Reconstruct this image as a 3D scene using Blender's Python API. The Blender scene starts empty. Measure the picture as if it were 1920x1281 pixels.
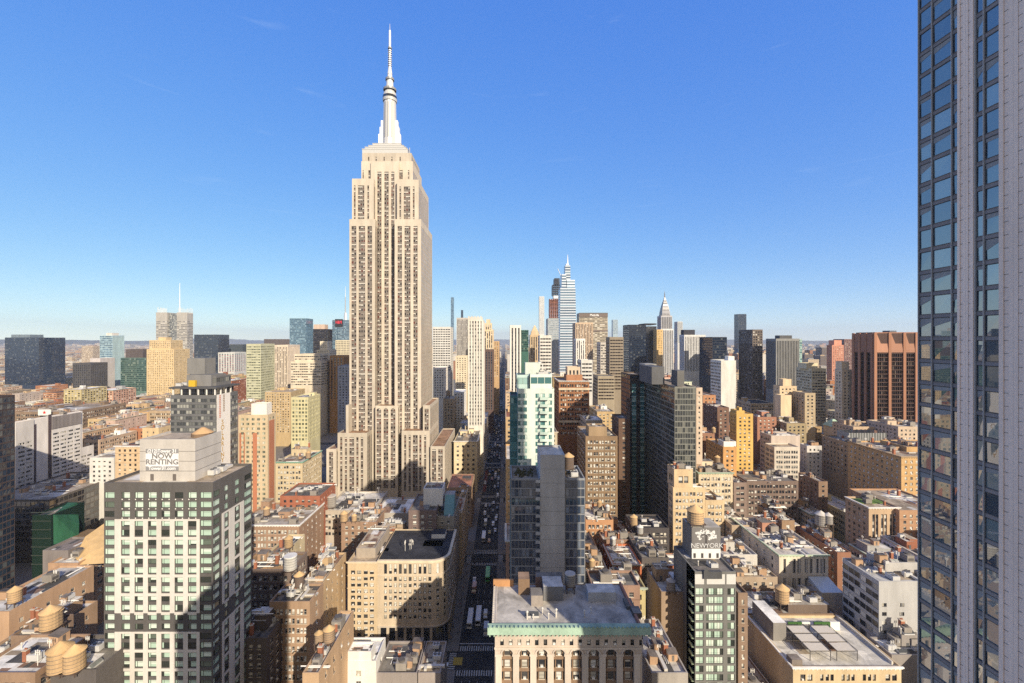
import bpy, math, random
import numpy as np
from mathutils import Vector, Matrix, Euler
R = random.Random(11)
S = bpy.context.scene
# ------------------------------------------------------------------ camera, sky, sun, exposure
CX, HY, F, CH = 947.0, 637.0, 800.0, 140.0      # level view: vanishing point, horizon, focal length (photo px), eye height (m)
def PX(px, Y): return (px - CX) * Y / F
def PZ(py, Y): return CH - (py - HY) * Y / F
cam = bpy.data.cameras.new('camera'); camo = bpy.data.objects.new('camera', cam); S.collection.objects.link(camo)
camo.location = (0, 0, CH); camo.rotation_euler = (math.pi/2, 0, 0)
cam.sensor_width = 36; cam.lens = 15.0
cam.shift_x = (960 - CX) / 1920; cam.shift_y = -(640.5 - HY) / 1920
cam.clip_start = 0.5; cam.clip_end = 90000
S.camera = camo
EL, AZ = math.radians(27), math.radians(30)     # sun: behind the viewer, to the right
w = bpy.data.worlds.new('World'); S.world = w; w.use_nodes = True
nt = w.node_tree; bg = nt.nodes['Background']
sky = nt.nodes.new('ShaderNodeTexSky'); sky.sky_type = 'NISHITA'; sky.sun_disc = False
sky.sun_elevation = EL; sky.sun_rotation = math.pi - AZ
sky.altitude = 0; sky.air_density = .6; sky.dust_density = 0; sky.ozone_density = 2.0
hs = nt.nodes.new('ShaderNodeHueSaturation'); hs.inputs['Saturation'].default_value = 1.3; hs.inputs['Value'].default_value = 1.6
nt.links.new(sky.outputs[0], hs.inputs['Color'])
# the camera's colour response to the sky: one power curve per channel
sc_ = nt.nodes.new('ShaderNodeSeparateColor'); cc_ = nt.nodes.new('ShaderNodeCombineColor'); nt.links.new(hs.outputs[0], sc_.inputs[0])
for i_, (g_, k_) in enumerate(((.57, 1.63), (.55, 1.79), (.197, 4.53))):
    pw = nt.nodes.new('ShaderNodeMath'); pw.operation = 'POWER'; pw.inputs[1].default_value = g_; nt.links.new(sc_.outputs[i_], pw.inputs[0])
    ml = nt.nodes.new('ShaderNodeMath'); ml.operation = 'MULTIPLY'; ml.inputs[1].default_value = k_; nt.links.new(pw.outputs[0], ml.inputs[0]); nt.links.new(ml.outputs[0], cc_.inputs[i_])
# thin cirrus
tc = nt.nodes.new('ShaderNodeTexCoord'); mp = nt.nodes.new('ShaderNodeMapping'); mp.inputs['Scale'].default_value = (3, 3, 26)
nz = nt.nodes.new('ShaderNodeTexNoise'); nz.inputs['Scale'].default_value = 1.6; nz.inputs['Detail'].default_value = 6; nz.inputs['Distortion'].default_value = .6
rp = nt.nodes.new('ShaderNodeValToRGB'); rp.color_ramp.elements[0].position = .66; rp.color_ramp.elements[1].position = .92
rp.color_ramp.elements[1].color = (.16, .16, .16, 1)
mx = nt.nodes.new('ShaderNodeMixRGB'); mx.inputs[2].default_value = (5.5, 6.4, 7.4, 1)
nt.links.new(tc.outputs['Generated'], mp.inputs[0]); nt.links.new(mp.outputs[0], nz.inputs['Vector'])
nt.links.new(nz.outputs[0], rp.inputs[0]); nt.links.new(rp.outputs[0], mx.inputs[0]); nt.links.new(cc_.outputs[0], mx.inputs[1])
# warm glow added on the sky's unseen sun side, lifting and neutralising blue shade
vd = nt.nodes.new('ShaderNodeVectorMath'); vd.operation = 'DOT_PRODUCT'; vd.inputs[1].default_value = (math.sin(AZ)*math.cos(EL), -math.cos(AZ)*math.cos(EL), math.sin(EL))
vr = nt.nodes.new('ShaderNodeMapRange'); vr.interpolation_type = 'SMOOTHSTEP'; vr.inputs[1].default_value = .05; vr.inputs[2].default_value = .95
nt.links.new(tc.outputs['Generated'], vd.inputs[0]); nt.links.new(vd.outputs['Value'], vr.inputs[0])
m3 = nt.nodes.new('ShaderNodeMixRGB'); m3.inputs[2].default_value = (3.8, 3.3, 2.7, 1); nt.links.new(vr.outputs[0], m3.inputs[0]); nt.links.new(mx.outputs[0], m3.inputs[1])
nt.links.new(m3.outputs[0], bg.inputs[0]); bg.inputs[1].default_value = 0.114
sl = bpy.data.lights.new('sun', 'SUN'); so = bpy.data.objects.new('sun', sl); S.collection.objects.link(so)
sl.energy = 5.0; sl.angle = math.radians(.5); sl.color = (1, .885, .70)
sd = Vector((math.sin(AZ)*math.cos(EL), -math.cos(AZ)*math.cos(EL), math.sin(EL)))
so.rotation_euler = sd.to_track_quat('Z', 'Y').to_euler(); so.location = (200, -300, 400)
S.view_settings.view_transform = 'Standard'; S.view_settings.look = 'None'
S.view_settings.exposure = 0.30; S.view_settings.gamma = 1
S.cycles.max_bounces = 5; S.cycles.diffuse_bounces = 3; S.cycles.glossy_bounces = 3; S.cycles.caustics_reflective = False; S.cycles.caustics_refractive = False
S.cycles.use_denoising = False

# ------------------------------------------------------------------ materials
MC = {}
COL = dict(cream=(.66,.55,.40), limestone=(.66,.56,.44), tan=(.53,.375,.22), sand=(.60,.46,.29), brown=(.23,.14,.085), brick=(.36,.145,.085),
  orange=(.50,.26,.12), dbrown=(.105,.075,.06), white=(.78,.75,.70), grey=(.36,.355,.35), dgrey=(.105,.105,.11), black=(.03,.032,.04),
  gold=(.66,.43,.13), pink=(.60,.32,.22), mint=(.64,.71,.645), concrete=(.40,.395,.39), greenish=(.50,.52,.38), navy=(.03,.045,.08),
  rust=(.22,.095,.055), steel=(.62,.64,.66), teal=(.16,.42,.40), tanroof=(.47,.38,.28), silver=(.60,.56,.50), blackroof=(.045,.045,.05),
  redroof=(.30,.13,.08), whiteroof=(.84,.81,.75), greyroof=(.22,.20,.175), copper=(.30,.52,.42), ltgrey=(.55,.54,.53), stone=(.60,.52,.42),
  greenroof=(.10,.20,.04), asphalt=(.05,.05,.053), mauve=(.30,.25,.24), blueglass=(.10,.20,.32))
def nodes(m):
    m.use_nodes = True; n = m.node_tree; return n, n.nodes['Principled BSDF']
def wallmat(c, rough=.85, dirt=.28, streak=True):
    rgb = COL.get(c, c) if isinstance(c, str) else c
    k = ('wall', tuple(rgb), rough, dirt)
    if k in MC: return MC[k]
    m = bpy.data.materials.new('wall'); n, p = nodes(m); L = n.links.new; N = n.nodes.new
    g = N('ShaderNodeNewGeometry'); mp = N('ShaderNodeMapping'); mp.inputs['Scale'].default_value = (1, 1, .22)
    L(g.outputs['Position'], mp.inputs[0])
    a = N('ShaderNodeTexNoise'); a.inputs['Scale'].default_value = .22; a.inputs['Detail'].default_value = 7; a.inputs['Roughness'].default_value = .65; L(mp.outputs[0], a.inputs['Vector'])
    b = N('ShaderNodeTexNoise'); b.inputs['Scale'].default_value = 2.2; b.inputs['Detail'].default_value = 3; L(g.outputs['Position'], b.inputs['Vector'])
    ad = N('ShaderNodeMath'); ad.operation = 'MULTIPLY_ADD'; ad.inputs[1].default_value = .4; L(b.outputs[0], ad.inputs[0]); L(a.outputs[0], ad.inputs[2])
    mr = N('ShaderNodeMapRange'); mr.inputs[1].default_value = .4; mr.inputs[2].default_value = .95; mr.inputs[3].default_value = 1 - dirt; mr.inputs[4].default_value = 1 + dirt*.55
    L(ad.outputs[0], mr.inputs[0])
    oi = N('ShaderNodeObjectInfo'); o2 = N('ShaderNodeMapRange'); o2.inputs[3].default_value = .86; o2.inputs[4].default_value = 1.1; L(oi.outputs['Random'], o2.inputs[0])
    mu = N('ShaderNodeMath'); mu.operation = 'MULTIPLY'; L(mr.outputs[0], mu.inputs[0]); L(o2.outputs[0], mu.inputs[1])
    h = N('ShaderNodeHueSaturation'); h.inputs['Color'].default_value = (*rgb, 1); L(mu.outputs[0], h.inputs['Value'])
    L(h.outputs[0], p.inputs['Base Color']); p.inputs['Roughness'].default_value = rough; p.inputs['Specular IOR Level'].default_value = .25
    MC[k] = m; return m
def roofmat(c):
    rgb = COL.get(c, c) if isinstance(c, str) else c
    k = ('roof', tuple(rgb))
    if k in MC: return MC[k]
    m = bpy.data.materials.new('roofing'); n, p = nodes(m); L = n.links.new; N = n.nodes.new
    g = N('ShaderNodeNewGeometry')
    a = N('ShaderNodeTexNoise'); a.inputs['Scale'].default_value = .18; a.inputs['Detail'].default_value = 8; a.inputs['Roughness'].default_value = .7; a.inputs['Distortion'].default_value = .8; L(g.outputs['Position'], a.inputs['Vector'])
    v = N('ShaderNodeTexVoronoi'); v.inputs['Scale'].default_value = .16; v.distance = 'CHEBYCHEV'; L(g.outputs['Position'], v.inputs['Vector'])
    mr = N('ShaderNodeMapRange'); mr.inputs[1].default_value = .3; mr.inputs[2].default_value = .7; mr.inputs[3].default_value = .48; mr.inputs[4].default_value = 1.32; L(a.outputs[0], mr.inputs[0])
    v2 = N('ShaderNodeMapRange'); v2.inputs[3].default_value = .68; v2.inputs[4].default_value = 1.15; L(v.outputs['Color'], v2.inputs[0])
    mu = N('ShaderNodeMath'); mu.operation = 'MULTIPLY'; L(mr.outputs[0], mu.inputs[0]); L(v2.outputs[0], mu.inputs[1])
    h = N('ShaderNodeHueSaturation'); h.inputs['Color'].default_value = (*rgb, 1); L(mu.outputs[0], h.inputs['Value'])
    L(h.outputs[0], p.inputs['Base Color']); p.inputs['Roughness'].default_value = .8; p.inputs['Specular IOR Level'].default_value = .2
    MC[k] = m; return m
def plain(c, rough=.6, metal=0, spec=.4, emit=None):
    rgb = COL.get(c, c) if isinstance(c, str) else c
    k = ('plain', tuple(rgb), rough, metal)
    if k in MC: return MC[k]
    m = bpy.data.materials.new('paint'); n, p = nodes(m); L = n.links.new
    a = n.nodes.new('ShaderNodeTexNoise'); a.inputs['Scale'].default_value = 1.3; a.inputs['Detail'].default_value = 4
    g = n.nodes.new('ShaderNodeNewGeometry'); L(g.outputs['Position'], a.inputs['Vector'])
    mr = n.nodes.new('ShaderNodeMapRange'); mr.inputs[3].default_value = .85; mr.inputs[4].default_value = 1.12; L(a.outputs[0], mr.inputs[0])
    h = n.nodes.new('ShaderNodeHueSaturation'); h.inputs['Color'].default_value = (*rgb, 1); L(mr.outputs[0], h.inputs['Value'])
    L(h.outputs[0], p.inputs['Base Color']); p.inputs['Roughness'].default_value = rough; p.inputs['Metallic'].default_value = metal; p.inputs['Specular IOR Level'].default_value = spec
    MC[k] = m; return m
PANES = dict(   # constant ramps picked per pane: (share, colour); ior, roughness
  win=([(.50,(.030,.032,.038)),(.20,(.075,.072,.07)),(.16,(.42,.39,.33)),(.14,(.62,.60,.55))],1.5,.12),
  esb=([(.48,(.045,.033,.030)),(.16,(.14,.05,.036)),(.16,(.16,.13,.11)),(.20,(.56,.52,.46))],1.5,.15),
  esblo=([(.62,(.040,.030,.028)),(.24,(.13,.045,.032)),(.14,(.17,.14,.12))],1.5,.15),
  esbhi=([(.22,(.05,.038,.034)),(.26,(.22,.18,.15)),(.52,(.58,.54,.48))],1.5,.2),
  dark=([(.5,(.012,.014,.018)),(.3,(.03,.032,.036)),(.2,(.085,.08,.075))],2.2,.04),
  grey=([(.35,(.06,.065,.07)),(.35,(.15,.155,.15)),(.3,(.34,.34,.31))],1.6,.08),
  blue=([(.5,(.05,.10,.16)),(.3,(.09,.17,.25)),(.2,(.20,.30,.38))],2.0,.04),
  navy=([(.6,(.012,.020,.040)),(.3,(.022,.035,.06)),(.1,(.09,.10,.11))],1.8,.04),
  teal=([(.5,(.05,.15,.16)),(.3,(.10,.24,.24)),(.2,(.30,.46,.43))],1.8,.05),
  green=([(.55,(.020,.05,.045)),(.3,(.045,.085,.075)),(.15,(.16,.20,.17))],1.7,.05),
  mint=([(.16,(.035,.04,.035)),(.14,(.12,.15,.12)),(.40,(.42,.56,.46)),(.30,(.56,.68,.58))],1.55,.10),
  brownglass=([(.6,(.020,.014,.013)),(.3,(.035,.026,.024)),(.1,(.14,.11,.09))],1.7,.05),
  pale=([(.5,(.20,.27,.33)),(.5,(.36,.43,.48))],1.9,.06),
  olive=([(.45,(.10,.11,.08)),(.35,(.22,.23,.16)),(.2,(.42,.42,.32))],1.6,.1),
  tower=([(.42,(.045,.075,.10)),(.3,(.08,.13,.15)),(.28,(.19,.26,.265))],3.1,.015),
  slate=([(.45,(.035,.05,.08)),(.35,(.07,.09,.13)),(.2,(.17,.20,.25))],2.0,.04),
  smoke=([(.5,(.022,.026,.026)),(.32,(.055,.06,.054)),(.18,(.16,.16,.135))],2.3,.04),
)
def panemat(k):
    if ('pane', k) in MC: return MC[('pane', k)]
    ent, ior, ro = PANES[k]
    m = bpy.data.materials.new('glass'); n, p = nodes(m); L = n.links.new; N = n.nodes.new
    g = N('ShaderNodeNewGeometry'); o = N('ShaderNodeObjectInfo')
    ad = N('ShaderNodeMath'); L(g.outputs['Random Per Island'], ad.inputs[0]); L(o.outputs['Random'], ad.inputs[1])
    fr = N('ShaderNodeMath'); fr.operation = 'FRACT'; L(ad.outputs[0], fr.inputs[0])
    rp = N('ShaderNodeValToRGB'); cr = rp.color_ramp; cr.interpolation = 'CONSTANT'
    pos = 0
    for i, (s, c) in enumerate(ent):
        e = cr.elements[i] if i < 2 else cr.elements.new(min(pos, .999))
        e.position = min(pos, .999); e.color = (*c, 1); pos += s
    L(fr.outputs[0], rp.inputs[0]); L(rp.outputs[0], p.inputs['Base Color'])
    p.inputs['IOR'].default_value = ior; p.inputs['Roughness'].default_value = ro
    MC[('pane', k)] = m; return m

# ------------------------------------------------------------------ mesh helper and object helpers
class M:
    def __init__(s): s.v = []; s.f = []; s.m = []
    def q(s, a, b, c, d, m=0):
        i = len(s.v); s.v += [a, b, c, d]; s.f.append((i, i+1, i+2, i+3)); s.m.append(m)
    def poly(s, pts, m=0):
        i = len(s.v); s.v += pts; s.f.append(tuple(range(i, i+len(pts)))); s.m.append(m)
    def box(s, x0, x1, y0, y1, z0, z1, m=0, top=None, bot=True):
        t = m if top is None else top
        s.q((x0,y0,z0),(x1,y0,z0),(x1,y0,z1),(x0,y0,z1), m); s.q((x1,y0,z0),(x1,y1,z0),(x1,y1,z1),(x1,y0,z1), m)
        s.q((x1,y1,z0),(x0,y1,z0),(x0,y1,z1),(x1,y1,z1), m); s.q((x0,y1,z0),(x0,y0,z0),(x0,y0,z1),(x0,y1,z1), m)
        s.q((x0,y0,z1),(x1,y0,z1),(x1,y1,z1),(x0,y1,z1), t)
        if bot: s.q((x0,y1,z0),(x1,y1,z0),(x1,y0,z0),(x0,y0,z0), m)
    def frus(s, x, y, z0, z1, r0, r1, n=16, m=0, cap=True, ph=0, sy=1):
        i = len(s.v)
        for k in range(n):
            a = ph + 2*math.pi*k/n; c, d = math.cos(a), math.sin(a)*sy
            s.v += [(x+r0*c, y+r0*d, z0), (x+r1*c, y+r1*d, z1)]
        for k in range(n):
            a = i+2*k; b = i+2*((k+1) % n); s.f.append((a, b, b+1, a+1)); s.m.append(m)
        if cap and r1 > 0: s.f.append(tuple(i+2*k+1 for k in range(n))); s.m.append(m)
    def bar(s, p, q, r, m=0):
        p = Vector(p); q = Vector(q); d = (q-p).normalized(); a = d.orthogonal().normalized()*r; b = d.cross(a)
        c = [p+a+b, p-a+b, p-a-b, p+a-b]; e = [x+(q-p) for x in c]
        for k in range(4): s.q(tuple(c[k]), tuple(c[(k+1) % 4]), tuple(e[(k+1) % 4]), tuple(e[k]), m)
        s.q(*[tuple(x) for x in e], m); s.q(*[tuple(x) for x in reversed(c)], m)
    def add(s, tpl, mat=None):
        i = len(s.v)
        s.v += [tuple(mat @ Vector(p)) for p in tpl.v] if mat else tpl.v
        s.f += [tuple(k+i for k in f) for f in tpl.f]; s.m += tpl.m
    def mesh(s, name, mats, org=(0,0,0)):
        me = bpy.data.meshes.new(name)
        o = org; me.from_pydata([(a-o[0], b-o[1], c-o[2]) for a, b, c in s.v] if any(o) else s.v, [], s.f)
        for x in mats: me.materials.append(x)
        if len(mats) > 1: me.polygons.foreach_set('material_index', s.m)
        return me
    def build(s, name, mats, parent=None, org=None, smooth=False):
        if not s.f: return None
        if org is None: org = tuple(parent.location) if parent else (0,0,0)
        me = s.mesh(name, mats, org)
        if smooth: me.polygons.foreach_set('use_smooth', [True]*len(me.polygons))
        return obj(name, me, parent)
def obj(name, me, parent=None):
    o = bpy.data.objects.new(name, me); S.collection.objects.link(o)
    if parent: o.parent = parent
    return o
def tag(o, label, cat=None, group=None, kind=None):
    if label: o['label'] = label
    if cat: o['category'] = cat
    if group: o['group'] = group
    if kind: o['kind'] = kind
    return o
def thing(name, label, cat, loc, group=None):
    o = bpy.data.objects.new(name, None); S.collection.objects.link(o); o.location = loc; o.empty_display_size = 1
    return tag(o, label, cat, group)
def struct(name, mb, mats):
    return tag(mb.build(name, mats), None, kind='structure')
def text(body, size, loc, rot, mat, parent, name='lettering', ext=.02, sx=1, align='CENTER', bold=0):
    c = bpy.data.curves.new(name, 'FONT'); c.body = body; c.size = size; c.extrude = ext; c.align_x = align; c.align_y = 'CENTER'; c.offset = bold
    t = bpy.data.objects.new('t', c); S.collection.objects.link(t); bpy.context.view_layer.update()
    me = bpy.data.meshes.new_from_object(t.evaluated_get(bpy.context.evaluated_depsgraph_get())); bpy.data.objects.remove(t)
    me.materials.clear(); me.materials.append(mat); o = obj(name, me, parent); o.location = loc; o.rotation_euler = rot; o.scale = (sx, 1, 1); return o

# ------------------------------------------------------------------ windows
FRAME = dict(light=(.55,.53,.49), dark=(.05,.05,.052), brown=(.16,.10,.07), white=(.75,.74,.72), green=(.10,.16,.13))
TPL = {}
def win_tpl(w, h, style, var):
    k = (round(w, 2), round(h, 2), style, var)
    if k in TPL: return TPL[k]
    t = M(); a, b = w/2, h/2; f = min(.09, w*.08)
    fr = lambda x0, x1, z0, z1, y=-.06: t.q((x0,y,z0),(x1,y,z0),(x1,y,z1),(x0,y,z1), 0)
    gl = lambda x0, x1, z0, z1, m=1, y=0: t.q((x0,y,z0),(x1,y,z0),(x1,y,z1),(x0,y,z1), m)
    fr(-a, -a+f, -b, b); fr(a-f, a, -b, b); fr(-a+f, a-f, b-f, b); fr(-a+f, a-f, -b, -b+f)
    if style == 'sash':
        bl = [0, .5, .3, .5, .75, 0][var]; zb = b - 2*b*bl
        if bl > 0: gl(-a+f, a-f, zb, b-f, 2)
        gl(-a+f, a-f, -b+f, zb if bl > 0 else b-f)
        fr(-a+f, a-f, -.04, .04, -.07)
        if w > 1.7: fr(-.04, .04, -b+f, b-f, -.065)
        if var in (3, 5): t.box(-.36, .36, -.45, .1, -b+f, -b+f+.45, 4)
        t.box(-a-.12, a+.12, -.38, 0, -b-.16, -b, 3)
    elif style == 'mint':
        x = -a + w*.26
        gl(-a+f, x-.05, -b+f, b-f); fr(x-.05, x+.05, -b+f, b-f)
        bl = [0, .55, 1, .8, 1, 0][var]; zb = b - 2*b*bl
        if 0 < bl < 1: gl(x+.05, a-f, zb, b-f, 2)
        gl(x+.05, a-f, -b+f, zb if 0 < bl < 1 else b-f)
        fr(x+.05, a-f, b*.55, b*.55+.06, -.065)
    elif style == 'big':
        n = max(2, round(w/1.1))
        for i in range(n):
            x0 = -a+f + (w-2*f)*i/n; x1 = -a+f + (w-2*f)*(i+1)/n
            gl(x0, x1, -b+f, b-f, 2 if (var*7+i*3) % 6 == 0 else 1)
            if i: fr(x0-.035, x0+.035, -b+f, b-f, -.065)
        if h > 1.6: fr(-a+f, a-f, -b+h*.28-.03, -b+h*.28+.03, -.07)
    elif style == 'pane':
        gl(-a+f, a-f, -b+f, b-f)
    TPL[k] = t; return t
WM = {}
def win_mesh(w, h, style, var, mats):
    k = (round(w, 2), round(h, 2), style, var, tuple(x.name for x in mats))
    if k not in WM: WM[k] = win_tpl(w, h, style, var).mesh('window', mats)
    return WM[k]

# ------------------------------------------------------------------ facade styles (metres)
ST = dict(
  loft=dict(bay=4.4, win=[(.10,.46),(.54,.90)], fl=3.7, v=(.26,.80), rec=.32, marg=1.0, top=2.0, ws='sash', split=1),
  loft3=dict(bay=5.6, win=[(.08,.32),(.38,.62),(.68,.92)], fl=3.7, v=(.22,.80), rec=.32, marg=.9, top=2.2, ws='sash', split=1),
  brick=dict(bay=3.5, win=[(.28,.72)], fl=3.25, v=(.30,.80), rec=.28, marg=1.2, top=1.8, ws='sash', split=1),
  sparse=dict(bay=6.0, win=[(.38,.60)], fl=3.7, v=(.30,.76), rec=.28, marg=2.0, top=2.4, ws='sash', split=1),
  apt=dict(bay=4.2, win=[(.2,.8)], fl=3.0, v=(.28,.82), rec=.22, marg=.8, top=1.6, ws='big', split=0),
  ribbon=dict(bay=1.6, win=[(.05,.95)], fl=3.7, v=(.34,.84), rec=.22, marg=.5, top=2.2, ws='pane', split=0),
  ribbon2=dict(bay=3.2, win=[(.04,.96)], fl=3.9, v=(.40,.84), rec=.3, marg=.6, top=3, ws='pane', split=0),
  curtain=dict(bay=1.7, win=[(.03,.97)], fl=3.4, v=(.20,.97), rec=.10, marg=.15, top=.8, ws='pane', split=0),
  curtain2=dict(bay=3.0, win=[(.03,.97)], fl=3.8, v=(.22,.97), rec=.10, marg=.2, top=1.2, ws='pane', split=0),
  piers=dict(bay=3.3, win=[(.25,.75)], fl=3.8, v=(.30,.88), rec=.45, marg=.9, top=3, ws='pane', split=0, slot=1),
  piers2=dict(bay=5.2, win=[(.16,.46),(.54,.84)], fl=3.8, v=(.34,.84), rec=.45, marg=1.2, top=4, ws='pane', split=0, slot=1),
  grid=dict(bay=3.1, win=[(.18,.82)], fl=3.6, v=(.28,.86), rec=.4, marg=.5, top=2, ws='pane', split=0),
)
def mapper(side, bx):
    x0, x1, y0, y1 = bx
    if side == 'S': return lambda u, z, d: (x0+u, y0+d, z)
    if side == 'E': return lambda u, z, d: (x1-d, y0+u, z)
    if side == 'W': return lambda u, z, d: (x0+d, y1-u, z)
    return lambda u, z, d: (x1-u, y1-d, z)
ROT = dict(S=0, E=math.pi/2, W=-math.pi/2, N=math.pi)
def facade(mb, side, bx, z0, z1, st, zlow, wins=None, rng=R):
    p = mapper(side, bx); L = bx[1]-bx[0] if side in 'SN' else bx[3]-bx[2]
    W = lambda u0, u1, a, b, m=0, d=0: mb.q(p(u0,a,d), p(u1,a,d), p(u1,b,d), p(u0,b,d), m)
    if not st or L < 2.2 or z1 - zlow < 3: W(0, L, z0, z1); return
    if 'cols' in st: cols = st['cols'](L)
    else:
        mg = min(st['marg'], L*.2); nb = max(1, round((L-2*mg)/st['bay'])); bw = (L-2*mg)/nb
        cols = [(mg+i*bw+a*bw, mg+i*bw+b*bw) for i in range(nb) for a, b in st['win']]
    fl, (va, vb), top, rec = st['fl'], st['v'], st['top'], st['rec']
    n = min(int((z1-top-zlow)/fl), 70); skip = st.get('skip', ())
    if n < 1 or not cols: W(0, L, z0, z1); return
    rows = [(z1-top-k*fl-fl+fl*va, z1-top-k*fl-fl+fl*vb) for k in range(n) if k not in skip]
    u = 0
    for a, b in cols:
        W(u, a, z0, z1); u = b
        if st.get('slot'):
            zt = z1-top; zb = z1-top-n*fl
            W(a, b, zt, z1); W(a, b, z0, zb)
            mb.q(p(a,zb,0), p(a,zb,rec), p(a,zt,rec), p(a,zt,0)); mb.q(p(b,zb,rec), p(b,zb,0), p(b,zt,0), p(b,zt,rec))
            mb.q(p(a,zt,rec), p(b,zt,rec), p(b,zt,0), p(a,zt,0)); mb.q(p(a,zb,0), p(b,zb,0), p(b,zb,rec), p(a,zb,rec))
            zc = zt
            for r0, r1 in rows:
                W(a, b, r1, zc, 2, rec); W(a, b, r0, r1, 1, rec); zc = r0
            W(a, b, zb, zc, 2, rec)
            continue
        zc = z1
        for r0, r1 in rows:
            W(a, b, r1, zc, 2 if st.get('sp') and zc < z1 else 0); zc = r0
            mb.q(p(a,r0,0), p(a,r0,rec), p(a,r1,rec), p(a,r1,0)); mb.q(p(b,r0,rec), p(b,r0,0), p(b,r1,0), p(b,r1,rec))
            mb.q(p(a,r1,rec), p(b,r1,rec), p(b,r1,0), p(a,r1,0)); mb.q(p(a,r0,0), p(b,r0,0), p(b,r0,rec), p(a,r0,rec))
            if wins is not None: wins.append((side, p((a+b)/2, (r0+r1)/2, rec), b-a, r1-r0, st['ws']))
            elif st.get('split'):
                h = r0 + (r1-r0)*(.5 if rng.random() < .6 else .7)
                W(a, b, r0, h, 1, rec); W(a, b, h, r1, 1, rec)
            else:
                e = [rec + rng.uniform(-.02, .02) for _ in range(4)]
                mb.q(p(a,r0,e[0]), p(b,r0,e[1]), p(b,r1,e[2]), p(a,r1,e[3]), 1)
        W(a, b, z0, zc)
    W(u, L, z0, z1)

HB = []            # every building volume: dict(x0,x1,y0,y1,z,yb,...)
AC = {}
def clut_mesh(kind):
    if kind in AC: return AC[kind]
    m = M()
    if kind == 'air_handler':
        m.box(-1.3, 1.3, -.9, .9, .25, 1.7, 0); m.frus(-.6, 0, 1.7, 1.95, .5, .5, 10, 1); m.frus(.6, 0, 1.7, 1.95, .5, .5, 10, 1)
        for x in (-1.1, 1.1):
            for y in (-.7, .7): m.box(x-.1, x+.1, y-.1, y+.1, 0, .25, 1)
        mt = [plain('ltgrey', .5), plain('dgrey', .5)]
    elif kind == 'vent_pipe':
        m.frus(0, 0, 0, 1.6, .18, .18, 8, 0); m.frus(0, 0, 1.6, 1.9, .34, .1, 8, 0); mt = [plain('silver', .4)]
    elif kind == 'duct':
        m.box(-3, 3, -.4, .4, .3, 1.0, 0); m.box(2.2, 3, -.4, 1.6, .3, 1.0, 0); m.box(-2.5, -2.3, -.3, .3, 0, .3, 1); m.box(1.6, 1.8, -.3, .3, 0, .3, 1)
        mt = [plain('silver', .45), plain('dgrey', .5)]
    elif kind == 'skylight':
        m.box(-1.6, 1.6, -.8, .8, 0, .4, 0); m.q((-1.6,-.8,.4),(1.6,-.8,.4),(1.6,0,1.0),(-1.6,0,1.0), 1); m.q((1.6,.8,.4),(-1.6,.8,.4),(-1.6,0,1.0),(1.6,0,1.0), 1)
        m.poly([(-1.6,-.8,.4),(-1.6,0,1.0),(-1.6,.8,.4)], 0); m.poly([(1.6,.8,.4),(1.6,0,1.0),(1.6,-.8,.4)], 0); mt = [plain('ltgrey', .6), panemat('grey')]
    elif kind == 'pipe_run':
        m.bar((-4,0,.35), (4,0,.35), .12); m.bar((-4,.5,.35), (2,.5,.35), .09); m.bar((2,.5,.35), (2,2.5,.35), .09)
        for x in (-3.5, -1, 1.5, 3.8): m.box(x-.1, x+.1, -.2, .7, 0, .25, 1)
        mt = [plain('white', .5), plain('dgrey', .6)]
    elif kind == 'cooling_tower':
        m.box(-1.7, 1.7, -1.4, 1.4, .5, 2.9, 0); m.frus(0, 0, 2.9, 3.5, 1.1, 1.0, 14, 1); m.box(-1.72, 1.72, -1.1, 1.1, .9, 1.9, 1)
        for x in (-1.5, 1.5):
            for y in (-1.2, 1.2): m.box(x-.12, x+.12, y-.12, y+.12, 0, .5, 1)
        mt = [wallmat((.30,.27,.24)), plain((.10,.09,.085), .7)]
    elif kind == 'roof_shed':
        m.box(-1.5, 1.5, -1.2, 1.2, 0, 2.4, 0); m.q((-1.7,-1.4,2.4),(1.7,-1.4,2.4),(1.7,1.4,2.9),(-1.7,1.4,2.9), 1); m.box(-.4, .4, -1.23, -1.1, .1, 2.0, 1); mt = [wallmat((.46,.30,.19)), roofmat((.20,.17,.15))]
    elif kind == 'antenna':
        m.bar((0,0,0), (0,0,4.2), .06); m.bar((-.5,0,3.4), (.5,0,3.4), .04); m.box(-.6, -.4, -.1, .1, 2.8, 4.0, 0); m.box(.4, .6, -.1, .1, 2.8, 4.0, 0); mt = [plain('white', .5)]
    elif kind == 'chimney':
        m.box(-.55, .55, -.55, .55, 0, 3.2, 0); m.box(-.68, .68, -.68, .68, 3.2, 3.4, 1); m.frus(-.2, 0, 3.4, 3.8, .18, .15, 8, 0); m.frus(.25, 0, 3.4, 3.8, .18, .15, 8, 0); mt = [wallmat('brick'), wallmat('stone')]
    AC[kind] = m.mesh(kind, mt); return AC[kind]

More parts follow.
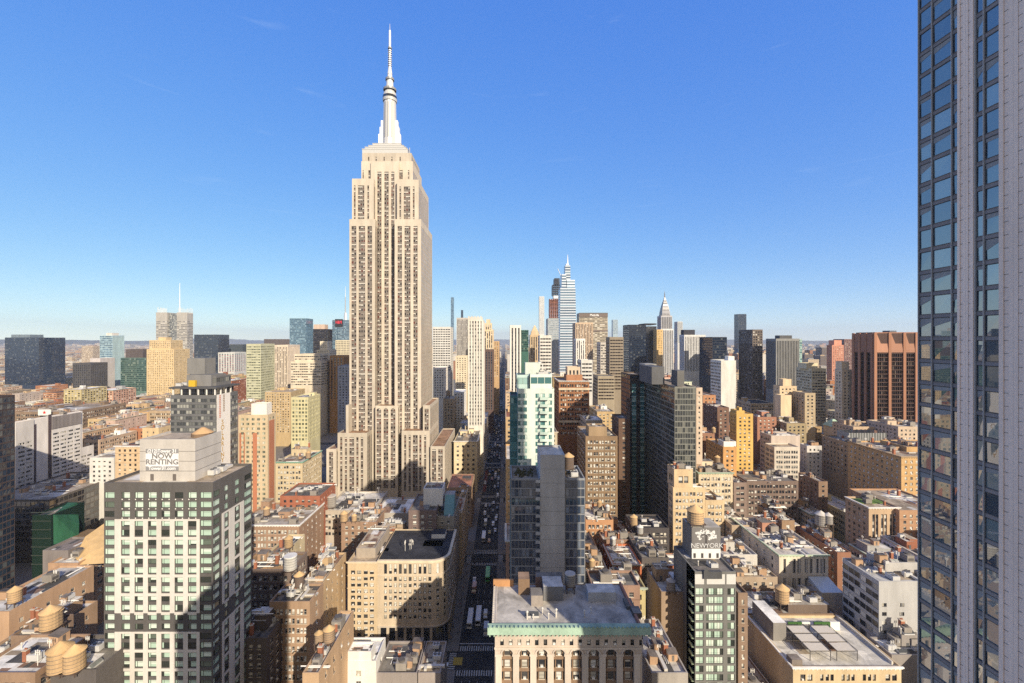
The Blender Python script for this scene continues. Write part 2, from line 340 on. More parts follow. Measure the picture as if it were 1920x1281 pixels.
class Bd:
    """One building: an Empty at its base, walls with real openings, roofs, windows and rooftop pieces as children."""
    def __init__(s, name, label, bx, Z, cat='building', group=None, yb=None, short=None, obj_win=False, hand=True, frame='light', blind=(.58,.54,.46), sill='stone', glass='win'):
        s.bx = bx; s.Z = Z; s.root = thing(name, label, cat, ((bx[0]+bx[1])/2, (bx[2]+bx[3])/2, 0), group)
        s.wins = []; s.ow = obj_win; s.yb = yb; s.frame = frame; s.blind = blind; s.sill = sill; s.glass = glass
        s.vis = 'S' + ('E' if bx[1] < 6 else '') + ('W' if bx[0] > -6 else '')
        HB.append(dict(x0=bx[0], x1=bx[1], y0=bx[2], y1=bx[3], z=Z, yb=yb, hand=hand, label=label, short=short, roofs=[]))
        s.rec = HB[-1]; s.rec['root'] = s.root
        Yf = bx[2]; s.zlow = 4 if yb is None else max(4, PZ(yb, Yf) - 9)
    def sec(s, name, bx, z0, z1, wall, st, pane='win', sp='dgrey', roof='tanroof', par=.9, sides=None, zlow=None, cop=None, sts=None):
        mb = M(); st = ST[st] if isinstance(st, str) and st in ST else (st if isinstance(st, dict) else None)
        zl = s.zlow if zlow is None else zlow; zl = max(zl, z0 + .4)
        for sd_ in 'SEWN':
            a = st if sd_ in (sides or s.vis) else None
            if sts and sd_ in sts: a = ST[sts[sd_]] if isinstance(sts[sd_], str) else sts[sd_]
            facade(mb, sd_, bx, z0, z1, a, zl, s.wins if (s.ow and a and not a.get('slot')) else None)
        x0, x1, y0, y1 = bx; zr = z1 - par; t = min(.4, (x1-x0)*.1, (y1-y0)*.1)
        if par > 0:
            X0, X1, Y0, Y1 = x0+t, x1-t, y0+t, y1-t
            mb.q((x0,y0,z1),(x1,y0,z1),(X1,Y0,z1),(X0,Y0,z1), 3); mb.q((x1,y0,z1),(x1,y1,z1),(X1,Y1,z1),(X1,Y0,z1), 3)
            mb.q((x1,y1,z1),(x0,y1,z1),(X0,Y1,z1),(X1,Y1,z1), 3); mb.q((x0,y1,z1),(x0,y0,z1),(X0,Y0,z1),(X0,Y1,z1), 3)
            mb.q((X0,Y0,zr),(X0,Y0,z1),(X1,Y0,z1),(X1,Y0,zr)); mb.q((X1,Y0,zr),(X1,Y0,z1),(X1,Y1,z1),(X1,Y1,zr))
            mb.q((X1,Y1,zr),(X1,Y1,z1),(X0,Y1,z1),(X0,Y1,zr)); mb.q((X0,Y1,zr),(X0,Y1,z1),(X0,Y0,z1),(X0,Y0,zr))
        else: X0, X1, Y0, Y1 = bx
        o = mb.build(name, [wallmat(wall), panemat(pane), wallmat(sp), wallmat(cop or wall)], s.root)
        rb = M(); rb.q((X0,Y0,zr),(X1,Y0,zr),(X1,Y1,zr),(X0,Y1,zr))
        if y0 < 460 and X1-X0 > 4 and Y1-Y0 > 4:
            for i in range(R.randrange(4, 11)):
                w_ = (X1-X0)*R.uniform(.08, .45); d_ = (Y1-Y0)*R.uniform(.08, .45); x = R.uniform(X0+.1, X1-w_-.1); y = R.uniform(Y0+.1, Y1-d_-.1); q = zr+.012+.004*i
                rb.q((x,y,q),(x+w_,y,q),(x+w_,y+d_,q),(x,y+d_,q), R.choice((1,2,3,4,1,2)))
        rb.build('roof', [roofmat(roof), roofmat((.10,.095,.09)), roofmat((.36,.29,.21)), roofmat((.66,.62,.56)), roofmat((.27,.17,.12))], s.root)
        s.rec['roofs'].append((x0, x1, y0, y1, zr))
        return o
    def box(s, name, x0, x1, y0, y1, z0, z1, col, top=None):
        m = M(); m.box(x0, x1, y0, y1, z0, z1, 0, 1)
        if z0 >= 0 and x1-x0 > 2: s.rec['roofs'].append((x0, x1, y0, y1, z1))
        return m.build(name, [wallmat(col), roofmat(top or col)], s.root)
    def cornice(s, z, col, bx=None, out=.7, h=1.1, sides=None, dent=True):
        x0, x1, y0, y1 = bx or s.bx; m = M()
        for sd_ in (sides or s.vis):
            p = mapper(sd_, (x0, x1, y0, y1)); L = x1-x0 if sd_ in 'SN' else y1-y0
            def bb(u0, u1, a, b, d0, d1):
                A = p(u0, a, d0); B = p(u1, b, d1); m.box(min(A[0],B[0]), max(A[0],B[0]), min(A[1],B[1]), max(A[1],B[1]), a, b)
            e = out if sd_ == 'S' else 0
            bb(-e, L+e, z-.35*h, z+.05, -out, -.003); bb(-e*.55, L+e*.55, z-.7*h, z-.35*h-.003, -out*.55, -.003)
            if dent:
                n = max(2, int(L/1.5))
                for i in range(n): u = (i+.5)*L/n; bb(u-.2, u+.2, z-h, z-.7*h-.003, -out*.42, -.003)
        m.build('cornice' if dent or h > .9 else 'belt_course', [wallmat(col)], s.root)
    def clutter(s, n, kinds=('air_handler', 'vent_pipe', 'pipe_run', 'duct', 'skylight', 'vent_pipe', 'cooling_tower', 'roof_shed', 'chimney', 'antenna', 'air_handler', 'pipe_run'), bx=None, z=None, rng=R):
        x0, x1, y0, y1 = bx or s.bx
        for _ in range(n):
            x = rng.uniform(x0+2, x1-2) if x1-x0 > 5 else (x0+x1)/2; y = rng.uniform(y0+2, y1-2) if y1-y0 > 5 else (y0+y1)/2
            zz = roof_z(s.rec, x, y) if z is None else z
            k = rng.choice(kinds); o = obj(k, clut_mesh(k), s.root); L = s.root.location
            o.location = (x-L.x, y-L.y, zz); o.rotation_euler[2] = rng.choice((0, math.pi/2, math.pi)); f = rng.uniform(.75, 1.25); o.scale = (f, f, f)
    def bulk(s, n=1, wall='tan', rng=R, z=None, bx=None):
        x0, x1, y0, y1 = bx or s.bx; z = s.rec['roofs'][0][4] if z is None else z
        for _ in range(n):
            w = min(rng.uniform(4, 8), (x1-x0)*.4); d = min(rng.uniform(4, 8), (y1-y0)*.4); h = rng.uniform(2.8, 5.2)
            x = rng.uniform(x0+1, x1-w-1); y = rng.uniform(y0+(y1-y0)*.35, max(y1-d-1, y0+(y1-y0)*.36))
            m = M(); m.box(x, x+w, y, y+d, z, z+h, 0, 1); m.box(x-.12, x+w+.12, y-.12, y+d+.12, z+h, z+h+.2, 0, 1)
            dx = x+w*.3; m.box(dx, dx+1, y-.05, y+.3, z+.1, z+2.1, 2)
            m.build('bulkhead', [wallmat(wall), roofmat(rng.choice(('greyroof','tanroof','silver'))), plain('dgrey')], s.root)
            s.rec['roofs'].append((x, x+w, y, y+d, z+h+.2))
    def done(s, limit=100):
        if not s.wins: return s
        L = s.root.location; fm = plain(FRAME[s.frame], .6); gm = panemat(s.glass); bm = plain(s.blind, .8); sm = wallmat(s.sill); am = plain('white', .5)
        mats = [fm, gm, bm, sm, am]
        def area(wn):
            sd_, c, w_, h_, _ = wn; d = Vector((c[0], c[1], c[2]-CH)); nrm = dict(E=(1,0,0), W=(-1,0,0), N=(0,1,0)).get(sd_, (0,-1,0))
            return -w_*h_*max(-d.dot(Vector(nrm)), 0) / d.length**3
        s.wins.sort(key=area); rest = M()
        for i, (sd_, c, w_, h_, ws) in enumerate(s.wins):
            var = R.randrange(6)
            if i < limit:
                o = obj('window', win_mesh(w_, h_, ws, var, mats), s.root); o.location = (c[0]-L.x, c[1]-L.y, c[2]); o.rotation_euler[2] = ROT[sd_] + (R.uniform(-.006, .006) if ws == 'pane' else 0)
            else:
                rest.add(win_tpl(w_, h_, ws, var), Matrix.Translation(c) @ Matrix.Rotation(ROT[sd_], 4, 'Z'))
        if rest.f:
            o = rest.build('glazing', mats, s.root); o['kind'] = 'stuff'
        return s
def roof_z(rec, x, y):
    z = 0
    for a, b, c, d, h in rec['roofs']:
        if a <= x <= b and c <= y <= d: z = max(z, h)
    return z
def roof_at(x, y):
    return max([roof_z(r, x, y) for r in HB] + [0])

def bld(name, label, xl, xr, yt, Y, D=None, wall='tan', st='brick', roof='tanroof', fx=None, yb=None, pane='win', sp='dgrey', ow=None, tiers=(), bulk=0, bw=None,
        clut=0, corn=None, short=None, frame='light', sts=None, par=.9, group=None, cop=None, sides=None, done=True, blind=(.58,.54,.46), sill='stone'):
    """A building given by where its front stands: left and right edge and top (photo px) at distance Y, and its depth D (or the px where its visible side ends)."""
    x0, x1, Z = PX(xl, Y), PX(xr, Y), PZ(yt, Y)
    if fx is not None:
        c = xr if fx > xr else xl; D = Y*(c-CX)/(fx-CX) - Y
    bx = (x0, x1, Y, Y+D)
    if ow is None: ow = Y < 262
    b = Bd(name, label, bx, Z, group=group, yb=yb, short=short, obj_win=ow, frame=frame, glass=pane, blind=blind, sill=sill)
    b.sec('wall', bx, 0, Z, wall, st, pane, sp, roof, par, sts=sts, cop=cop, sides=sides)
    for t in tiers:
        txl, txr, tyt, dy, td = t[:5]; yy = Y+dy; tb = (PX(txl, yy), PX(txr, yy), yy, yy+td); z0 = roof_z(b.rec, (tb[0]+tb[1])/2, yy+td*.5)
        if z0 == 0: z0 = Z
        ts = t[5] if len(t) > 5 else st; tw = t[6] if len(t) > 6 else wall
        b.sec('upper_tier', tb, z0, PZ(tyt, yy), tw, ts, pane, sp, roof, .6, zlow=z0)
    if bulk: b.bulk(bulk, bw or wall)
    if clut: b.clutter(int(clut*(1.8 if Y < 300 else 1.2)))
    if corn: b.cornice(Z, corn, out=min(.9, .35+Y*.0015))
    if Y < 300 and isinstance(st, (str, dict)) and (st if isinstance(st, str) else '') in ('loft', 'loft3', 'brick', '') and Z > 18:
        fs_ = ST[st] if isinstance(st, str) and st in ST else (st if isinstance(st, dict) else None)
        if fs_ and not fs_.get('slot') and fs_['ws'] == 'sash':
            for k_ in (1, 3): b.cornice(Z-fs_['top']-k_*fs_['fl']+.18, cop or wall, out=.22, h=.5, sides='S', dent=False)
    return b.done() if done else b
# ------------------------------------------------------------------ ground, streets
AV0, AV1 = -26.0, 0.0                         # building lines of the avenue
STREETS = [186, 273, 372, 474, 575, 676, 777, 878, 979, 1080, 1181, 1282, 1383, 1484]
m = M(); m.q((-40000,-900,0),(40000,-900,0),(40000,60000,0),(-40000,60000,0))
gm_ = bpy.data.materials.new('ground'); n_, p_ = nodes(gm_)
g_ = n_.nodes.new('ShaderNodeNewGeometry'); t1 = n_.nodes.new('ShaderNodeTexNoise'); t1.inputs['Scale'].default_value = .004; t1.inputs['Detail'].default_value = 10; t1.inputs['Roughness'].default_value = .75
n_.links.new(g_.outputs['Position'], t1.inputs['Vector']); r_ = n_.nodes.new('ShaderNodeValToRGB')
r_.color_ramp.elements[0].position = .35; r_.color_ramp.elements[0].color = (.10,.095,.08,1); r_.color_ramp.elements[1].position = .68; r_.color_ramp.elements[1].color = (.26,.225,.19,1)
n_.links.new(t1.outputs[0], r_.inputs[0]); n_.links.new(r_.outputs[0], p_.inputs['Base Color']); p_.inputs['Roughness'].default_value = .95
struct('ground', m, [gm_])
asph = roofmat('asphalt'); paint = plain((.46,.46,.44), .8); side = wallmat((.20,.185,.17))
m = M(); m.q((-21,-60,.02),(-5,-60,.02),(-5,4200,.02),(-21,4200,.02)); struct('avenue_road', m, [asph])
for y in STREETS[:5]:
    m = M()
    for a, b in ((-360, -21.004), (-4.996, 420))[1 if y == 372 else 0:]: m.q((a,y-5.5,.02),(b,y-5.5,.02),(b,y+5.5,.02),(a,y+5.5,.02))
    struct('street_road', m, [asph])
prev = 60
for y in STREETS[:5] + [2600]:
    for a, b in ((-26, -21), (-5, 0)):
        m = M(); m.box(a, b, prev, y-5.5, 0, .15, 0, bot=False); struct('sidewalk', m, [side])
    if y < 700:
        for a, b in ((-200, -26), (0, 260))[1 if y == 372 else 0:]:
            for q in (y-9, y+5.5):
                m = M(); m.box(a+.01, b-.01, q, q+3.5, 0, .15, 0, bot=False); struct('sidewalk', m, [side])
    prev = y+5.5
for y in STREETS[:6]:                          # crosswalks and lane marks
    m = M()
    for yy in (y-8.4, y+5.9):
        for i in range(15): x = -20.4+i*1.03; m.q((x,yy,.026),(x+.52,yy,.026),(x+.52,yy+3.0,.026),(x,yy+3.0,.026))
    for xx in (-24.6, -4.4):
        for i in range(8): z = y-4.8+i*1.22; m.q((xx,z,.028),(xx+3,z,.028),(xx+3,z+.6,.028),(xx,z+.6,.028))
    m.q((-20.8,y+10.2,.026),(-5.2,y+10.2,.026),(-5.2,y+10.8,.026),(-20.8,y+10.8,.026))
    struct('crosswalk_markings', m, [paint])
m = M()
for x in (-17.8, -14.6, -11.4, -8.2):
    y = 100
    while y < 900:
        if min(abs(y-s_) for s_ in STREETS) > 13: m.q((x-.08,y,.026),(x+.08,y,.026),(x+.08,y+3,.026),(x-.08,y+3,.026))
        y += 9
struct('lane_markings', m, [paint])
m = M(); m.q((-20.8,392,.024),(-17.9,392,.024),(-17.9,462,.024),(-20.8,462,.024)); struct('bus_lane_surface', m, [roofmat((.22,.07,.05))])
m = M(); m.box(-22.6, -18.6, 183.5, 188, .03, .06); tag(m.build('road_plate', [plain((.42,.30,.04), .6)]), 'flat yellow road plate laid beside the near crosswalk of the intersection', 'road plate')
# far hills
hm = wallmat((.075,.085,.075), .95)
for k, (ya, a, b, hh) in enumerate(((15500, -24000, -1500, 190), (19000, -26000, 24000, 165), (17000, 3000, 22000, 120))):
    m = M(); n = 90; rr = random.Random(5+k); z = [hh*(.62+.38*math.sin(i*.21+k)*math.sin(i*.087+1.3*k)) + rr.uniform(-8, 8) for i in range(n+1)]
    for i in range(n):
        x0 = a+(b-a)*i/n; x1 = a+(b-a)*(i+1)/n
        m.q((x0,ya-1600,-1),(x1,ya-1600,-1),(x1,ya,z[i+1]),(x0,ya,z[i])); m.q((x1,ya+1600,-1),(x0,ya+1600,-1),(x0,ya,z[i]),(x1,ya,z[i+1]))
    struct('hills', m, [hm])

# ------------------------------------------------------------------ the tall limestone skyscraper with the mast
def big_tower():
    Y0 = 352
    b = Bd('skyscraper', 'very tall limestone setback skyscraper with dark window strips and a white tapering mast with antenna', (PX(612,352), PX(834,352), 352, 426), PZ(287,372), cat='skyscraper', yb=960, short='tall limestone skyscraper')
    b.rec['z'] = PZ(842, 352); L = b.root.location
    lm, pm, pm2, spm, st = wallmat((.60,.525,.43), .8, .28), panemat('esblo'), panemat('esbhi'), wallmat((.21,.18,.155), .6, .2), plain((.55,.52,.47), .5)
    FL = 3.72
    def strip(p, a, c, zb, zt, n, rec):
        m = M(); z = zt; w_ = c-a; g = w_*.07; mu = .13*w_/n
        Q = lambda u0, u1, za, zb_, k: m.q(p(u0,za,rec), p(u1,za,rec), p(u1,zb_,rec), p(u0,zb_,rec), k)
        k = int((zt-zb)/FL)
        for i in range(k):
            r1 = zt - i*FL - FL*.16; r0 = r1 - FL*.50
            Q(a, c, r1, z, 1); z = r0; cw = (w_-mu*(n-1))/n
            for j in range(n):
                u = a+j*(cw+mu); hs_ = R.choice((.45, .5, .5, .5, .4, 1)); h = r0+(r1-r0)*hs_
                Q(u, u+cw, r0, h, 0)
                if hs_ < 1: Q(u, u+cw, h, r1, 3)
                if j < n-1: m.q(p(u+cw,r0,rec-.06), p(u+cw+mu,r0,rec-.06), p(u+cw+mu,r1,rec-.06), p(u+cw,r1,rec-.06), 2)
        Q(a, c, zb, z, 1)
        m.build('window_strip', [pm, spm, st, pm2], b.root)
    def sect(name, xl, xr, yt, Y, D, groups, zb, top=5.5, sides='E', rec=.55, arch=False):
        bx = (PX(xl,Y), PX(xr,Y), Y, Y+D); zt = PZ(yt, Y); m = M(); p = mapper('S', bx); Lw = bx[1]-bx[0]
        W = lambda u0, u1, za, zb_: m.q(p(u0,za,0), p(u1,za,0), p(u1,zb_,0), p(u0,zb_,0))
        u = 0; zs = zt-top
        for (ga, gb, n) in groups:
            a = PX(ga, Y)-bx[0]; c = PX(gb, Y)-bx[0]
            W(u, a, 0, zt); W(a, c, zs, zt); W(a, c, 0, zb); u = c
            m.q(p(a,zb,0), p(a,zb,rec), p(a,zs,rec), p(a,zs,0)); m.q(p(c,zb,rec), p(c,zb,0), p(c,zs,0), p(c,zs,rec)); m.q(p(a,zs,rec), p(c,zs,rec), p(c,zs,0), p(a,zs,0))
            if arch:
                r = (c-a)/2; mid = (a+c)/2; k = 8
                for s_ in (1, -1):
                    pts = [p(mid+s_*r, zs-r, -.02)] + [p(mid+s_*r*math.cos(q*math.pi/2/k), zs-r+r*math.sin(q*math.pi/2/k), -.02) for q in range(k+1)] + [p(mid, zs, -.02), p(mid+s_*r, zs, -.02)]
                    pts = pts[1:]
                    m.poly(pts if s_ < 0 else pts[::-1])
            strip(p, a, c, zb, zs, n, rec)
        W(u, Lw, 0, zt)
        side_st = dict(ST['piers2'], fl=FL, top=top, bay=4.2, win=[(.18,.82)], rec=.12, v=(.2,.8))
        for sd_ in 'EWN': facade(m, sd_, bx, 0, zt, side_st if sd_ in sides else None, zb)
        x0, x1, y0, y1 = bx; zr = zt-1
        m.q((x0+.5,y0+.5,zr),(x0+.5,y0+.5,zt),(x1-.5,y0+.5,zt),(x1-.5,y0+.5,zr)); m.q((x1-.5,y0+.5,zr),(x1-.5,y0+.5,zt),(x1-.5,y1-.5,zt),(x1-.5,y1-.5,zr)); m.q((x0+.5,y1-.5,zr),(x0+.5,y1-.5,zt),(x0+.5,y0+.5,zt),(x0+.5,y0+.5,zr))
        for A, B_, C, D_ in (((x0,y0),(x1,y0),(x1-.5,y0+.5),(x0+.5,y0+.5)), ((x1,y0),(x1,y1),(x1-.5,y1-.5),(x1-.5,y0+.5)), ((x0,y1),(x0,y0),(x0+.5,y0+.5),(x0+.5,y1-.5))): m.q((*A,zt),(*B_,zt),(*C,zt),(*D_,zt))
        m.build(name, [lm, pm, spm], b.root)
        r_ = M(); r_.q((x0+.5,y0+.5,zr),(x1-.5,y0+.5,zr),(x1-.5,y1-.01,zr),(x0+.5,y1-.01,zr)); r_.build('roof', [roofmat((.36,.22,.14))], b.root)
        b.rec['roofs'].append((x0, x1, y0, y1, zr))
    zb = 14
    sect('base_wing', 612, 630, 842, 352, 74, [(616.8,624.5,2)], zb, 2.5, 'EW')
    sect('base_wing', 807, 834, 837, 352, 71, [(810,817.5,2),(821.5,830,2)], zb, 2.5)
    sect('lower_wing', 633, 688, 812, 355, 40, [(637.6,641.8,1),(646.4,650.6,1),(655,663.8,2),(668,672,1),(676.4,680.8,1)], zb, 3.5)
    sect('lower_wing', 753, 805.5, 808, 355, 46, [(757.6,761.6,1),(766.2,770,1),(774.2,783,2),(786.2,790,1),(795,799,1)], zb, 3.5)
    sect('side_wing', 793, 806.5, 760, 360, 46, [(796,803.5,2)], PZ(815,360), 3)
    sect('side_wing', 648.5, 653.5, 760, 360, 60, [], PZ(830,360), 3, 'W')
    sect('shaft_bay', 704, 746, 761, 362, 16, [(705.9,714.6,2),(719.1,727.9,2),(732.4,741.2,2)], zb, 2.2, arch=True)
    sect('shaft_wing', 655, 703, 411, 368, 54, [(659,668,2),(672.5,684.5,3),(689,697.4,2)], zb, 6, 'EW')
    sect('shaft_wing', 740, 789.5, 411, 368, 56, [(745.5,753.6,2),(758.4,769.6,3),(775,782.9,2)], zb, 6, 'EW')
    sect('upper_wing', 660, 700.5, 335, 371, 46, [(663.4,666.6,1),(671,683,3),(688.7,691.9,1)], PZ(415,371), 6, 'EW')
    sect('upper_wing', 744.5, 785, 337, 371, 48, [(748.8,752,1),(757,769,3),(774,777.2,1)], PZ(415,371), 6, 'EW')
    sect('shaft_core', 695, 748, 303, 376, 42, [(707.4,715.2,2),(720.6,728.6,2),(733.4,739.4,2)], PZ(770,376), 9)
    sect('crown', 677.5, 774, 302.5, 378, 40, [(679.8,681.8,1),(690.6,697.6,2),(748.4,755,2),(764.6,767.4,1)], PZ(336,378), 8, 'EW')
    sect('crown', 679, 771.5, 287, 380, 36, [(690,692.4,1),(704,706.4,1),(719,721.4,1),(733.5,736,1),(749,751.4,1)], PZ(303,380)-1, 3.4, 'EW')
    # mast
    ym = 398; xm = PX(731, ym); sc = ym/F; z = lambda py: PZ(py, ym)
    sil = plain((.56,.555,.54), .45, .1); sild = plain((.30,.30,.30), .5, .2)
    m = M()
    for i, (hw, ya, yb_) in enumerate(((41,288,281),(37,281,276),(32,276,271),(26,271,265))):
        h = hw*sc; zp = lambda q: PZ(q, 384); m.box(xm-h, xm+h, ym-h*.8, ym+h*.8, zp(ya)-4*(i == 0), zp(yb_))
        m.box(xm-h-.25, xm+h+.25, ym-h*.8-.25, ym+h*.8+.25, zp(yb_)-.5, zp(yb_)-.05, 0)
    m.build('mast_platform', [sil], b.root)
    m = M(); m.frus(xm, ym, z(265)-6, z(192), 13*sc, 11.6*sc, 12, 0)
    m.build('mast_shaft', [plain((.62,.61,.59), .4, .15)], b.root)
    for i in range(3):
        a = -math.pi/2 + (i-1)*.5; m = M(); r0, r1 = 13.1*sc, 11.8*sc
        P = lambda r, da, zz: (xm+r*math.cos(a+da), ym+r*math.sin(a+da), zz)
        m.q(P(r0,-.1,z(262)), P(r0,.1,z(262)), P(r1,.1,z(196)), P(r1,-.1,z(196))); m.build('mast_window_strip', [plain((.36,.36,.36), .3)], b.root)
    for dx, dy in ((1,0),(-1,0),(.25,-1),(-.25,-1),(0,1)):
        m = M()
        for (ra, rb, py) in ((10,20.5,253),(10,18,240),(10,15.6,228)):
            t = .9 if dx in (1,-1) else .6
            t += (253-py)*.006
            if dy == 0: xa, xb = sorted((xm+dx*(ra-(253-py)*.05)*sc, xm+dx*rb*sc)); m.box(xa, xb, ym-t*2.0, ym+t*2.0, z(266)-5, z(py))
        if m.f: m.build('mast_buttress', [plain((.90,.89,.87), .4, 0)], b.root)
    m = M(); m.frus(xm, ym, z(192), z(187), 12.6*sc, 13.4*sc, 20); m.frus(xm, ym, z(187), z(182), 13*sc, 13*sc, 20, 1); m.frus(xm, ym, z(182), z(176), 12.4*sc, 11.4*sc, 20)
    m.frus(xm, ym, z(176), z(171), 10.5*sc, 8.5*sc, 20); m.build('observation_drum', [sil, panemat('dark')], b.root)
    for py, r in ((169, 12), (149.5, 8)):
        m = M(); m.frus(xm, ym, z(py+2.2), z(py-1.6), r*sc, r*sc, 18, 0); m.build('ring_gallery', [sild], b.root)
    m = M(); m.frus(xm, ym, z(171), z(150), 7*sc, 6.2*sc, 14, 0); m.frus(xm, ym, z(150), z(140), 5*sc, 4.2*sc, 12, 0); m.frus(xm, ym, z(140), z(128), 4.6*sc, 3*sc, 10, 0)
    m.frus(xm, ym, z(128), z(92), 2.4*sc, 1.9*sc, 8, 1)
    for i in range(9):
        q = z(128-i*4); m.frus(xm, ym, q, q+.5, 3.3*sc, 3.3*sc, 8, 0)
        for s_ in (-1, 1): m.bar((xm+s_*2.4*sc, ym, q), (xm+s_*3.6*sc, ym, q+.9), .16, 0)
    m.frus(xm, ym, z(92), z(89), 3.6*sc, 3.6*sc, 10, 1); m.frus(xm, ym, z(89), z(58), 2.2*sc, 2.0*sc, 8, 0); m.frus(xm, ym, z(58), z(45), .6*sc, .3*sc, 6, 0)
    m.build('antenna', [plain((.74,.73,.71), .4, .2), sild], b.root)
    for px in (692, 700, 756, 763, 768, 683):
        m = M(); Y = 384; x = PX(px, Y); m.bar((x, Y, PZ(287,Y)-.9), (x, Y, PZ(275+R.random()*6, Y)), .22); m.build('whip_antenna', [sil], b.root)
    return b
big_tower()
# ------------------------------------------------------------------ special buildings
def pxz(px, py, Y): return (PX(px, Y), Y, PZ(py, Y))

def renting_tower():
    Y = 133; bx = (PX(195,Y), PX(399,Y), Y, 153.5); Z = PZ(905, Y); k = Y/F
    b = Bd('apartment_tower', 'dark apartment tower framed in white bars with a rental banner on its white rooftop block', bx, Z, yb=1281, short='rental banner tower', obj_win=True, frame='dark', glass='mint', blind=(.60,.68,.60), sill='dgrey')
    cs = [(1.5,19.5)] + [(33+i*25.0, 33+i*25.0+15.6) for i in range(6)] + [(180.5,201.5)]
    stS = dict(cols=lambda L: [(a*k, c*k) for a, c in cs], fl=17.6*k, v=(.22,.86), rec=.16, top=2.6, ws='mint', split=0)
    dE = bx[3]-bx[2]
    stE = dict(cols=lambda L: [(.3, 3.3), (5.6, 7.4), (11.0, 13.2), (16.2, L-.3)], fl=17.6*k, v=(.22,.86), rec=.16, top=2.6, ws='mint', split=0)
    b.sec('wall', bx, 0, Z, (.125,.115,.11), None, 'mint', roof='tanroof', par=.8, sts=dict(S=stS, E=stE), zlow=6)
    fr = M(); fl = 17.6*k
    zt = Z-2.6-3*fl; Xa = bx[0]; e = .14
    def grid(zt, zb):
        for a, c in ((20.5,32.4),)+tuple((48.9+i*25.0, 57.7+i*25.0) for i in range(5))+((173.9,179.8),):
            fr.box(Xa+a*k, Xa+c*k, Y-e, Y-.003, zb, zt)
        n = int((zt-zb)/(2*fl)+.01)
        for i in range(n+1):
            z = zt - i*2*fl
            for j in range(6): fr.box(Xa+(32.4+j*25.0)*k+.003, Xa+(48.9+j*25.0)*k-.003, Y-e+.02, Y-.003, z-.55, z+.02 if i == 0 else z+.30)
        xe = bx[1]
        for a, c in ((4.2,5.3),(7.7,10.6),(13.6,15.7)): fr.box(xe+.003, xe+e, Y+a, Y+c, zb, zt)
        for i in range(n+1):
            z = zt - i*2*fl
            for a, c in ((5.303,7.697),(10.603,13.597)): fr.box(xe+.003, xe+e-.02, Y+a, Y+c, z-.55, z+.02 if i == 0 else z+.30)
    grid(zt, zt-10*fl); grid(zt-12*fl, zt-26*fl)
    fr.build('white_frame', [wallmat((.66,.62,.575), dirt=.22)], b.root)
    sp = M()                                                        # small white vents under the windows of the dark floors
    for q in range(3):
        for i in range(6):
            for dx in (1.2, 14.2): x = Xa+(33+i*25+dx)*k; z = Z-2.6-(q+1)*fl+.28; sp.box(x-.16, x+.16, Y-.03, Y-.003, z-.16, z+.16)
    sp.build('vent_cover', [plain('white', .6)], b.root)
    y2 = 137; X0, X1 = PX(262,y2), PX(366,y2); zr = Z-.8; zt2 = PZ(828,y2); y3 = 149.5
    m = M(); m.box(X0, X1, y2, y3, zr, zt2, 0, 1, bot=False)
    for q in range(1, 4):
        z = zr + (zt2-zr)*q/4; m.box(X0-.03, X1+.03, y2-.03, y3+.03, z-.06, z+.06, 2)
    for x in (X0, X1-.35):
        m.box(x, x+.35, y2, y3, zt2, zt2+.7, 0)
    m.box(X0+.36, X1-.36, y2, y2+.35, zt2, zt2+.7, 0)
    for px in (282, 324): x = PX(px, y2); m.box(x, x+1.1, y2-.05, y2+.2, zr+.1, zr+2.2, 2)
    m.build('rooftop_block', [wallmat((.52,.485,.45), dirt=.2), roofmat('tanroof'), plain((.14,.12,.11))], b.root)
    b.rec['roofs'].append((X0, X1, y2, y3, zt2))
    m = M(); xt, yt_ = X1-3.6, 145.2; m.frus(xt, yt_, zt2, zt2+1.1, 3.1, 3.1, 18, 0); m.frus(xt+.3, yt_, zt2+1.1, zt2+2.9, 3.2, .5, 18, 1); m.build('sunken_tank', [wallmat((.22,.15,.10)), wallmat((.58,.37,.19))], b.root)
    xa, xb = PX(274,y2), PX(335.5,y2); za, zb = PZ(841.5,y2), PZ(882,y2); yb = y2-.12
    m = M(); m.box(xa, xb, yb-.05, yb, zb, za, 0); m.box(xa, xb, yb-.06, yb-.05, zb, zb+(za-zb)*.19, 1); m.box(xa, xb, yb-.06, yb-.05, za-(za-zb)*.21, za, 1)
    sg = m.build('banner', [plain((.74,.735,.73), .6), plain((.26,.255,.26), .6)], b.root)
    L = b.root.location; xm = (xa+xb)/2-L.x; ry = (math.pi/2, 0, 0); gt = plain((.20,.19,.19), .6); wt = plain((.82,.82,.82), .6)
    H = za-zb; yy = yb-.075-L.y
    text('(212)Tower 31', H*.22, (xm, yy, za-H*.105), ry, wt, b.root, bold=.03, sx=1.0)
    text('NOW', H*.33, (xm, yy, za-H*.345), ry, gt, b.root, bold=.06, sx=1.1)
    text('RENTING', H*.33, (xm, yy, za-H*.615), ry, gt, b.root, bold=.06, sx=1.08)
    text('Tower31.com', H*.22, (xm, yy, zb+H*.095), ry, wt, b.root, bold=.03, sx=1.0)
    b.clutter(5, ('air_handler','duct','air_handler'), (PX(366,140)+1, bx[1]-.5, 139, 152), zr)
    b.done()
renting_tower()

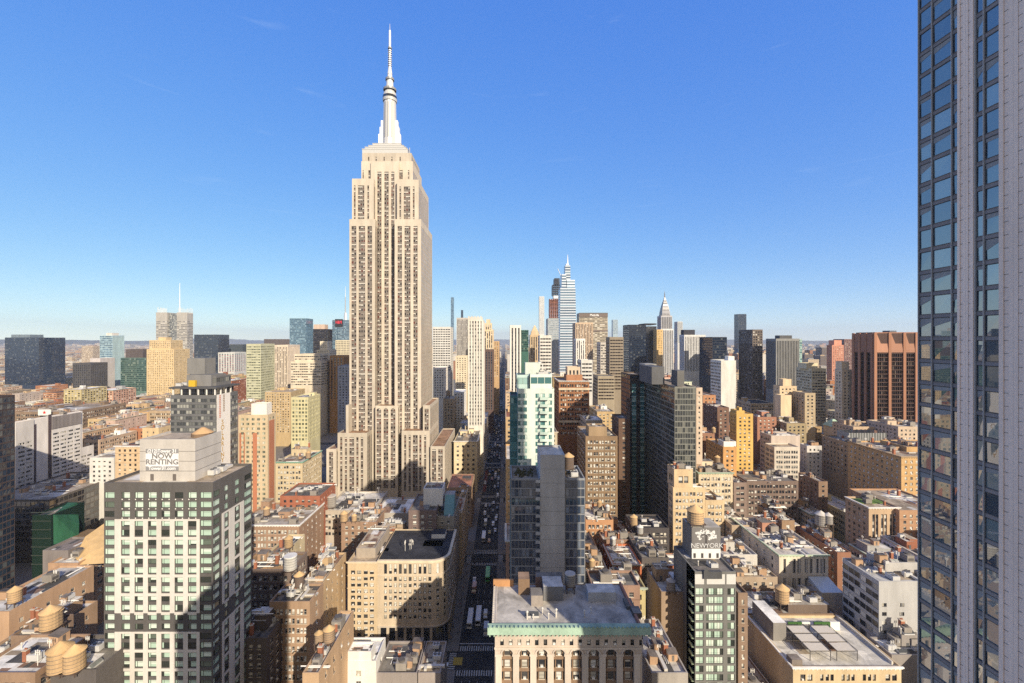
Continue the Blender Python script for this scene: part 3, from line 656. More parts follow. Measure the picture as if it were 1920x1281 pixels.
def banner_hotel():
    Y = 245; bx = (PX(320,Y), PX(405,Y), Y, 265); Z = PZ(741, Y)
    b = Bd('hotel', 'dark glass hotel with a tall white vertical banner and stepped grey rooftop boxes', bx, Z, yb=885, short='white-bannered dark hotel', obj_win=True, glass='grey', frame='dark')
    st = dict(bay=1.75, win=[(.04,.96)], fl=11*Y/F, v=(.14,.74), rec=.10, marg=.1, top=1.2, ws='pane', split=0)
    b.sec('wall', bx, 0, Z, (.15,.15,.155), st, 'grey', roof='greyroof', par=.3)
    zb = PZ(729, Y)
    for i in range(6):
        x = bx[0]+1+(bx[1]-bx[0]-2)*i/5; m = M(); m.box(x-.3, x+.3, Y+.4, Y+1, Z-.3, zb); m.build('terrace_post', [plain('white')], b.root)
    for i in range(1, 4):
        y = Y+.4+18*i/4; m = M(); m.box(bx[1]-1, bx[1]-.4, y, y+.6, Z-.3, zb); m.build('terrace_post', [plain('white')], b.root)
    m = M(); m.box(bx[0]-.8, bx[1]+.6, Y-.5, 266, zb, zb+.9); m.build('terrace_canopy', [wallmat('dgrey')], b.root)
    m = M(); m.box(bx[0]+3, bx[1]-2, Y+3, 264, Z-.3, zb-.003); m.build('terrace_room', [panemat('dark')], b.root)
    b.sec('upper_tier', (PX(371,252), PX(405.5,252), 252, 265.5), zb+.9, PZ(706,252), (.17,.165,.165), None, 'navy', roof='greyroof', par=.3, sts=dict(S=ST['curtain'], E=ST['curtain']), zlow=PZ(722,252))
    b.box('rooftop_box', PX(350,250), PX(396,250), 250, 263, zb+.9, PZ(703,250), (.20,.195,.195))
    b.box('rooftop_box', PX(351,255), PX(384,255), 255, 264.5, PZ(703,250), PZ(672,255), (.20,.195,.19))
    m = M(); m.box(PX(357,249), PX(369,249), 247.5, 249, PZ(725,249), PZ(713,249)); m.build('yellow_awning', [plain((.62,.40,.03))], b.root)
    # white banner on the east wall with gold letters
    x = bx[1]+.15; ya = Y*(405-CX)/(407-CX); yb_ = Y*(405-CX)/(427.5-CX); L = b.root.location
    zt, zl = PZ(739, 249), PZ(880, 249)
    m = M(); m.box(x-.14, x+.05, Y+.6, 257.5, zl, zt); m.build('banner', [plain((.80,.76,.72), .6)], b.root)
    gold = plain((.50,.30,.06), .5)
    for i, ch in enumerate('SOLARINY'):
        text(ch, 3.9, (x+.08-L.x, 250.4-L.y, PZ(792+i*10.2, 250)), (math.pi/2, 0, math.pi/2), gold, b.root, bold=.05)
    m = M()
    for i in range(13):
        for y, c in ((248.2, 0), (251.6, 1)):
            if c and i > 9: continue
            z = PZ(742+i*3.3, 249); m.box(x+.05, x+.08, y-.7, y+.7, z-.35, z+.35, c)
    m.build('small_lettering', [plain((.62,.25,.16)), plain((.36,.26,.18))], b.root)
    b.clutter(4, ('air_handler',), (bx[0]+1, PX(350,250)-1, 246, 262), zb+.9)
    b.done()
banner_hotel()

def arch_building():
    Y = 112; bx = (PX(928,Y), PX(1204,Y), Y, 132.7); Z = PZ(1180, Y)
    b = Bd('loft_building', 'pale stone loft building with two-storey arches and a green copper cornice at the avenue corner', bx, Z, yb=1281, short='arched loft building', obj_win=True, frame='dark', blind=(.60,.56,.48))
    mb = M(); p = mapper('S', bx); Lw = bx[1]-bx[0]; Q = lambda u0, u1, za, zb, mm=0, d=0: mb.q(p(u0,za,d), p(u1,za,d), p(u1,zb,d), p(u0,zb,d), mm)
    zc = PZ(1197.5, Y); zw1 = PZ(1212, Y); zbelt = PZ(1211, Y)
    pitch = 32.4*Y/F; k = Y/F
    # top row of 17 windows
    u = 0; r0, r1 = PZ(1210,Y), PZ(1199,Y)
    for i in range(17):
        a = (13.2+i*16.3-3.4)*k; c = a+6.8*k
        Q(u, a, r0-.6, Z); Q(a, c, r1, Z); Q(a, c, r0-.6, r0); u = c
        for A, B_, C, D_ in ((p(a,r0,0),p(a,r0,.4),p(a,r1,.4),p(a,r1,0)), (p(c,r0,.4),p(c,r0,0),p(c,r1,0),p(c,r1,.4)), (p(a,r1,.4),p(c,r1,.4),p(c,r1,0),p(a,r1,0)), (p(a,r0,0),p(c,r0,0),p(c,r0,.4),p(a,r0,.4))): mb.q(A, B_, C, D_)
        b.wins.append(('S', p((a+c)/2, (r0+r1)/2, .4), c-a, r1-r0, 'sash'))
    Q(u, Lw, r0-.6, Z)
    zs = r0-.6; r = 10.6*k; ztop = PZ(1217, Y); zsp = ztop - r; zfl = 30
    arches = [(23.4+i*32.4)*k for i in range(8)]; u = 0; rec = 1.0
    for c in arches:
        Q(u, c-r, 0, zs); u = c+r; n = 10
        pts = [(c-r*math.cos(math.pi*i/n), zsp+r*math.sin(math.pi*i/n)) for i in range(n+1)]
        for (xa, za), (xb, zb) in zip(pts, pts[1:]):
            mb.q(p(xa,za,0), p(xb,zb,0), p(xb,zs,0), p(xa,zs,0)); mb.q(p(xa,za,rec), p(xb,zb,rec), p(xb,zb,0), p(xa,za,0))
        mb.q(p(c-r,zfl,0), p(c-r,zfl,rec), p(c-r,zsp,rec), p(c-r,zsp,0)); mb.q(p(c+r,zfl,rec), p(c+r,zfl,0), p(c+r,zsp,0), p(c+r,zsp,rec))
        Q(c-r, c+r, 0, zfl)
        am = M()
        for i in range(n):      # archivolt
            a0, a1 = math.pi*i/n, math.pi*(i+1)/n; f = lambda rr_, a_, d: p(c-rr_*math.cos(a_), zsp+rr_*math.sin(a_), d)
            am.q(f(r*1.02,a0,-.18), f(r*1.02,a1,-.18), f(r*1.28,a1,-.18), f(r*1.28,a0,-.18)); am.q(f(r*1.28,a0,-.18), f(r*1.28,a1,-.18), f(r*1.28,a1,0), f(r*1.28,a0,0)); am.q(f(r*1.02,a1,-.18), f(r*1.02,a0,-.18), f(r*1.02,a0,0), f(r*1.02,a1,0))
        am.build('arch_moulding', [wallmat((.60,.51,.43))], b.root)
        bay = M(); B = lambda u0, u1, za, zb, d0, d1, mm=0: (lambda A, C: bay.box(A[0], C[0], C[1], A[1], za, zb, mm))(p(u0,za,d1), p(u1,za,d0))
        zz = zsp+r*.15
        while zz > zfl+1:
            B(c-r*.97, c+r*.97, zz-1.75, zz-.9, .35, .95); 
            for s_ in (-1, 1): B(c+s_*r*.62-.12, c+s_*r*.62+.12, zz-.9, zz+1.1, .5, .95)
            b.wins.append(('S', p(c, zz+.15, .8), r*1.05, 1.9, 'sash'))
            for s_ in (-1, 1): b.wins.append(('S', p(c+s_*r*.81, zz+.1, .85), r*.26, 1.7, 'pane'))
            zz -= 3.15
        mb.q(p(c-r,zfl,rec), p(c+r,zfl,rec), p(c+r,ztop,rec), p(c-r,ztop,rec), 2)
        bay.build('bay_panel', [wallmat((.26,.17,.11))], b.root)
    Q(u, Lw, 0, zs)
    for sd_ in 'EN': facade(mb, sd_, bx, 0, Z, ST['brick'] if sd_ == 'E' else None, 20, None)
    facade(mb, 'W', bx, 0, Z, ST['loft'], 20, None)
    mb.build('wall', [wallmat((.60,.50,.41)), panemat('win'), wallmat((.09,.075,.065))], b.root)
    for c0 in [a-r*1.53 for a in arches] + [arches[-1]+r*1.53]:
        m = M(); A = p(c0-.8, 0, .0); m.box(A[0], A[0]+1.6, Y-.22, Y-.003, 0, zsp-.3); m.box(A[0]-.2, A[0]+1.8, Y-.36, Y-.003, zsp-.297, zsp+.3); m.build('pilaster', [wallmat((.62,.53,.44))], b.root)
    m = M(); m.box(bx[0]-.15, bx[1]+.15, Y-.3, Y-.003, zs-.35, zs+.1); m.build('belt_course', [wallmat((.62,.53,.44))], b.root)
    # copper cornice
    cop = wallmat((.33,.45,.345), dirt=.4)
    m = M(); x0, x1 = PX(914,Y-1.7), PX(1222,Y-1.7); za, zb = PZ(1180,Y-1.7), PZ(1191,Y-1.7)
    m.q((x0,Y-1.7,zb),(x1,Y-1.7,zb),(x1,Y-1.2,za),(x0,Y-1.2,za)); m.q((x0,Y-1.2,za),(x1,Y-1.2,za),(x1,Y+.6,za),(x0,Y+.6,za)); m.q((x1,Y-1.7,zb),(x0,Y-1.7,zb),(x0,Y,zb-.5),(x1,Y,zb-.5))
    m.q((x0,Y,zb),(x0,Y-1.7,zb),(x0+.4,Y-1.2,za),(x0+.4,Y,za)); m.q((x1,Y-1.7,zb),(x1,Y,zb),(x1-.4,Y,za),(x1-.4,Y-1.2,za)); m.q((x0,Y,zb),(x0+.4,Y,za),(x1-.4,Y,za),(x1,Y,zb))
    for i in range(38):
        x = x0+.6+(x1-x0-1.2)*i/37; m.box(x-.22, x+.22, Y-1.35, Y-.85, za+.003, za+.42)
        m.box(x-.14, x+.14, Y-1.3, Y-.003, zb-.75, zb-.3)
    m.build('cornice', [cop], b.root)
    m = M(); m.box(bx[0]-.9, bx[0]+.35, Y+.7, 132.7, Z-1.0, Z-.1)
    for i in range(20): y = Y+1+(132-Y)*i/20; m.box(bx[0]-.85, bx[0]-.45, y-.2, y+.2, Z-.1, Z+.3)
    m.build('side_cornice', [wallmat((.55,.50,.44))], b.root)
    rz = Z-.25; m = M(); m.q((bx[0]+.3,Y+.2,rz),(bx[1]-.3,Y+.2,rz),(bx[1]-.3,132.6,rz),(bx[0]+.3,132.6,rz)); m.build('roof', [roofmat((.50,.46,.40))], b.root)
    b.rec['roofs'].append((*bx, rz))
    RB = lambda xl, xr, yt, yy, d, c, top=None, nm='bulkhead': b.box(nm, PX(xl,yy), PX(xr,yy), yy, yy+d, rz, PZ(yt,yy), c, top)
    RB(972, 993, 1086, 127.5, 4, (.26,.17,.11), (.24,.16,.11)); RB(996, 1018, 1117, 122, 4, (.36,.31,.27), 'greyroof')
    RB(1019, 1056, 1100, 124.5, 5.5, (.20,.20,.21), 'silver'); RB(1005, 1055, 1082, 129.8, 2.7, (.22,.15,.13), 'greyroof')
    RB(1103, 1155, 1111, 124, 4.5, (.46,.46,.47), 'silver'); RB(1188, 1204, 1150, 117, 3.2, (.10,.085,.075), 'greyroof'); RB(1175, 1190, 1137, 120.5, 4, (.12,.125,.13), 'greyroof', 'skylight_box')
    m = M(); y = 131.8; m.box(PX(925,y), PX(963,y), y, 132.5, rz, PZ(1088,y)); m.build('parapet_wall', [wallmat('orange')], b.root)
    m = M(); m.box(bx[1]-.6, bx[1], 113, 132.5, rz, rz+1.1); m.build('parapet_wall', [wallmat((.34,.17,.12))], b.root)
    b.clutter(9, ('vent_pipe','vent_pipe','vent_pipe','skylight'), (bx[0]+3, bx[1]-8, 113, 122), rz)
    b.done(); return b
arch_building()

def concrete_tower():
    Y = 155; b = Bd('apartment_tower', 'glass apartment tower split by a tall windowless concrete core rising above its roof', (PX(958,Y), PX(1097,Y), Y, 171), PZ(897,Y), yb=1105, short='concrete-cored glass tower', obj_win=True, frame='dark', glass='slate')
    st = dict(bay=1.35, win=[(.05,.95)], fl=16.2*Y/F, v=(.10,.95), rec=.08, marg=.15, top=.6, ws='pane', split=0)
    Z = PZ(897,Y); b.sec('wall', (PX(958,Y), PX(1012.5,Y), Y, 171), 0, Z, (.27,.28,.30), st, 'slate', roof='greyroof', par=.8, sides='SW', zlow=40)
    b.sec('wall', (PX(1059.5,Y), PX(1097,Y), Y, 171), 0, Z, (.27,.28,.30), st, 'slate', roof='greyroof', par=.8, sides='SE', zlow=40)
    yc = 154.2; x0, x1 = PX(1013,yc), PX(1059,yc); zc = PZ(853,yc); m = M(); m.box(x0, x1, yc, 168.5, 0, zc-.6, 0, 1)
    for i in range(1, 16): z = zc-i*5.1; m.box(x0-.02, x1+.02, yc-.02, yc+.3, z-.06, z+.06, 2)
    m.box(x0, x0+.3, yc, 168.5, zc-.6, zc); m.box(x1-.3, x1, yc, 168.5, zc-.6, zc); m.box(x0+.3, x1-.3, yc, yc+.3, zc-.6, zc); m.box(x0+.3, x1-.3, 168.2, 168.5, zc-.6, zc)
    m.build('concrete_core', [wallmat('concrete'), roofmat('silver'), wallmat((.22,.215,.21))], b.root)
    b.rec['roofs'].append((x0, x1, yc, 168.5, zc-.6))
    bal = M()
    for i in range(18):
        z = Z-1.2-i*16.2*Y/F; xa = PX(1004,Y); xb = x0-.003; bal.box(xa, xb, Y-1.1, Y-.003, z-.12, z); bal.box(xa, xb, Y-1.1, Y-1.05, z, z+1)
        bal.build('balcony', [wallmat((.42,.43,.45))], b.root); bal = M()
    m = M()
    for i in range(40):
        x = R.uniform(PX(966,160), PX(1000,160)); y = R.uniform(158, 168); s_ = R.uniform(.4, 1.0); z = Z-.8; m.frus(x, y, z, z+s_, s_*.8, s_*.3, 5, 0, ph=R.random()*3)
    m.build('roof_planting', [plain((.06,.055,.02), .9)], b.root)['kind'] = 'stuff'
    b.clutter(5, ('air_handler','duct'), (PX(1062,160), PX(1092,160), 157, 170), Z-.8)
    b.done()
concrete_tower()

def mint_tower():
    Y = 186; k = Y/F; x0 = PX(971,Y); x1 = PX(1039,Y); Z = PZ(729,Y)
    b = Bd('apartment_tower', 'pale mint apartment tower with a column of small balconies and a taller glass penthouse', (PX(957,Y+4), x1, Y, 204), Z, yb=880, short='pale mint tower', obj_win=True, frame='green', glass='teal', blind=(.60,.68,.62), sill='mint')
    cols = lambda L: [(.4*k,9*k), (10*k,17*k), (33*k,40*k), (42*k,51*k), (58*k,64*k)]
    st = dict(cols=cols, fl=12.9*k, v=(.18,.82), rec=.18, top=1.6, ws='big', split=0)
    b.sec('wall', (x0, x1, Y, 204), 0, Z, 'mint', None, 'teal', roof='greyroof', sts=dict(S=st, E=ST['apt'], W=ST['apt']), zlow=40)
    b.sec('side_wing', (PX(956.5,Y+3), x0-.003, Y+3, 203), 0, PZ(742,Y+3), (.10,.24,.26), ST['curtain'], 'teal', roof='greyroof', zlow=40)
    for i in range(15):
        z = Z-1.6-(i+1)*12.9*k; m = M(); a, c = x0+41*k, x0+57*k
        m.box(a, c, Y-1.5, Y-.003, z-.15, z); m.box(a, c, Y-1.5, Y-1.44, z+.003, z+1.0, 1); m.box(a, a+.06, Y-1.43, Y-.003, z+.003, z+1.0, 1); m.box(c-.06, c, Y-1.43, Y-.003, z+.003, z+1.0, 1)
        m.build('balcony', [wallmat('mint'), wallmat((.50,.62,.56))], b.root)
    b.sec('upper_tier', (PX(994,189), PX(1035,189), 189, 202), Z-.9, PZ(702,189), 'mint', ST['curtain2'], 'teal', roof='greyroof', zlow=Z)
    b.sec('upper_tier', (PX(969,191), PX(992,191), 191, 202), Z-.9, PZ(703,191), (.50,.64,.60), ST['curtain2'], 'teal', roof='greyroof', zlow=Z)
    b.sec('upper_tier', (PX(985,195), PX(1013,195), 195, 202), PZ(702,189)-.6, PZ(681,195), 'mint', ST['piers'], 'teal', roof='silver', zlow=PZ(700,195))
    b.clutter(8, bx=(PX(996,192), PX(1034,192), 190, 201)); b.done()
mint_tower()

def curved_corner():
    Y = 192; xl, xr = PX(708,Y), AV0; Z = PZ(1050, Y); yb = 223
    b = Bd('loft_building', 'cream office loft with a rounded street corner, tall top-floor windows and a black roof', (xl, xr, Y, yb), Z, yb=1225, short='rounded cream corner loft', obj_win=True, frame='dark', blind=(.66,.62,.53))
    k = Y/F; rad = 7.0; cx, cy = xr-rad, Y+rad
    mb = M(); fl = 11.75*k
    # straight front
    nb = 10; Lf = cx-xl; mgn = 2.2
    cols = [(mgn+(Lf-mgn)*i/nb+.7, mgn+(Lf-mgn)*i/nb+2.0) for i in range(nb)]
    def strip(p, L, cols):
        W = lambda u0, u1, za, zb, mm=0, d=0: mb.q(p(u0,za,d), p(u1,za,d), p(u1,zb,d), p(u0,zb,d), mm)
        rows = [(Z-6.2, Z-1.9)] + [(Z-7.6-fl*(i+1)+1.0, Z-7.6-fl*(i+1)+2.75) for i in range(7)]
        u = 0
        for a, c in cols:
            W(u, a, 10.6, Z); u = c; zc = Z
            for r0, r1 in rows:
                W(a, c, r1, zc); zc = r0
                for A in ((p(a,r0,0),p(a,r0,.35),p(a,r1,.35),p(a,r1,0)), (p(c,r0,.35),p(c,r0,0),p(c,r1,0),p(c,r1,.35)), (p(a,r1,.35),p(c,r1,.35),p(c,r1,0),p(a,r1,0)), (p(a,r0,0),p(c,r0,0),p(c,r0,.35),p(a,r0,.35))): mb.q(*A)
                b.wins.append((p.side, p((a+c)/2, (r0+r1)/2, .35), c-a, r1-r0, 'sash'))
            W(a, c, 10.6, zc)
        W(u, L, 10.6, Z)
    class P:
        def __init__(s, f, side): s.f = f; s.side = side
        def __call__(s, *a): return s.f(*a)
    strip(P(mapper('S', (xl, xr, Y, yb)), 'S'), Lf, cols)
    Le = yb-cy; strip(P(lambda u, z, d: (xr-d, cy+u, z), 'E'), Le, [(.8+i*2.7, 2.2+i*2.7) for i in range(int((Le-1)/2.7))])
    n = 6
    for i in range(n):
        a0 = -math.pi/2 + (math.pi/2)*i/n; a1 = -math.pi/2+(math.pi/2)*(i+1)/n
        A = (cx+rad*math.cos(a0), cy+rad*math.sin(a0)); B_ = (cx+rad*math.cos(a1), cy+rad*math.sin(a1)); dx, dy = B_[0]-A[0], B_[1]-A[1]; Lc = math.hypot(dx, dy); ux, uy = dx/Lc, dy/Lc
        sd_ = 'C%d' % i; ROT[sd_] = math.atan2(uy, ux)
        strip(P(lambda u, z, d, A=A, ux=ux, uy=uy: (A[0]+ux*u-uy*d, A[1]+uy*u+ux*d, z), sd_), Lc, [(.3, Lc-.3)] if i % 2 else [])
    facade(mb, 'W', (xl, xr, Y, yb), 0, Z, None, 0); facade(mb, 'N', (xl, xr, Y, yb), 0, Z, None, 0)
    # tall dark bays at the street with rusticated piers
    outline = [(xl, Y)] + [(cx+rad*math.cos(-math.pi/2+math.pi/2*i/n), cy+rad*math.sin(-math.pi/2+math.pi/2*i/n)) for i in range(n+1)] + [(xr, yb)]
    ins = [(x-(.5 if x > xl+1 and i > 2 else 0), y+(.5 if i <= 3 else 0)) for i, (x, y) in enumerate(outline)]
    for (a, c) in zip(ins, ins[1:]): mb.q((*a,0),(*c,0),(*c,10.6),(*a,10.6), 1)
    for (a, c), (d, e) in zip(zip(outline, outline[1:]), zip(ins, ins[1:])): mb.q((*d,10.6),(*e,10.6),(*c,10.6),(*a,10.6))
    mb.build('wall', [wallmat((.58,.47,.34)), panemat('dark')], b.root)
    for i in range(7):
        x = xl+.1+(cx-xl-1)*i/6; m = M()
        for q in range(13): m.box(x, x+1.15, Y-.04, Y+.6, q*.8, q*.8+.72)
        m.build('street_pier', [wallmat((.52,.43,.32))], b.root)
    for i in range(5):
        y = cy+1+(yb-cy-3)*i/4; m = M()
        for q in range(13): m.box(xr-.6, xr+.04, y, y+1.15, q*.8, q*.8+.72)
        m.build('street_pier', [wallmat((.52,.43,.32))], b.root)
    def ring(za, zb, out, nm, col):
        m = M(); o2 = [(xl, Y-out)] + [(cx+(rad+out)*math.cos(-math.pi/2+math.pi/2*i/n), cy+(rad+out)*math.sin(-math.pi/2+math.pi/2*i/n)) for i in range(n+1)] + [(xr+out, yb)]
        for (a, c), (d, e) in zip(zip(outline, outline[1:]), zip(o2, o2[1:])):
            m.q((*d,za),(*e,za),(*e,zb),(*d,zb)); m.q((*d,zb),(*e,zb),(*c,zb),(*a,zb)); m.q((*a,za),(*c,za),(*e,za),(*d,za))
        m.build(nm, [wallmat(col)], b.root)
    ring(10.6, 11.2, .35, 'belt_course', 'stone'); ring(Z-7.1, Z-6.8, .25, 'belt_course', 'stone'); ring(Z-1.0, Z, .75, 'cornice', 'cream'); ring(Z-1.5, Z-1.003, .4, 'cornice_moulding', 'cream')
    zr = Z-.6; m = M(); m.poly([(x, y, zr) for x, y in outline]+[(xl, yb, zr)]); m.build('roof', [roofmat('blackroof')], b.root); b.rec['roofs'].append((xl, xr, Y, yb, zr))
    m = M()
    for (a, c) in zip(outline, outline[1:]):
        f = lambda q: (q[0]-.5 if q[0] > xl+1 else q[0], q[1]+.5); A, C = f(a), f(c); m.q((*C,zr),(*A,zr),(*A,Z),(*C,Z)); m.q((*a,Z+.003),(*c,Z+.003),(*C,Z+.003),(*A,Z+.003))
    m.build('parapet', [wallmat('cream')], b.root)
    RB = lambda xl_, xr_, yt, yy, d, c, top=None: b.box('bulkhead', PX(xl_,yy), PX(xr_,yy), yy, yy+d, zr, PZ(yt,yy), c, top)
    RB(792, 829, 1025, 206, 6, 'white', 'blackroof'); RB(809, 834, 1002, 214, 6, 'white', 'blackroof'); RB(713, 727, 1041, 201, 3, 'white', 'whiteroof')
    b.clutter(4, ('vent_pipe','antenna'), (PX(740,200), PX(790,200), 196, 212), zr)
    b.done()
curved_corner()

def mural_tower():
    Y = 150; bx = (PX(1303,Y), PX(1380,Y), Y, 169); Z = PZ(1072,Y); k = Y/F
    b = Bd('apartment_tower', 'slim grey apartment tower with pale green glass and a lettered mural on its roof', bx, Z, yb=1281, short='lettered mural tower', obj_win=True, frame='dark', glass='mint', blind=(.62,.68,.60), sill='dgrey')
    st = dict(cols=lambda L: [(1.5*k,16*k), (21*k,36*k), (36.6*k,53*k), (61*k,74.5*k)], fl=16.1*k, v=(.14,.90), rec=.25, top=5.6, ws='big', split=0)
    stW = dict(cols=lambda L: [(L-2.6, L-.2), (L-7, L-3.4)], fl=16.1*k, v=(.14,.90), rec=.2, top=5.6, ws='big', split=0)
    b.sec('wall', bx, 0, Z, (.20,.195,.185), None, 'mint', roof=(.20,.18,.17), par=.7, sts=dict(S=st, W=stW), zlow=14)
    m = M()
    for a, c in ((0,17),(22,56),(59,76.5)): m.box(bx[0]+a*k+.01, bx[0]+c*k, Y-.06, Y-.003, Z-4.4, Z-.9)
    m.build('white_panel', [plain((.60,.585,.56), .6)], b.root)
    m = M(); x = bx[0]+15*k; m.box(x, x+34*k, Y-.7, Y+.7, Z-2.2, Z+.3); m.poly([(x,Y-.71,Z-2.2),(x+9*k,Y-.71,Z-2.2),(x+9*k,Y-.71,Z+.4),(x+4.5*k,Y-.71,Z+2.2),(x,Y-.71,Z+.4)]); m.build('roof_canopy', [wallmat('dgrey')], b.root)
    m = M()
    for i in range(22):
        z = Z-5.6-i*16.1*k
        m.box(bx[0]-1.0, bx[0]-.003, Y+.3, Y+2.8, z-.15, z); m.box(bx[0]-1.0, bx[0]-.95, Y+.3, Y+2.8, z, z+1)
        m.build('balcony', [plain((.28,.33,.24), .5)], b.root); m = M()
    y2 = 160; X0, X1 = PX(1297,y2), PX(1351,y2); zt = PZ(989,y2); zr = Z-.7
    m = M(); m.box(X0, X1, y2, 168.5, zr, zt, 0, 1, bot=False); m.box(X0+.02, X1-.02, y2-.05, y2-.003, zr+.1, PZ(1029,y2), 2)
    for i in range(4): x = X0+1+(X1-X0-2.2)*i/3; m.box(x-.4, x+.5, y2-.08, y2-.053, zr+.4, zr+2.2, 3)
    m.build('mural_block', [wallmat((.19,.18,.175)), roofmat('silver'), plain((.74,.73,.71)), plain((.07,.065,.065))], b.root)
    b.rec['roofs'].append((X0, X1, y2, 168.5, zt)); L = b.root.location
    xm = (X0+X1)/2; H = zt-PZ(1029,y2); zc = zt-H*.36; rr = random.Random(3)
    m = M()
    for i in range(70):          # ragged white crown
        a = rr.uniform(0, 2*math.pi); q = math.sqrt(rr.random()); px_ = xm+4.1*q*math.cos(a); pz = zc+H*.27*q*math.sin(a); s_ = rr.uniform(.22, .6); n = 7
        if abs(px_-xm) < .9 and pz < zc: continue
        m.poly([(px_+s_*rr.uniform(.6,1.1)*math.cos(2*math.pi*j/n), y2-.02-i*.0006, pz+s_*rr.uniform(.5,1)*math.sin(2*math.pi*j/n)) for j in range(n)], 0)
    m.poly([(xm-.35,y2-.07,zt-H*.95),(xm+.3,y2-.07,zt-H*.95),(xm+.2,y2-.07,zc-.3),(xm-.2,y2-.07,zc-.3)], 1)
    for s_ in (-1, 1):
        for q in range(7):
            a0 = math.pi*q/7; a1 = math.pi*(q+1)/7; c_ = xm+s_*.85
            m.q((c_+.95*math.cos(a0),y2-.075,zc-.2+.7*math.sin(a0)),(c_+.95*math.cos(a1),y2-.075,zc-.2+.7*math.sin(a1)),(c_+.6*math.cos(a1),y2-.075,zc-.2+.4*math.sin(a1)),(c_+.6*math.cos(a0),y2-.075,zc-.2+.4*math.sin(a0)), 1)
    m.build('mural', [plain((.68,.68,.67), .8), plain((.06,.055,.055), .8)], b.root)
    wt = plain((.62,.62,.62), .8)
    text('NEW', 2.5, (xm-2.9-L.x, y2-.06-L.y, zt-H*.86), (math.pi/2,0,0), wt, b.root); text('YORK', 2.5, (xm+3.0-L.x, y2-.06-L.y, zt-H*.86), (math.pi/2,0,0), wt, b.root)
    b.clutter(4, ('air_handler','vent_pipe'), (bx[0]+1, bx[1]-1, 152, 158), zr); b.done()
mural_tower()

def near_tower():
    """The tall tower at the right edge: its west wall runs back from the frame edge."""
    X = 60.4; Y1, Y2 = 40.0, 62.5; Zt = 197
    b = Bd('glass_tower', 'tall dark glass tower with ribbed pale stone piers filling the right edge', (X, 80, Y1, Y2), Zt, yb=1281, short='glass tower at the right edge', obj_win=True, glass='tower', frame='dark')
    fl = 48.0*53/F; mb = M(); st_ = wallmat((.90,.73,.60), dirt=.14); dk = plain((.10,.095,.095), .5); sl_ = wallmat((.26,.24,.235), dirt=.1)
    ypx = lambda px: X*F/(px-CX)
    mb.box(X+.35, 80, Y1, Y2, 0, Zt, 3)
    mb.build('wall', [st_, dk, sl_, wallmat((.12,.12,.125))], b.root)
    # bays from the far corner towards the viewer
    edges = [ypx(p) for p in (1720, 1745, 1782, 1796)]; piers = [(ypx(1826), ypx(1796))]; gl = [(edges[1], edges[0]), (edges[2], edges[1]), (edges[3], edges[2])]
    bay = ypx(1796)-ypx(1874); y0 = ypx(1826); g2 = [(ypx(1842), ypx(1826)), (ypx(1874), ypx(1842))]; gl += g2; piers.append((ypx(1874)-2.9, ypx(1874)))
    yc = ypx(1874)-2.9; gl += [(yc-.95, yc), (yc-2.9, yc-.95)]; piers.append((yc-4.2, yc-2.9))
    nfl = int(Zt/fl); allw = []
    mats = [plain(FRAME['dark']), panemat('tower'), plain((.30,.30,.29), .8), sl_, dk]; L = b.root.location
    for (a, c) in piers:
        m = M(); n = 6; w_ = (c-a)/n
        for i in range(n):
            e = .22 if i in (1, 4) else (.34 if i in (0, 5) else .28); m.box(X+.35-e-.12, X+.35, a+i*w_+.01, a+(i+1)*w_-.01, 0, Zt)
        q = 0
        m.build('stone_pier', [st_], b.root)
        m = M()
        while q < nfl*2: z = q*fl/2; m.box(X+.12-.145, X+.34, a, c, z-.02, z+.02); q += 1
        m.build('pier_joint', [dk], b.root)
    for (a, c) in gl:
        m = M(); m.box(X+.05, X+.345, c-.16, c, 0, Zt, 0); m.box(X-.02, X+.05, c-.11, c-.05, 0, Zt, 1)
        m.build('mullion', [wallmat((.34,.33,.32)), plain((.5,.49,.47), .4)], b.root)
        m = M(); h = (fl-.58)/2; w_ = (c-a-.18)/2
        for i in range(nfl):
            z = i*fl
            m.box(X+.16, X+.345, a+.01, c-.165, z, z+.55, 0); m.box(X+.10, X+.16, a+.01, c-.165, z+.5, z+.57, 1)
            t = M(); e = [R.uniform(-.02,.02) for _ in range(4)]
            t.q((-w_,e[0],-h),(w_,e[1],-h),(w_,e[2],h),(-w_,e[3],h), 1); t.box(-w_, w_, -.05, -.03, h-.09, h, 0); t.box(-w_, -w_+.06, -.05, -.03, -h, h-.091, 0)
            if R.random() < .5: t.q((-w_,-.025,h*R.uniform(-.2,.6)),(w_,-.025,h*.6),(w_,-.025,h-.1),(-w_,-.025,h-.1), 2)
            pos = (X+.24, (a+c)/2-.07, z+.57+h); pr = abs(pos[2]-CH)*F/pos[1]
            allw.append((pos[1] + (1000 if pr > 660 else 0) - w_*12, pos, t))
        m.build('spandrel_strip', [sl_, dk], b.root)['kind'] = 'stuff'
    allw.sort(key=lambda q: q[0]); rest = M()
    for i, (_, pos, t) in enumerate(allw):
        if i < 100: o = obj('window', t.mesh('window', mats), b.root); o.location = (pos[0]-L.x, pos[1]-L.y, pos[2]); o.rotation_euler[2] = -math.pi/2
        else: rest.add(t, Matrix.Translation(pos) @ Matrix.Rotation(-math.pi/2, 4, 'Z'))
    rest.build('glazing', mats, b.root)['kind'] = 'stuff'
    m = M(); m.box(X-.1, 80.1, Y1-.1, Y2+.1, Zt+.01, Zt+1); m.build('roof', [roofmat('greyroof')], b.root)
near_tower()
bv = Bd('glass_tower', 'slim dark residential tower that the view is taken from', (-8, 12, -31, -1.2), 149)
bv.sec('wall', bv.bx, 0, 149, 'dgrey', None, 'dark', roof='greyroof')

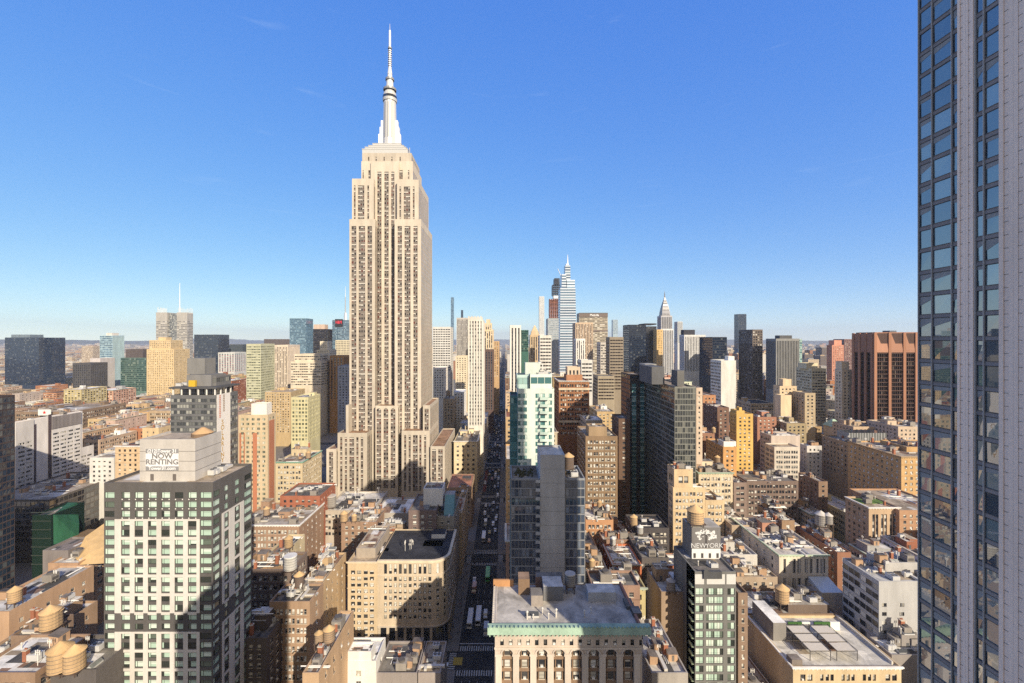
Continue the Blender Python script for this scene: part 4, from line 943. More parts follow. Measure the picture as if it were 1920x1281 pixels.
# ---- far landmarks
def arch_crown_tower():
    Y = 1250; k = Y/F; xm = PX(1250.5, Y); b = Bd('skyscraper', 'white and grey skyscraper with a pointed steel sunburst crown and needle', (PX(1239,Y), PX(1263,Y), Y, Y+36), PZ(607,Y), cat='skyscraper', yb=690, short='pointed steel-crowned skyscraper')
    b.sec('wall', b.bx, 0, PZ(617,Y), (.62,.61,.60), ST['piers2'], 'dark', roof='silver', zlow=PZ(700,Y))
    z0 = PZ(617,Y); y = Y+18; b.sec('upper_tier', (xm-10.5*k, xm+10.5*k, Y+2, Y+34), z0-.9, PZ(592,Y), (.45,.44,.45), ST['piers2'], 'dark', roof='silver', zlow=z0)
    st = plain((.27,.26,.26), .45, .2); dk = plain((.20,.20,.22), .4, .4); m = M(); prof = [(597,9.3),(590,9.0),(583,8.0),(576,6.6),(570,5.0),(565,3.4),(560,2.0),(556,1.0),(545,.25)]
    for i, ((pa, ra), (pb, rb)) in enumerate(zip(prof, prof[1:])):
        m.frus(xm, y, PZ(pa,Y), PZ(pb,Y)-(pa-pb)*.3*k*0, ra*k*1.2, rb*k*1.25 if i < 6 else rb*k, 4 if i < 7 else 6, i % 2 if i < 6 else 0, ph=math.pi/4)
        if i < 6:
            for s_ in range(-2, 3): 
                a = s_*ra*.3*k; m.poly([(xm+a-.10*ra*k, y-ra*k*.93, PZ(pa,Y)+.2), (xm+a+.10*ra*k, y-ra*k*.93, PZ(pa,Y)+.2), (xm+a, y-ra*k*.90, PZ(pa-4.4,Y))], 1)
    m.build('steel_crown', [st, dk], b.root)
arch_crown_tower()

def glass_spire_tower():
    Y = 1100; k = Y/F; b = Bd('skyscraper', 'tapering pale blue glass skyscraper of stepped slabs ending in a spire', (PX(1050,Y), PX(1082,Y), Y, Y+48), PZ(540,Y), cat='skyscraper', yb=680, short='tapering blue glass spire tower')
    st = dict(bay=6, win=[(.0,1)], fl=4.2, v=(.0,.62), rec=.1, marg=.1, top=1, ws='pane', split=0)
    m = M(); wall_ = wallmat((.66,.71,.78), dirt=.08); gl = panemat('blue')
    def taper(xl0, xr0, pb, xl1, xr1, pt, y0, y1, lean=0):
        m = M(); zb, zt = max(PZ(pb,Y),0), PZ(pt,Y); n = max(2, int((zt-zb)/6.6))
        for i in range(n):
            f0, f1, f2 = i/n, (i+.52)/n, (i+1)/n
            pt_ = lambda f, s_: PX(xl0+(xl1-xl0)*f if s_ < 0 else xr0+(xr1-xr0)*f, Y); zz = lambda f: zb+(zt-zb)*f; yy = lambda f: y0+(lean)*f
            for fa, fb, mm in ((f0, f1, 1), (f1, f2, 0)):
                a, c, d, e = pt_(fa,-1), pt_(fa,1), pt_(fb,1), pt_(fb,-1)
                m.q((a,yy(fa),zz(fa)),(c,yy(fa),zz(fa)),(d,yy(fb),zz(fb)),(e,yy(fb),zz(fb)), mm); m.q((c,yy(fa),zz(fa)),(c,y1,zz(fa)),(d,y1,zz(fb)),(d,yy(fb),zz(fb)), mm); m.q((a,y1,zz(fa)),(a,yy(fa),zz(fa)),(e,yy(fb),zz(fb)),(e,y1,zz(fb)), mm)
                m.q((c,y1,zz(fa)),(a,y1,zz(fa)),(e,y1,zz(fb)),(d,y1,zz(fb)), 0)
        a, c = PX(xl1,Y), PX(xr1,Y); m.q((a,y0+lean,zt),(c,y0+lean,zt),(c,y1,zt),(a,y1,zt), 0)
        m.build('glass_slab', [wall_, gl], b.root)
    taper(1049, 1082.5, 760, 1051, 1079.5, 540, Y, Y+46, 4); taper(1063.5, 1079.6, 560, 1064, 1079, 524, Y+8, Y+44, 1); taper(1053.5, 1064, 560, 1054.5, 1062.5, 513, Y+10, Y+42, 1)
    taper(1060.5, 1071.6, 560, 1061.5, 1071, 496, Y+14, Y+40, 1); taper(1062.5, 1069.5, 520, 1063.5, 1068.5, 492, Y+18, Y+38, 1)
    m = M(); m.frus(PX(1067,Y), Y+25, PZ(496,Y), PZ(474,Y), 1.8*k, .35*k, 8); m.build('spire', [plain((.85,.86,.88), .35, .2)], b.root)
glass_spire_tower()

def lit_sign_slab():
    Y = 1150; k = Y/F; b = Bd('office_tower', 'wide beige ribbed office slab with white lettering near its dark top band', (PX(1086,Y), PX(1139.5,Y), Y, Y+40), PZ(587,Y), yb=690, short='beige slab with white lettering')
    st = dict(bay=7, win=[(.02,.98)], fl=3.9, v=(.3,.72), rec=.25, marg=1, top=10, ws='pane', split=0)
    b.sec('wall', b.bx, 0, PZ(587,Y), (.50,.43,.33), st, 'win', roof='greyroof', zlow=PZ(700,Y))
    m = M(); m.box(b.bx[0]-.2, b.bx[1]+.2, Y-.5, Y-.003, PZ(594.5,Y), PZ(588,Y)); m.box(b.bx[0]-.2, b.bx[1]+.2, Y-.45, Y-.003, PZ(622,Y), PZ(619,Y)); m.build('dark_band', [plain((.16,.12,.10))], b.root)
    m = M(); m.box(b.bx[0]-.25, b.bx[1]+.25, Y-.6, Y-.003, PZ(588,Y), PZ(586.6,Y)); m.build('top_rail', [plain('dgrey')], b.root)
    L = b.root.location; text('MetLife', 5.6*k, (PX(1114.5,Y)-L.x, Y-.75-L.y, PZ(591.2,Y)), (math.pi/2,0,0), plain((.85,.84,.82), .5), b.root, bold=.12, sx=1)
lit_sign_slab()

def spike_screen_tower():
    Y = 1150; k = Y/F; b = Bd('office_tower', 'pale grey office tower wrapped in horizontal rods with ragged top and thin mast', (PX(292,Y), PX(351,Y), Y, Y*(351-CX)/(362-CX)), PZ(586,Y), yb=700, short='thin-masted grey tower')
    st = dict(bay=5.5, win=[(.02,.98)], fl=4.2, v=(.1,.42), rec=.2, marg=.6, top=22, ws='pane', split=0)
    for a, c in ((292.5,313.5),(331.5,351)): b.sec('wall', (PX(a,Y), PX(c,Y), Y, b.bx[3]), 0, PZ(586,Y), (.43,.405,.37), st, 'win', roof='greyroof', zlow=PZ(705,Y), sides='SE')
    b.sec('core_wall', (PX(313.5,Y+5)+.1, PX(331.5,Y+5)-.1, Y+5, b.bx[3]-1), 0, PZ(587,Y), (.34,.345,.35), ST['curtain2'], 'grey', roof='greyroof', zlow=PZ(690,Y))
    rr = random.Random(2)
    m = M()
    for a, c in ((295,312),(334,361)):
        for i in range(14): px = a+(c-a)*i/13; x = PX(px if px < 351 else 351, Y); y = Y+1 if px < 351 else Y+(px-351)*2; m.bar((x,y,PZ(588,Y)), (x,y,PZ(580-rr.random()*4,Y)), .32*1)
    m.build('top_screen', [plain((.66,.65,.63))], b.root)
    m = M(); x = PX(326.5,Y); m.frus(x, Y+20, PZ(586,Y), PZ(529,Y), 1.2, .5, 6); m.build('mast', [plain((.88,.88,.88), .4)], b.root)
spike_screen_tower()

def red_sign_tower():
    Y = 1100; k = Y/F; b = Bd('office_tower', 'blue-grey glass tower with red illuminated letters and a tall roof mast', (PX(623,Y), PX(656,Y), Y, Y+40), PZ(600,Y), yb=660, short='glass tower with red letters')
    b.sec('wall', b.bx, 0, PZ(600,Y), (.20,.25,.30), ST['curtain2'], 'blue', roof='greyroof', zlow=PZ(700,Y))
    m = M(); m.box(PX(628.5,Y), PX(643,Y), Y-1, Y-.003, PZ(613,Y), PZ(598.5,Y)); m.build('sign_board', [plain((.03,.03,.035))], b.root)
    L = b.root.location; text('H&M', 7.6*k, (PX(635.4,Y)-L.x, Y-1.2-L.y, PZ(604.6,Y)), (math.pi/2,0,0), plain((.80,.05,.08), .5), b.root, bold=.25, sx=.72)
    m = M(); x = PX(643.5,Y); y = Y+15; m.frus(x, y, PZ(600,Y), PZ(586,Y), 4.2, 3.2, 4); m.frus(x, y, PZ(586,Y), PZ(556,Y), 1.6, 1.1, 6, 1); m.frus(x, y, PZ(556,Y), PZ(536,Y), .9, .35, 6)
    m.build('mast', [plain((.70,.72,.74)), plain((.40,.42,.45))], b.root)
red_sign_tower()

def steel_frame_tower():
    Y = 1500; k = Y/F; b = Bd('skyscraper', 'unfinished skyscraper of red steel floors under a black frame top with a crane', (PX(1031,Y), PX(1051,Y), Y, Y+40), PZ(560,Y), cat='skyscraper', yb=600, short='unfinished red steel tower')
    m = M(); n = 20; za, zb = 0, PZ(560,Y)
    for i in range(n):
        z = zb-(i+1)*4.8; m.box(b.bx[0], b.bx[1], Y, Y+40, z, z+1.3, 0)
        for j in range(6): x = b.bx[0]+(b.bx[1]-b.bx[0]-1)*j/5; m.box(x, x+1, Y+.3, Y+39.7, z+1.303, z+4.797, 1 if j % 2 else 0)
    m.box(b.bx[0], b.bx[1], Y, Y+40, 0, zb-(n)*4.8-.01, 0)
    m.build('floor_frame', [wallmat((.45,.20,.13)), wallmat((.24,.10,.075))], b.root)
    m = M(); m.box(PX(1038,Y), PX(1050,Y), Y, Y+30, PZ(560,Y), PZ(554.5,Y)); m.build('weather_sheet', [plain((.75,.75,.75))], b.root)
    m = M()
    for xa, xb, pa, pb in ((1036.5,1050,554,534),(1040,1049,534,522)):
        for j in range(5):
            x = PX(xa+(xb-xa)*j/4, Y); 
            for y in (Y+2, Y+28): m.bar((x,y,PZ(pa,Y)), (x,y,PZ(pb,Y)), .9)
        for j in range(6):
            z = PZ(pa+(pb-pa)*j/5, Y); m.box(PX(xa,Y), PX(xb,Y), Y+2, Y+28, z-.8, z+.8)
    m.build('steel_top', [plain((.07,.075,.09))], b.root)
    m = M(); x = PX(1052,Y); m.bar((x,Y+10,PZ(540,Y)), (x,Y+10,PZ(516,Y)), .8); m.bar((x,Y+10,PZ(516,Y)), (PX(1046.5,Y),Y+10,PZ(503,Y)), .8); m.bar((x,Y+10,PZ(516,Y)), (PX(1055,Y),Y+10,PZ(519,Y)), 1.0); m.build('crane', [plain((.80,.80,.80))], b.root)
steel_frame_tower()

def copper_pier_tower():
    Y = 400; xl = PX(1640,Y); xr = PX(1800,Y); Z = PZ(623,Y); D = Y*(1640-CX)/(1600-CX)-Y
    b = Bd('office_tower', 'broad copper-brown office tower with thick vertical piers and a sloped brick top', (xl, xr, Y, Y-D if D < 0 else Y+D), Z, yb=800, short='copper-brown pier tower')
    c = wallmat((.37,.185,.115), dirt=.15); k = Y/F; Y2 = b.bx[3]
    st = dict(bay=2.1, win=[(.03,.97)], fl=3.9, v=(.16,.95), rec=.8, marg=0, top=(661-623)*k, ws='pane', split=0)
    b.sec('wall', b.bx, 0, Z-1, (.10,.06,.05), st, 'brownglass', roof=(.30,.15,.10), zlow=PZ(810,Y))
    b.box('sloped_top', xl+1.5, xr-1.5, Y+1.5, Y2-1.5, Z-1.9, Z, (.36,.185,.12))
    m = M()
    for px in (1640, 1667, 1694.5, 1717, 1744, 1771, 1797):
        x = PX(px, Y); m.box(x-1.1, x+1.4, Y-1.0, Y+.1, 0, Z-.4); m.build('pier', [c], b.root); m = M()
    for i, px in enumerate((1640, 1667, 1694.5, 1717, 1744, 1771)):
        a = PX(px,Y)+1.4; e = PX((1667, 1694.5, 1717, 1744, 1771, 1797)[i],Y)-1.1; z0 = PZ(661,Y)
        m.q((a,Y-.6,z0),(e,Y-.6,z0),(e,Y-.6,z0+2.5),(a,Y-.6,z0+2.5)); m.q((a,Y-.6,z0+2.5),(e,Y-.6,z0+2.5),(e,Y+.9,Z-2),(a,Y-.02,Z-.6)); m.q((a,Y-.6,z0),(a,Y-.1,z0),(e,Y-.1,z0),(e,Y-.6,z0))
        m.build('sloped_panel', [wallmat((.40,.21,.14), dirt=.1)], b.root); m = M()
    n = 4
    for i in range(n):
        y = Y+1+(Y2-Y-3)*i/(n-1); m = M(); m.box(xl-1.2, xl-.003, y, y+2.4, 0, Z-.6-3.0*(i > 0)*0); m.build('pier', [c], b.root)
    m = M(); m.box(xl-.6, xl-.003, Y+3.5, Y2, PZ(661,Y), Z-1.2); m.build('sloped_panel', [wallmat((.33,.17,.115))], b.root)
    b.box('rooftop_box', PX(1668,420), PX(1681,420), 420, 428, Z, PZ(620,420), (.14,.15,.18))
copper_pier_tower()
# ------------------------------------------------------------------ the other buildings, from the left foreground round to the right
OT, AT, LB, AB = 'office_tower', 'apartment_tower', 'loft_building', 'apartment_building'
# left foreground
bld('glass_tower', 'dark brown glass tower with narrow stripes cut by the left edge of the view', -220, -60, 750, 205, None, (.075,.055,.055), 'curtain', 'greyroof', yb=1180, fx=28, pane='navy', short='striped tower at the left edge', ow=False)  # made-up tower in place of a reflection in the viewer's window
b = bld('hotel', 'white slab hotel with paired windows and a grey louvred top beside the left edge tower', 20, 28, 792, 300, 48, (.72,.67,.63), None, 'silver', yb=910, short='white slab hotel', done=False, ow=True)
L_ = b.bx[3]-b.bx[2]; X_ = b.bx[1]; b.rec['z'] = b.Z
def hot_cols(f0, f1, n): return lambda L: [(L*(f0+(f1-f0)*i/n)+.4, L*(f0+(f1-f0)*(i+1)/n)-.5) for i in range(n)]
hs_ = dict(fl=3.0, v=(.22,.68), rec=.2, top=13, ws='big', split=0)
b.sec('window_wing', (X_, X_+.6, 300, 311.5), 0, PZ(793,300), (.74,.69,.65), None, sts=dict(E=dict(hs_, cols=hot_cols(.1,.95,2), top=14)), par=0, zlow=34)
b.sec('window_wing', (X_, X_+.6, 324, 346), 0, PZ(807,322), (.74,.69,.65), None, sts=dict(E=dict(hs_, cols=hot_cols(.02,1,4), top=2)), par=0, zlow=34)
b.sec('window_wing', (X_, X_+.5, 346.01, 357), 0, PZ(840,346), (.74,.69,.65), None, sts=dict(E=dict(hs_, cols=hot_cols(.02,.9,2), top=6)), par=0, zlow=30)
m = M()
for i in range(22): y = 324+.5+i*1.0; m.box(X_+.62, X_+.9, y, y+.45, PZ(806,322), PZ(783,322))
m.box(X_+.005, X_+.6, 324, 346, PZ(806,322)+.01, PZ(783,322)); m.build('louvre_screen', [wallmat((.30,.27,.27))], b.root)
m = M(); m.box(X_+.005, X_+.3, 311.6, 313.4, 20, PZ(797,310)); m.box(X_+.005, X_+.3, 321.8, 323.9, 20, PZ(783,310)); m.build('dark_slot', [plain((.09,.065,.07))], b.root); b.clutter(4); b.done()
b = bld(LB, 'long brown department block with rooftop sheds and a white starred sign behind the white hotel', 28, 135, 772, 420, 60, (.24,.17,.12), 'loft', 'tanroof', yb=800, clut=10, bulk=3, short='starred department block')
m = M(); y = 417; xa, xb, za, zb = PX(72,y), PX(96,y), PZ(779,y), PZ(768,y); m.box(xa, xb, y-.4, y, za, zb, 0)
xc, zc = (xa+xb)/2, (za+zb)/2; st5 = []
for i in range(10): a = math.pi/2+i*math.pi/5; r = 2.2 if i % 2 == 0 else .9; st5.append((xc+r*math.cos(a), y-.42, zc+r*math.sin(a)))
m.poly(st5, 1)
for px in (74, 94): m.bar((PX(px,y), y+.6, PZ(772,420)-1), (PX(px,y), y+.6, zb), .25, 2)
m.build('star_sign', [plain('white'), plain((.55,.03,.03)), plain('dgrey')], b.root)
bld('transit_hall', 'low broad building with a tan gravel roof and dark glass wall below the white hotel', -40, 92, 937, 267, 56, (.13,.115,.105), 'curtain2', (.36,.30,.24), yb=1000, pane='dark', clut=26, short='low gravel-roofed hall', ow=False)
b = bld('construction_site', 'building under repair wrapped in green netting with timber decks', 60, 96, 966, 228, 18, (.006,.022,.015), None, (.02,.07,.04), yb=1045, short='green netted building')  # front wall near black: the shade on it is put into the colour
m = M(); x = b.bx[1]
m.q((x,229,PZ(965,229)),(x+.2,229,30),(x+4.6,238,30),(x+3,240,PZ(985,238))); m.q((x,229,PZ(965,229)),(x+3,240,PZ(985,238)),(x-4,246,b.Z),(b.bx[0]+1,246,b.Z)); m.build('green_netting', [wallmat((.025,.105,.058), dirt=.6)], b.root)
for i in range(7): m = M(); z = 20+i*4.6; m.box(b.bx[0]-.2, b.bx[1]+.2, 227.6, 227.9, z, z+.3); m.build('scaffold_rail', [plain((.05,.06,.05))], b.root)
m = M(); z0 = PZ(1000,235); m.box(x+3, x+12, 236, 245, z0-3, z0-2.2, 0); m.box(x+2, x+14, 234, 242, z0-9, z0-8.3, 0)
for i in range(6): m.bar((x+2+i*2, 234.2, 12), (x+2+i*2, 234.2, z0-2), .12, 1)
m.build('timber_deck', [wallmat((.20,.13,.07)), plain((.45,.34,.10))], b.root)
b = bld('construction_site', 'grey sheeted scaffold block with a tan tarpaulin draped down its right side', 80, 128, 1032, 205, 14, (.23,.20,.19), None, (.25,.21,.19), yb=1090, short='grey scaffold block')
m = M(); P_ = lambda px, py, Y: pxz(px, py, Y); n = 5
A = [P_(131,1056,206), P_(160,1006,214), P_(196,981,226)]; B2 = [P_(140,1060,200), P_(172,1058,200), P_(202,1056,200)]
for i in range(2):
    for j in range(n):
        f0, f1 = j/n, (j+1)/n; lp = lambda a, c, f: tuple(a[k]+(c[k]-a[k])*f+(math.sin(f*9)*.35 if k == 1 else 0) for k in range(3)); m.q(lp(B2[i],A[i],f0), lp(B2[i+1],A[i+1],f0), lp(B2[i+1],A[i+1],f1), lp(B2[i],A[i],f1))
m.build('tarpaulin', [wallmat((.62,.42,.20))], b.root)
bld(LB, 'long tan brick loft with small windows and a white lower roof at its near end', -60, 17, 1147, 165, 34, (.46,.30,.19), 'sparse', (.55,.53,.50), yb=1230, clut=6, short='long tan brick loft', sts=dict(E=dict(ST['sparse'], bay=5.2, win=[(.3,.62)], fl=3.6, top=4)))
bld(LB, 'tan brick loft with rows of large windows just behind the long tan loft', 90, 146, 1056, 199.2, 14, (.47,.30,.19), 'loft', 'silver', yb=1130, clut=5, short='large-windowed tan loft', sts=dict(E=dict(ST['loft'], bay=3.6, win=[(.15,.85)])))
bld(LB, 'lower tan brick loft with pipes and a sloped grey roof in the left corner', -60, 5, 1240, 146, 34, (.42,.28,.18), 'sparse', 'greyroof', yb=1281, clut=14, bulk=2, short='lower corner loft', sts=dict(E=dict(ST['sparse'], bay=5)))
bld(LB, 'small brown loft with a white patched roof in the bottom left corner', -60, 66, 1262, 120, 16, (.33,.22,.15), 'loft', 'whiteroof', yb=1281, clut=4, short='bottom corner loft', fx=None)
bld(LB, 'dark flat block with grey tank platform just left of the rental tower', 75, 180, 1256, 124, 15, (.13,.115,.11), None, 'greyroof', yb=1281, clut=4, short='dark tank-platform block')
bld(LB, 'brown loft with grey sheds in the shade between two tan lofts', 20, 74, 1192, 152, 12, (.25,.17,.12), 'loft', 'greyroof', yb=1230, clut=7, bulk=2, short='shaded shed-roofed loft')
bld('theatre_building', 'ornate buff block with a red tiled roof edge beside the rental banner', 216, 262, 836, 290, 24, (.62,.45,.28), 'brick', 'redroof', yb=890, clut=2, corn='white', short='buff block with red roof edge')
bld(LB, 'white low building with a dark doorway left of the buff red-roofed block', 168, 214, 858, 300, 20, 'white', 'brick', 'silver', yb=885, clut=3)
# left mid-ground
bld(AT, 'cream apartment tower striped with red brick and a white round rooftop drum', 447, 502, 778, 270, fx=517, wall=(.62,.50,.34), st=dict(ST['apt'], bay=3.4, fl=2.95, win=[(.22,.78)]), roof='tanroof', yb=955, pane='olive', ow=True, frame='light', short='cream and red striped tower', tiers=[(471,500,757,3,6,None,'white')])
b_ = HB[-1]; m = M(); Y = 270; x1 = PX(502,Y)
for a, c in ((449,452.5),(474,482),(457,459)):
    m.box(PX(a,Y), PX(c,Y), Y-.12, Y-.003, 10, PZ(812,Y))
m.box(x1+.003, x1+.12, Y+1.5, Y+7.5, 10, PZ(790,Y)); m.build('brick_stripe', [wallmat((.46,.19,.11))], HB[-1]['root'])
bld(OT, 'ivory stone office block with copper-trimmed upper floors behind the striped tower', 517, 567, 866, 300, fx=603, wall=(.64,.52,.34), st='loft', roof='silver', yb=950, corn=(.25,.42,.33), clut=12, bulk=2, short='ivory copper-trimmed block', ow=True)
bld(LB, 'dark gabled red building with a blue cover on its roof below the ivory block', 525, 600, 930, 262, 24, (.40,.15,.09), 'brick', (.16,.145,.13), yb=955, clut=6)
bld(LB, 'brown loft with a white frieze band and cream side wall under the striped tower', 440, 561, 984, 235, fx=607, wall=(.34,.22,.15), st='loft3', roof=(.42,.38,.34), yb=1055, clut=16, corn='white', short='white-banded brown loft', bulk=2, sts=dict(E=dict(ST['sparse'])), ow=True)
bld(LB, 'narrow cream building with a white end wall and walled roof terrace', 500, 534, 1038, 200, 20, (.68,.56,.36), 'sparse', 'greyroof', yb=1045, clut=3, short='narrow cream building')
bld(LB, 'brown warehouse with an orange stained roof and white vents beside the rental tower', 440, 545, 1068, 178, 15, (.20,.15,.125), 'loft', (.38,.24,.12), yb=1120, clut=14, short='orange-stained warehouse', ow=True)
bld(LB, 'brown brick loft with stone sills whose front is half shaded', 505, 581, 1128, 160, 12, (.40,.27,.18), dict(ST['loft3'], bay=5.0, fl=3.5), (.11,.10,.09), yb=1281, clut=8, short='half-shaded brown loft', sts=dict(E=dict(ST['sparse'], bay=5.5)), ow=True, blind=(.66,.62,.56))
bld(LB, 'tall tan brick side wall with a junk covered roof behind the half-shaded brown loft', 562, 604, 1096, 172.2, 26, (.52,.37,.22), 'sparse', (.40,.31,.22), yb=1200, clut=22, bulk=1, short='junk-roofed tan loft', sts=dict(E=dict(ST['sparse'], bay=5)))
bld(LB, 'low tan brick building with two water tanks standing over a pale metal roof', 567, 598, 1262, 126, 29, (.50,.34,.21), None, 'silver', yb=1281, clut=5, short='tank-topped low building', sts=dict(E='sparse'))
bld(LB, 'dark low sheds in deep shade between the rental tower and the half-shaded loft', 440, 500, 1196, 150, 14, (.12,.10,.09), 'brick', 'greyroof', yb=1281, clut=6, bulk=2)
bld(LB, 'white stuccoed building with a walled roof terrace at the bottom of the view', 640, 705, 1240, 149, 12, 'white', 'sparse', 'whiteroof', yb=1281, clut=1, short='white stuccoed building', tiers=[(651,696,1222,.2,5,None,'white')], bulk=0)
bld(LB, 'low grey-roofed building with a white balustrade next to the white stuccoed building', 706, 782, 1262, 150, 16, (.34,.30,.28), None, 'greyroof', yb=1281, clut=5, short='balustraded low building')
bld(LB, 'low tan-roofed building at the avenue corner nearest the viewer', 784, 826, 1262, 150, 16, (.36,.31,.28), None, 'tanroof', yb=1281, clut=3)
bld(LB, 'plain cream loft joined to the left of the rounded corner loft', 652, 708, 1053, 192, 30, (.60,.47,.31), dict(ST['loft'], bay=4.6, win=[(.08,.40),(.56,.88)], fl=2.82, top=3.6, v=(.28,.84)), 'tanroof', yb=1222, clut=2, corn='cream', short='plain cream loft', ow=True, frame='dark', blind=(.70,.66,.58), tiers=[(668,704,1028,5,24,None,(.40,.34,.28))])
bld(LB, 'cluttered rooftop building with orange and white sheds behind the cream loft', 690, 760, 1010, 225, 16, (.45,.34,.24), 'loft', 'tanroof', yb=1030, clut=16, bulk=4)
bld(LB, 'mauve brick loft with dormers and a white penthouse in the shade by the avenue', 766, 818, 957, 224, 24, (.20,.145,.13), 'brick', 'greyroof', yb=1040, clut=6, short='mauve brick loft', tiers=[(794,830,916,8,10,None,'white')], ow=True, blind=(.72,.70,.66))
bld(OT, 'grey limestone corner building with a verdigris copper dormer above the avenue', 818.5, 851, 968, 226, 28, (.32,.29,.25), 'brick', 'greyroof', yb=1010, clut=4, short='copper-dormered corner', ow=True)
m = M(); y = 228; xa, xb = PX(832,y), PX(850,y); z = HB[-1]['z']; m.q((xa,y,z-.5),(xb,y,z-.5),(xb,y+6,PZ(925,236)),(xa,y+6,PZ(925,236))); m.q((xb,y,z-.5),(xb,y+12,z-.5),(xb,y+6,PZ(925,236)),(xb,y+6,PZ(925,236))); m.box(xa, xb-.1, y+6, y+12, z-.9, PZ(925,236)-.01, 1)
m.build('copper_dormer', [wallmat((.17,.33,.36)), wallmat('grey')], HB[-1]['root'])
bld(LB, 'slim cream building with a sunlit avenue side just beyond the copper dormer', 853, 866, 962, 254.5, 42, (.62,.49,.33), 'brick', 'tanroof', yb=1010, clut=5, bulk=1)
bld(LB, 'corner building with a flat orange-brown roof against the pale bank building', 838, 884, 914, 318, 32, (.45,.31,.20), 'loft', (.42,.20,.13), yb=950, short='orange-brown roofed corner', par=.3)
bld(OT, 'pale yellow office block with a dark skylight roof on the avenue beside the limestone skyscraper', 851, 895, 827, 392, 78, (.72,.60,.40), dict(ST['brick'], fl=4.2, bay=4.4, top=3), 'greyroof', yb=915, clut=14, bulk=3, corn='white', short='pale yellow bank block')
bld(LB, 'brown brick building with grey equipment roof in front of the limestone skyscraper', 640, 706, 979, 246, 20, (.34,.22,.15), 'brick', 'tanroof', yb=1010, clut=16, short='equipment-roofed brown building', ow=True)
bld(LB, 'low building with white sheeted roof at the foot of the limestone skyscraper', 702, 764, 962, 262, 26, (.42,.38,.33), None, 'whiteroof', yb=980, clut=4, short='white-sheeted low roof')
bld(LB, 'long grey-roofed low building at the left foot of the limestone skyscraper', 606, 699, 957, 270, 34, (.46,.40,.33), 'loft', 'silver', yb=985, clut=12)
bld(AT, 'yellowish glass residential tower with striped balconies in front of dark shaded blocks', 546, 578, 745, 400, 26, (.60,.54,.32), 'grid', 'silver', yb=815, pane='olive', short='yellowish striped tower', bulk=1)
bld(LB, 'cream stepped loft with arched attic left of the yellowish tower', 497, 545, 735, 560, 40, (.58,.43,.24), 'brick', 'tanroof', yb=800, clut=4, bulk=2)
# left skyline
S_ = dict(clut=2)
bld(OT, 'dark navy glass box tower with a small rooftop house near the left edge', 9, 73, 633, 1000, 60, (.03,.045,.08), 'curtain2', 'greyroof', yb=715, pane='navy', short='navy glass box', tiers=[(21,56,627.5,10,30,None,(.2,.25,.3))])
bld(AT, 'small pale tan tower far behind the navy glass box', 153, 174, 649, 1800, 40, (.60,.48,.36), 'grid', 'tanroof', yb=675)
bld(AT, 'blue glass tower with white fins on its right face and a pale roof edge', 187, 211, 629, 900, 28, (.42,.55,.58), 'curtain2', 'whiteroof', yb=728, pane='blue', sts=dict(E=dict(ST['piers'], bay=2.6, rec=.8)), short='blue tower with white fins', tiers=[(199,210,624.5,6,16,None,'silver')])
bld(AT, 'wide pale blank-walled building left of the white-finned blue tower', 169, 188, 672, 800, 30, (.56,.51,.50), None, 'silver', yb=720)
bld(OT, 'dark grey building with white stripes in front of the pale blank wall', 136, 170, 681, 700, 30, (.10,.095,.10), 'piers', 'greyroof', yb=725, pane='dark')
bld(OT, 'dark green glass building with a brown crown between finned and tan towers', 226, 274, 671, 840, 40, (.12,.19,.165), 'curtain2', 'greyroof', yb=727, pane='green', tiers=[(236,268,655,4,30,None,(.13,.105,.10))], short='dark green glass building')
bld(OT, 'golden tan setback tower with a small crown below the grey masted tower', 275, 326, 655, 800, 40, (.64,.48,.27), 'brick', 'tanroof', yb=742, tiers=[(280,320,638,4,30),(297,311,632.5,8,14,None)], short='golden setback tower')
bld(OT, 'dark slate glass slab right of the grey masted tower', 364, 409, 627.5, 1000, 40, (.06,.07,.09), 'curtain2', 'greyroof', yb=690, pane='navy', short='dark slate slab')
bld(AT, 'white and green tower with pink vertical stripes behind the dark hotel', 409, 440, 661, 900, 40, (.66,.66,.64), dict(ST['piers'], bay=6), 'silver', yb=690, pane='teal', sp=(.50,.18,.24), fx=None, short='pink-striped white tower')
bld(OT, 'dark angular roofed building peeking over the pink-striped tower', 424, 455, 646, 1100, 40, (.07,.085,.10), None, 'dgrey', yb=665)
bld(OT, 'greenish beige office tower with continuous strip windows on two faces', 462, 489, 645, 640, fx=515, wall=(.50,.49,.34), st=dict(ST['ribbon2'], fl=3.9), roof='tanroof', yb=755, pane='olive', short='greenish strip-window tower')
bld(OT, 'cream windowless-looking ribbed slab attached right of the greenish strip tower', 512, 540, 647, 690, 40, (.66,.55,.44), dict(ST['piers'], bay=2.4), 'tanroof', yb=750, short='cream ribbed slab')
bld(OT, 'wide flat dark rooftop building behind the cream ribbed slab', 495, 543, 636, 1150, 50, (.12,.10,.10), None, 'dgrey', yb=650)
b = bld(OT, 'faceted blue glass tower with a slanted roofline left of the limestone skyscraper', 543, 574, 597, 1000, fx=587, wall=(.16,.26,.33), st='curtain2', roof='greyroof', yb=660, pane='blue', short='faceted blue glass tower')
bld(OT, 'dark brown tower with a tan mechanical top right of the faceted blue tower', 587, 613, 617, 1080, 40, (.075,.06,.055), 'curtain2', 'tanroof', yb=665, pane='dark', tiers=[(588,609,608.5,4,20,None,(.55,.42,.33))])
bld(OT, 'cream gridded slab in front of the glass tower with red letters', 629, 656, 638, 900, 40, (.62,.54,.38), 'grid', 'tanroof', yb=662, pane='dark')
bld(OT, 'white stepped office block with rows of windows below the faceted blue tower', 545, 602, 678, 620, 40, (.72,.62,.47), dict(ST['ribbon'], bay=3, v=(.36,.78)), 'tanroof', yb=715, tiers=[(552,600,664,6,30)], short='white stepped block')
